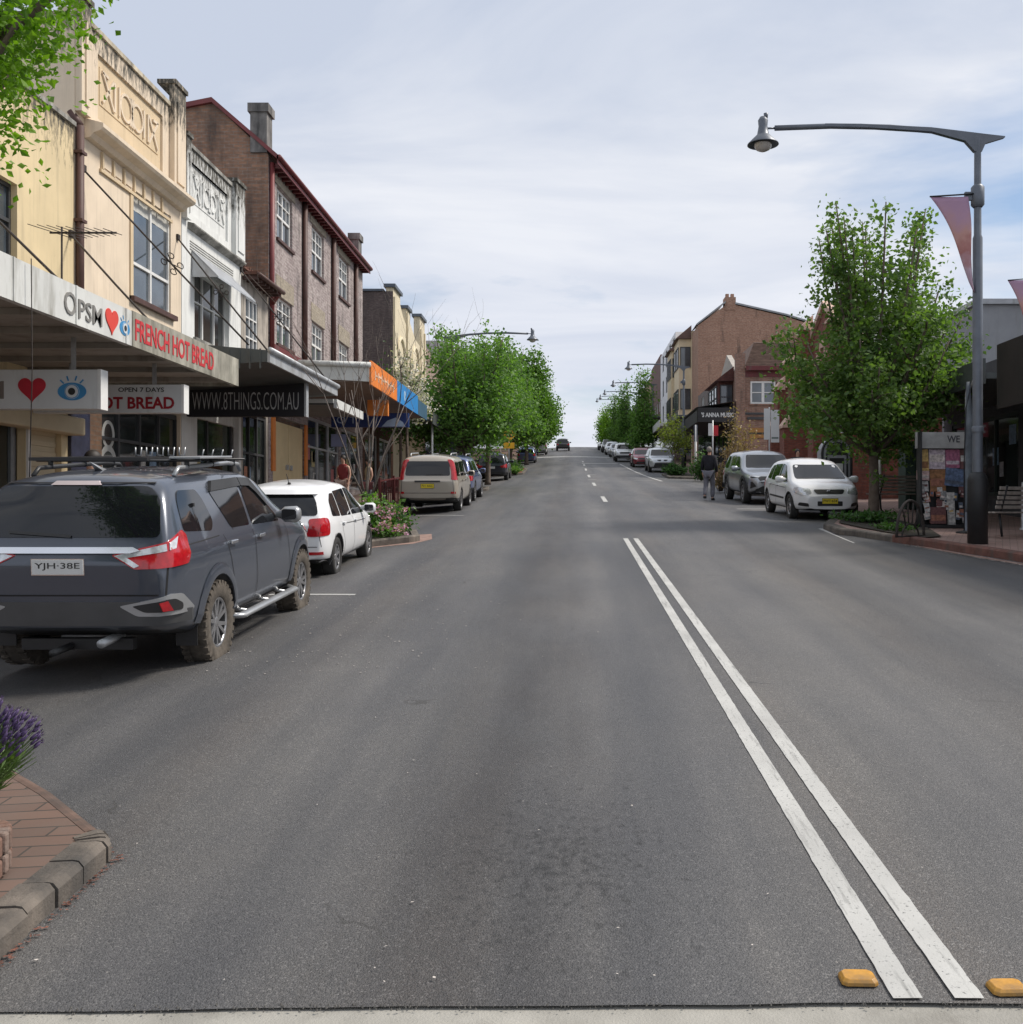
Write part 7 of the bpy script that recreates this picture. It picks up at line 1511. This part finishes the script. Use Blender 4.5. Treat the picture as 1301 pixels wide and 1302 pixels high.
# ------------------------------------------------------------------ street lamps
LAMPS = 'curved-arm street lamps along the street'
def lamp_post(label, loc, rz, H=6.9, arm=3.65):
    t = thing('street_lamp', label, 'street lamp', loc, rz, LAMPS)
    mb = MB(); mb.lathe([(.0, -.1), (.165, -.1), (.165, 1.08), (.15, 1.14), (.12, 1.2), (.085, 1.22)], 20); mb.build('sleeve', darkmetal, t, world=False)
    mb = MB(); mb.lathe([(.085, 1.2), (.08, 5.2), (.062, 5.25), (.055, H)], 16); mb.lathe([(.098, 1.9), (.098, 1.98), (.085, 2.0)], 16); mb.lathe([(.075, 5.72), (.11, 5.76), (.11, 6.06), (.075, 6.1)], 16)
    mb.box(-.22, .02, -.03, .03, 5.84, 5.98); mb.build('pole', pole_grey, t, world=False)
    mb = MB(); top = [(.45, H+.02), (.1, H+.06), (-.8, H+.17), (-2.0, H+.23), (-2.6, H+.235)]; bot = [(.45, H-.0), (.12, H-.1), (.06, H-.24), (-.06, H-.24), (-.22, H-.06), (-.8, H+.10), (-2.0, H+.175), (-2.6, H+.185)]
    poly = top+bot[::-1]; n = len(poly); mb.add([(x, -.045, z) for x, z in poly]+[(x, .045, z) for x, z in poly], [tuple(range(n)), tuple(range(2*n-1, n-1, -1))]+[(i, (i+1) % n, n+(i+1) % n, n+i) for i in range(n)]); mb.build('bracket', pole_grey, t, world=False)
    mb = MB(); mb.tube([(-.5, 0, H+.10), (-1.5, 0, H+.185), (-2.5, 0, H+.205), (-arm+.2, 0, H+.17)], .045, 10); mb.tube([(-arm+.2, 0, H+.17), (-arm+.02, 0, H+.165)], .018, 8); mb.build('arm', pole_grey, t, world=False)
    mb = MB(); M = Matrix.Translation((-arm, 0, H)); mb.lathe([(.0, .36), (.05, .36), (.085, .30), (.075, .20), (.10, .06), (.12, .04), (.262, -.10), (.266, -.115), (.252, -.112), (.1, .0), (0, .0)], 24, M); mb.lathe([(0, .34), (.03, .34), (.04, .42), (.0, .43)], 10, Matrix.Translation((-arm+.05, 0, H))); hd = mb.build('lamp_shade', pole_grey, t, world=False)
    mb = MB(); mb.lathe([(.15, -.10), (.145, -.15), (.11, -.20), (.05, -.225), (0, -.23)], 20, M); mb.build('lamp_glass', mat('lamp_glass', (.45, .43, .40), .15, var=.1, scale=20, coat=.5, obj=True), hd, world=False); return t
lp = lamp_post('nearest tall street lamp at the right, carrying the purple banner', on(6.93, 17.4, .12), 0)
for x, y, lab in ((7.5, 67.5, 'second lamp on the right, in front of the cream apartments'), (7.6, 94, 'third lamp on the right, beside the tall pointed tree'), (7.6, 117, 'fourth lamp on the right, above the far trees'), (7.6, 134, 'fifth lamp on the right, small near the crest'), (7.6, 150, 'last lamp on the right at the crest')): dup(lp, on(x, y, .12), 0, lab)
for x, y, lab in ((-5.35, 46.3, 'lamp on the left whose arm rises out of the big tree'), (-5.5, 150, 'far lamp on the left at the crest')): dup(lp, on(x, y, .12), math.pi, lab)
def banner_mat():
    m, t, p = base_mat('banner_cloth'); tcn = N(t, 'ShaderNodeTexCoord'); s = N(t, 'ShaderNodeSeparateXYZ'); t.links.new(tcn.outputs['Object'], s.inputs[0]); n = nz(t, pos(t, obj=True), 3.5, 3.0)
    a = N(t, 'ShaderNodeMath', operation='MULTIPLY_ADD'); t.links.new(n, a.inputs[0]); a.inputs[1].default_value = .9; t.links.new(s.outputs['Z'], a.inputs[2])
    r = N(t, 'ShaderNodeValToRGB'); e = r.color_ramp.elements; e[0].position = .0; e[0].color = (.34, .22, .30, 1); e[1].position = 1.0; e[1].color = (.36, .23, .36, 1)
    for q, c in ((.25, (.46, .34, .40)), (.40, (.36, .15, .14)), (.52, (.48, .27, .24)), (.72, (.42, .26, .35))): el = e.new(q); el.color = (*c, 1)
    mr = N(t, 'ShaderNodeMapRange'); t.links.new(a.outputs[0], mr.inputs[0]); mr.inputs[1].default_value = -1.3; mr.inputs[2].default_value = .75; t.links.new(mr.outputs[0], r.inputs['Fac']); t.links.new(r.outputs['Color'], p.inputs['Base Color']); p.inputs['Roughness'].default_value = .8
    MATS['banner_cloth'] = m; return m
bm_ = banner_mat()
def banner(label, loc, hgt, wd, seed):
    t = thing('banner', label, 'banner', loc); mb = MB(); mb.tube([(.08, 0, .02), (-wd, 0, -.03)], .014, 8); mb.build('rod', darkmetal, t, world=False)
    vs = []; nu, nv = 8, 20
    for j in range(nv+1):
        f = j/nv; z = -.03-hgt*f; r0 = .03+.11*f-.05*math.sin(f*3.14); left = -wd*(1-f)**1.15*(1-.25*math.sin(f*3.14))+r0*.0; right = -.05+.09*f+.02*math.sin(f*7)
        if f > .93: left = left*(1-(f-.93)*6)+right*(f-.93)*6
        for i in range(nu+1): g = i/nu; vs.append((left+(right-left)*g, .05*math.sin(f*4+g*3+seed)*(.3+f), z))
    mb = MB(); mb.add(vs, [(j*(nu+1)+i, j*(nu+1)+i+1, (j+1)*(nu+1)+i+1, (j+1)*(nu+1)+i) for j in range(nv) for i in range(nu)], 0, True); o = mb.build('cloth', bm_, t, world=False); md = o.modifiers.new('thick', 'SOLIDIFY'); md.thickness = .004; return t
g = ground(6.93, 17.4)+.12
banner('purple and orange banner hanging twisted from the nearest lamp pole', (6.80, 17.35, g+5.92), 1.62, .70, 0)
t = thing('flagpole', 'short thin pole with a grey cap on the low dark roof at the right edge', 'pole', (12.7, 28.2, 5.3)); mb = MB(); mb.tube([(12.7, 28.2, 5.2), (12.7, 28.2, 8.45)], .06, 8); mb.box(12.58, 12.82, 28.1, 28.3, 8.45, 8.52); mb.build('pole', pole_grey, t)
banner('faded purple banner on the short pole at the right edge', (12.58, 28.12, 8.1), 1.7, .55, 2)
# ------------------------------------------------------------------ right footpath things
def post_sign(name, label, loc, h, panels, m_post=galv, r=.03):
    t = thing(name, label, 'sign', loc); mb = MB(); mb.tube([(0, 0, -.1), (0, 0, h)], r, 8); mb.build('post', m_post, t, world=False)
    for x0, x1, z0, z1, m in panels:
        mb = MB(); mb.box(x0, x1, -.05, -.032, z0, z1); mb.build('panel', m, t, world=False)
    return t
redp_ = mat('sign_red', (.45, .02, .03), .5)
t = post_sign('parking_sign', 'pair of pale parking signs on a post beside the brick church wall', on(7.05, 36.2), 3.1, ((-.20, .02, 1.95, 3.05, sign_white), (.04, .34, 1.85, 3.0, sign_white)))
mb = MB(); T = lambda a, d, z: (a, -.05-d, z)
mb.box(.07, .31, .001, .004, 1.98, 2.04, 0, T)
mb.build('stripe', mat('sign_green', (.12, .16, .15), .6), t, world=False)
t = post_sign('stopping_sign', 'small white and red sign on a thin post near the walking man', on(6.9, 49.5), 3.0, ((-.22, .0, 2.25, 2.85, sign_white), (.03, .26, 2.25, 2.75, redp_)))
t = post_sign('white_post', 'plain white post at the kerb in front of the corner shop', on(6.75, 55), 2.9, ((-.1, .1, 2.0, 2.9, pole_grey),), white_paint, .06)
t = thing('warning_sign', 'yellow diamond hump sign on a post by the far left bed', 'sign', on(-3.95, 66.0)); mb = MB(); mb.tube([(0, 0, -.1), (0, 0, 3.1)], .035, 8); mb.build('post', galv, t, world=False)
sy = mat('sign_yellow', (.78, .42, .02), .5); mb = MB(); mb.prism([(0, 2.12), (.48, 2.6), (0, 3.08), (-.48, 2.6)], T, -.02, .0); mb.box(-.36, .36, -.02, 0, 1.72, 2.10, 0, T); mb.build('panel', sy, t, world=False)
mb = MB(); mb.prism([(-.26, 2.5), (-.16, 2.5), (-.06, 2.66), (.06, 2.66), (.16, 2.5), (.26, 2.5), (.26, 2.45), (-.26, 2.45)], T, .001, .006); mb.box(-.08, .08, .001, .006, 2.74, 2.8, 0, T); mb.build('symbol', letter_black, t, world=False)
# iron hoop guard in the island
t = thing('iron_hoop', 'dark iron half-round guard with curved bars at the end of the tree island', 'guard', on(6.12, 18.4, .14), math.radians(38)); mb = MB(); R_ = .42; hh = .66
half = [(R_*math.cos(math.pi*k/20), 0, hh*math.sin(math.pi*k/20)**.9) for k in range(21)]; mb.tube(half, .026, 8); mb.tube([(-R_, 0, .02), (R_, 0, .02)], .02, 6); mb.build('frame', iron, t, world=False)
mb = MB(); mb.tube([(.26*math.cos(math.pi*k/14), 0, .24*math.sin(math.pi*k/14)) for k in range(15)], .018, 6)
for x in (-.2, -.07, .07, .2): mb.tube([(x*.7, 0, .22 if abs(x) < .1 else .17), (x*1.0, 0, .42), (x*1.3, 0, hh*math.sqrt(max(0, 1-(x*1.3/R_)**2)))], .016, 6)
mb.build('bars', iron, t, world=False)
# magazine and poster rack
t = thing('magazine_rack', 'tall rack crammed with posters, magazines and papers beside the street lamp', 'rack', on(7.62, 21.0, .125)); mb = MB(); w_ = .52
mb.box(-w_, w_, -.02, .02, .05, 1.95); mb.box(-w_, -w_+.04, -.25, .02, 0, 1.95); mb.box(w_-.04, w_, -.25, .02, 0, 1.95); mb.box(-w_, w_, -.3, .02, 0, .06); mb.build('frame', darkmetal, t, world=False)
mb = MB(); mb.box(-w_-.03, w_+.03, -.10, -.025, 1.62, 1.95); hb = mb.build('header_board', mat('header_grey', (.33, .33, .32), .6, var=.2, scale=6, obj=True), t, world=False); mb = MB(); mb.text('WE', lambda a, d, z: (a, -.10-d, z), .08, .34, 1.74, 1.88, .001, .006, 0, .02); mb.build('lettering', mat('letter_charcoal', (.06, .06, .07), .6), hb, world=False)
cols = [(.50, .34, .12), (.50, .44, .41), (.30, .10, .17), (.45, .38, .42), (.26, .11, .07), (.09, .13, .22), (.25, .12, .05), (.45, .44, .42), (.12, .05, .05), (.08, .10, .14), (.48, .33, .31), (.22, .22, .22), (.42, .41, .40)]
random.seed(14)
def paper(x0, x1, z0, z1, c, c2, d, tl=0.0):
    m = mat('paper_%d' % c, cols[c], .6, var=.5, scale=18, obj=True); m2 = mat('paper_%d' % c2, cols[c2], .6, var=.5, scale=18, obj=True)
    xm, zm = (x0+x1)/2, (z0+z1)/2; ct, st = math.cos(tl), math.sin(tl); R = lambda a, dd, z: (xm+(a-xm)*ct-(z-zm)*st, -dd+.025*(z-z0)/(z1-z0), zm+(a-xm)*st+(z-zm)*ct)
    mb = MB(); mb.box(x0, x1, d, d+.008, z0, z1, 0, R); h = z1-z0; q = random.uniform(.08, .5); mb.box(x0+.015, x1-.015, d+.0082, d+.0095, z0+h*q, z0+h*(q+random.uniform(.12, .4)), 1, R); mb.build('poster', [m, m2], t, world=False)
for p in ((-.50, -.28, 1.16, 1.60, 0, 6, .05, .03), (-.27, .06, 1.20, 1.60, 3, 1, .05, 0), (.07, .36, 1.22, 1.60, 2, 3, .05, 0), (.37, .50, 1.2, 1.6, 8, 7, .04, 0), (-.53, -.27, .97, 1.17, 10, 1, .07, -.05), (-.26, .06, .74, 1.19, 6, 4, .08, .02), (.05, .46, .84, 1.21, 5, 9, .08, -.12), (-.47, -.29, .74, .95, 12, 8, .07, .04), (-.30, .02, .08, .42, 8, 4, .22, 0), (.06, .22, .06, .72, 7, 11, .16, .03)): paper(*p)
for k in range(34):
    x = random.uniform(-.48, .40); z = random.uniform(.08, .70); paper(x, x+random.uniform(.07, .15), z, z+random.uniform(.07, .17), random.choice((1, 7, 8, 9, 11, 11, 12, 4, 8)), random.randrange(13), .10+(.7-z)*.16+random.uniform(0, .04), random.uniform(-.2, .2))
t = thing('side_banner', 'tall feather-shaped grey-blue advertising flag beside the magazine rack', 'flag', on(7.55, 19.6, .125)); mb = MB(); mb.lathe([(0, 0), (.16, 0), (.15, .03), (.03, .05), (.0, .05)], 16); mb.tube([(0, 0, 0), (.0, 0, 1.4), (.03, 0, 2.4), (.16, 0, 2.95)], .012, 6); mb.build('pole', darkmetal, t, world=False)
mb = MB(); P = [(.02-.0, .35+.2*k/1) for k in range(1)]; vs = []
for k in range(13): f = k/12; z = .4+2.5*f; wdt = .05+.13*math.sin(math.pi*min(1, f*.85+.1)); vs += [(.015+.1*max(0, f-.75), .01*math.sin(k), z), (.015+.1*max(0, f-.75)+wdt, .02*math.sin(k*1.3), z)]
mb.add(vs, [(2*k, 2*k+1, 2*k+3, 2*k+2) for k in range(12)], 0, True); o = mb.build('cloth', mat('flag_grey', (.13, .15, .17), .8, var=.4, scale=4, obj=True), t, world=False); o.modifiers.new('thick', 'SOLIDIFY').thickness = .004
def bollard(label, loc, m, h=.95, r=.055):
    t = thing('bollard', label, 'bollard', loc); mb = MB(); mb.lathe([(0, -.1), (r*1.5, -.1), (r*1.5, .03), (r, .05), (r, h-.05), (r*.8, h), (0, h+.01)], 14); mb.build('shaft', m, t, world=False); return t
bollard('dark bollard standing in front of the magazine rack', on(7.72, 19.9, .125), pole_grey); bollard('second dark bollard close beside the magazine rack', on(7.88, 20.05, .125), darkmetal); bollard('pale bollard in the shade at the right picture edge', on(9.05, 20.4, .125), galv)
slat = mat('bench_slat', (.30, .27, .24), .7, var=.3, scale=8, obj=True)
def bench(label, loc, rz):
    t = thing('park_bench', label, 'bench', loc, rz); mb = MB()
    for k in range(4): mb.box(-.75, .75, -.05+k*.11, .04+k*.11, .42, .45)
    mb.build('seat', slat, t, world=False, bevel=.006); mb = MB()
    for k in range(5): mb.box(-.75, .75, .36+k*.025, .385+k*.025, .50+k*.085, .56+k*.085)
    mb.build('backrest', slat, t, world=False, bevel=.006)
    for x in (-.6, .6):
        mb = MB(); mb.tube([(x, 0, 0), (x, .02, .42), (x, .34, .42), (x, .50, .92)], .022, 6); mb.tube([(x, .32, .42), (x, .38, 0)], .022, 6); mb.build('leg', darkmetal, t, world=False)
    return t
bench('slatted bench behind the white small car under the street tree', on(8.35, 26.6, .125), math.radians(200)); bench('slatted bench in the shade behind the lamp pole', on(8.15, 19.0, .125), math.radians(205))
# arched teller booth
t = thing('teller_booth', 'grey arched booth with a screen beside the church', 'booth', on(7.45, 28.6, .125)); mb = MB(); w_ = .40; ar = [(-w_, 0), (-w_, 1.5)]+[(w_*math.cos(math.pi-math.pi*k/12), 1.5+.42*math.sin(math.pi*k/12)) for k in range(1, 12)]+[(w_, 1.5), (w_, 0)]
mb.prism(ar, lambda a, d, z: (a, -d, z), -.6, 0); mb.build('body', mat('booth_grey', (.27, .28, .30), .5, var=.1, obj=True), t, world=False)
mb = MB(); mb.tube([(x*1.02, -.02, z) for x, z in ar], .035, 6); mb.tube([(x*.72, -.02, z*.93) for x, z in ar], .02, 6); mb.build('arch_trim', darkmetal, t, world=False); mb = MB(); mb.box(-.20, .20, .001, .02, .85, 1.35, 0, lambda a, d, z: (a, -d, z)); mb.box(-.26, .26, .001, .015, 1.44, 1.72, 0, lambda a, d, z: (a, -d, z)); mb.build('screen', black, t, world=False); mb = MB(); mb.box(-.02, .17, .021, .026, .98, 1.2, 0, lambda a, d, z: (a, -d, z)); mb.build('notice', sign_white, t, world=False)
t = thing('service_cabinet', 'dark green service cabinet with a white notice under the street tree', 'cabinet', on(9.35, 27.3, .125)); mb = MB(); mb.box(-.5, .5, -.3, .3, 0, 1.75); mb.box(-.54, .54, -.34, .34, 1.751, 1.8); mb.build('body', mat('cabinet_green', (.03, .06, .045), .5, var=.15, obj=True), t, world=False, bevel=.01); mb = MB(); mb.box(-.15, .17, -.31, -.302, 1.1, 1.65); mb.build('notice', sign_white, t, world=False); mb = MB(); mb.lathe([(0, 0), (.05, 0), (.05, .012), (0, .012)], 12, Matrix.Translation((.05, -.305, .95)) @ Matrix.Rotation(math.pi/2, 4, 'X')); mb.build('dial', sign_white, t, world=False)
# left footpath things
def bin_(label, loc):
    t = thing('litter_bin', label, 'bin', loc); mb = MB(); mb.lathe([(0, 0), (.24, 0), (.27, .8), (.29, .82), (.29, .88), (0, .9)], 18); mb.build('body', mat('bin_blue', (.03, .05, .16), .4, obj=True), t, world=False); return t
bin_('blue litter bin on the left footpath behind the white hatchback', on(-6.1, 20.4, .125))
def cafe_chair(label, loc, rz, m):
    t = thing('cafe_chair', label, 'chair', loc, rz, 'cafe chairs outside the left shops'); mb = MB(); mb.box(-.2, .2, -.2, .2, .43, .46); mb.build('seat', m, t, world=False, bevel=.01); mb = MB(); mb.box(-.2, .2, .19, .21, .62, .86); mb.build('backrest', m, t, world=False, bevel=.008)
    for x in (-.18, .18):
        for y in (-.18, .18): mb = MB(); mb.tube([(x, y, 0), (x*.95, y*.95, .44 if y < 0 else .85)], .012, 6); mb.build('leg', darkmetal, t, world=False)
    return t
cr = mat('chair_red', (.11, .022, .022), .5, obj=True); cdk = mat('chair_dark', (.05, .03, .025), .5, obj=True)
cafe_chair('dark red cafe chair nearest the bare tree', on(-6.2, 31.5, .125), .4, cr); cafe_chair('brown cafe chair at the shop wall under the blue sign', on(-7.4, 33.2, .125), 2.2, cdk); cafe_chair('red cafe chair beside the beige wagon', on(-5.85, 33.6, .125), 3.4, cr); cafe_chair('dark cafe chair further along the red barrier', on(-6.4, 35.5, .125), 1.2, cdk)
def cafe_table(label, loc):
    t = thing('cafe_table', label, 'table', loc); mb = MB(); mb.lathe([(0, .70), (.34, .70), (.35, .72), (.34, .735), (0, .735)], 20); mb.build('tabletop', cdk, t, world=False); mb = MB(); mb.lathe([(0, 0), (.2, 0), (.19, .02), (.03, .04), (.03, .70)], 12); mb.build('pedestal', darkmetal, t, world=False)
cafe_table('small round cafe table between the chairs on the left footpath', on(-6.6, 32.6, .125)); cafe_table('second round cafe table beside the barrier', on(-6.3, 34.6, .125))
t = thing('cafe_barrier', 'low dark red barrier with upright bars along the cafe tables', 'barrier', on(-5.6, 32.5, .125)); mb = MB()
for z in (.15, .9): mb.box(-.02, .02, -2.4, 2.4, z, z+.04)
for k in range(17): mb.box(-.012, .012, -2.4+k*.3-.012, -2.4+k*.3+.012, .19, .9)
mb.build('railing', cr, t, world=False); mb = MB()
for y in (-2.4, 0, 2.4): mb.box(-.035, .035, y-.035, y+.035, 0, 1.02)
mb.build('posts', cr, t, world=False); t.rotation_euler.x = math.atan(slope(32))
# ------------------------------------------------------------------ people
skin_m = mat('skin', (.48, .28, .20), .55, var=.06, obj=True)
def skin_mesh(verts, edges, radii, root=0, sub=2):
    me = bpy.data.meshes.new('figure'); me.from_pydata([Vector(v) for v in verts], edges, []); o = bpy.data.objects.new('figure', me); COL.objects.link(o); md = o.modifiers.new('skin', 'SKIN'); md.use_smooth_shade = True
    for i, r in enumerate(radii): sv = me.skin_vertices[0].data[i]; sv.radius = (r, r) if not isinstance(r, tuple) else r; sv.use_root = (i == root)
    o.modifiers.new('sub', 'SUBSURF').levels = sub; dg = bpy.context.evaluated_depsgraph_get(); m2 = bpy.data.meshes.new_from_object(o.evaluated_get(dg)); bpy.data.objects.remove(o); return m2
def person(label, loc, rz, H, stride, arms, top_m, leg_m, hair_m, shoe_m, sleeve=.9, short=False, lean=0.0, shirt_long=.0, group=None, cap=False):
    t = thing('person', label, 'person', loc, rz, group); t.scale = (H/1.75,)*3; V = []; E = []; R = []
    def v(p, r, parent=None):
        V.append(p); R.append(r)
        if parent is not None: E.append((parent, len(V)-1))
        return len(V)-1
    ly = lean; pel = v((0, 0, .93), (.13, .10)); wai = v((0, ly*.3, 1.08), (.125, .09), pel); che = v((0, ly*.7, 1.30), (.145, .10), wai); nk = v((0, ly, 1.475), .05, che); h0 = v((0, ly+.015, 1.555), .062, nk); h1 = v((0, ly+.02, 1.635), (.075, .092), h0); h2 = v((0, ly+.012, 1.705), (.06, .075), h1); v((0, ly+.112, 1.615), .013, h1)
    J = {}
    for s, sw in ((1, arms[0]), (-1, arms[1])):
        sh = v((s*.185, ly*.85, 1.40), .056, che); el = v((s*.235, ly*.8-.03+sw[0], 1.13), .042, sh); wr = v((s*.24, ly*.8+sw[1], .90+sw[2]), .027, el); pm = v((s*.238, ly*.8+sw[1]*1.06+.01, .83+sw[2]), (.020, .036), wr)
        for k in range(4): f1 = v((s*.236, ly*.8+sw[1]*1.08-.015+k*.018, .775+sw[2]-(.008 if k in (1, 2) else 0)), .0085, pm); v((s*(.225), ly*.8+sw[1]*1.08-.010+k*.018, .735+sw[2]-(.01 if k in (1, 2) else 0)), .007, f1)
        th = v((s*.222, ly*.8+sw[1]+.045, .825+sw[2]), .010, pm); v((s*.215, ly*.8+sw[1]+.055, .785+sw[2]), .008, th)
        J['sh', s], J['el', s], J['wr', s] = sh, el, wr
    for s, st in ((1, stride[0]), (-1, stride[1])):
        hp = v((s*.09, 0, .88), .085, pel); kn = v((s*.095, st[0], .50), .056, hp); an = v((s*.095, st[1], .085+st[2]), .038, kn); he = v((s*.098, st[1]+.02, .045+st[2]), .038, an); v((s*.11, st[1]+.15, .035+st[2]*.6), .030, he); J['hp', s], J['kn', s], J['an', s], J['he', s] = hp, kn, an, he
    bo = bpy.data.objects.new('body', skin_mesh(V, E, R)); bo.data.materials.append(skin_m); COL.objects.link(bo); bo.parent = t
    def cloth(nm, m, idx, edges, rad, root=0):
        mm = {i: k for k, i in enumerate(idx)}; me = skin_mesh([V[i] for i in idx], [(mm[a], mm[b]) for a, b in edges], rad, root); me.materials.append(m); o = bpy.data.objects.new(nm, me); COL.objects.link(o); o.parent = t; return o
    a = lambda k: J[k]
    V.append((V[a(('el', 1))][0]*.5+V[a(('wr', 1))][0]*.5, (V[a(('el', 1))][1]+V[a(('wr', 1))][1])/2, (V[a(('el', 1))][2]+V[a(('wr', 1))][2])/2))
    if sleeve > .6:
        idx = [pel, wai, che, nk, a(('sh', 1)), a(('el', 1)), a(('wr', 1)), a(('sh', -1)), a(('el', -1)), a(('wr', -1))]; cloth('jumper', top_m, idx, [(pel, wai), (wai, che), (che, nk), (che, idx[4]), (idx[4], idx[5]), (idx[5], idx[6]), (che, idx[7]), (idx[7], idx[8]), (idx[8], idx[9])], [(.175, .135), (.185, .15), (.185, .14), .075, .085, .066, .045, .085, .066, .045])
    else:
        idx = [pel, wai, che, nk, a(('sh', 1)), a(('sh', -1))]; cloth('shirt', top_m, idx, [(pel, wai), (wai, che), (che, nk), (che, idx[4]), (che, idx[5])], [(.155, .12), (.145, .11), (.165, .118), .065, .078, .078])
    idx = [pel]; ed = []; rad = [(.18, .155)]
    for s in (1, -1):
        hp, kn, an = J['hp', s], J['kn', s], J['an', s]; idx += [hp, kn]+([an] if not short else []); ed += [(pel, hp), (hp, kn)]+([(kn, an)] if not short else []); rad += [.118, .084]+([.070] if not short else [])
    cloth('trousers', leg_m, idx, ed, rad)
    for s in (1, -1):
        he = J['he', s]; p = V[he]; o = skin_mesh([(p[0], p[1]-.05, p[2]), (p[0], p[1]+.05, p[2]-.002), (p[0]+s*.01, p[1]+.16, p[2]-.01)], [(0, 1), (1, 2)], [.056, .054, .044], 1); o.materials.append(shoe_m); ob = bpy.data.objects.new('shoe', o); COL.objects.link(ob); ob.parent = t
    mb = MB(); M = Matrix.Translation((0, ly-.005, 1.655)) @ Matrix.Diagonal((.088, .105, .105, 1)); mb.lathe([(math.cos(q), math.sin(q)) for q in [(-.45+k*.2) if k < 10 else 1.5708 for k in range(11)]], 16, M @ Matrix.Rotation(.45, 4, 'X')); mb.build('hair', hair_m, t, world=False)
    for s in (1, -1): mb = MB(); mb.lathe([(0, -.011), (.008, -.008), (.011, 0), (.008, .008), (0, .011)], 8, Matrix.Translation((s*.032, ly+.092, 1.635))); mb.build('eye', letter_black, t, world=False)
    return t
navy = mat('cloth_navy', (.012, .012, .018), .9, var=.3, scale=9, obj=True); greytr = mat('cloth_grey', (.15, .15, .175), .9, var=.2, scale=9, obj=True); redcl = mat('cloth_red', (.22, .035, .035), .9, var=.2, obj=True); palecl = mat('cloth_pale', (.50, .38, .32), .9, var=.15, obj=True); yelcl = mat('cloth_yellow', (.52, .46, .30), .9, var=.15, obj=True); hair_g = mat('hair_grey', (.22, .20, .18), .8, var=.3, scale=40, obj=True); hair_d = mat('hair_dark', (.02, .015, .012), .6, obj=True); shoe_d = mat('shoe_dark', (.02, .02, .02), .6, obj=True)
ST = ((.12, .06, .0), (-.04, -.24, .06)); ST0 = ((.02, 0, 0), (.0, -.03, 0)); AR = ((-.05, .05, .02), (.02, .10, .02)); AR0 = ((0, .06, 0), (0, .06, 0))
person('man in a dark jumper and grey trousers walking away along the right kerb', (4.62, 34.0, ground(4.62, 34)), -.35, 1.78, ST, AR, navy, greytr, hair_g, shoe_d, lean=.03)
person('woman in a red top and pale trousers on the left footpath', on(-6.85, 30.9, .125), math.pi*.9, 1.68, ST, AR, redcl, palecl, hair_d, shoe_d, sleeve=.3)
person('person in a pale yellow shirt beside the bare tree', on(-6.5, 33.0, .125), math.pi*.7, 1.55, ST0, AR0, yelcl, greytr, hair_d, shoe_d, sleeve=.3)
person('dark haired person behind the roof rack of the grey wagon', on(-6.35, 13.6, .125), math.pi*.75, 1.86, ST0, AR0, navy, greytr, hair_d, shoe_d)
person('person in dark clothes beside the church behind the two parked cars', on(7.2, 32.4, .125), math.pi, 1.6, ST0, AR0, navy, navy, hair_d, shoe_d)
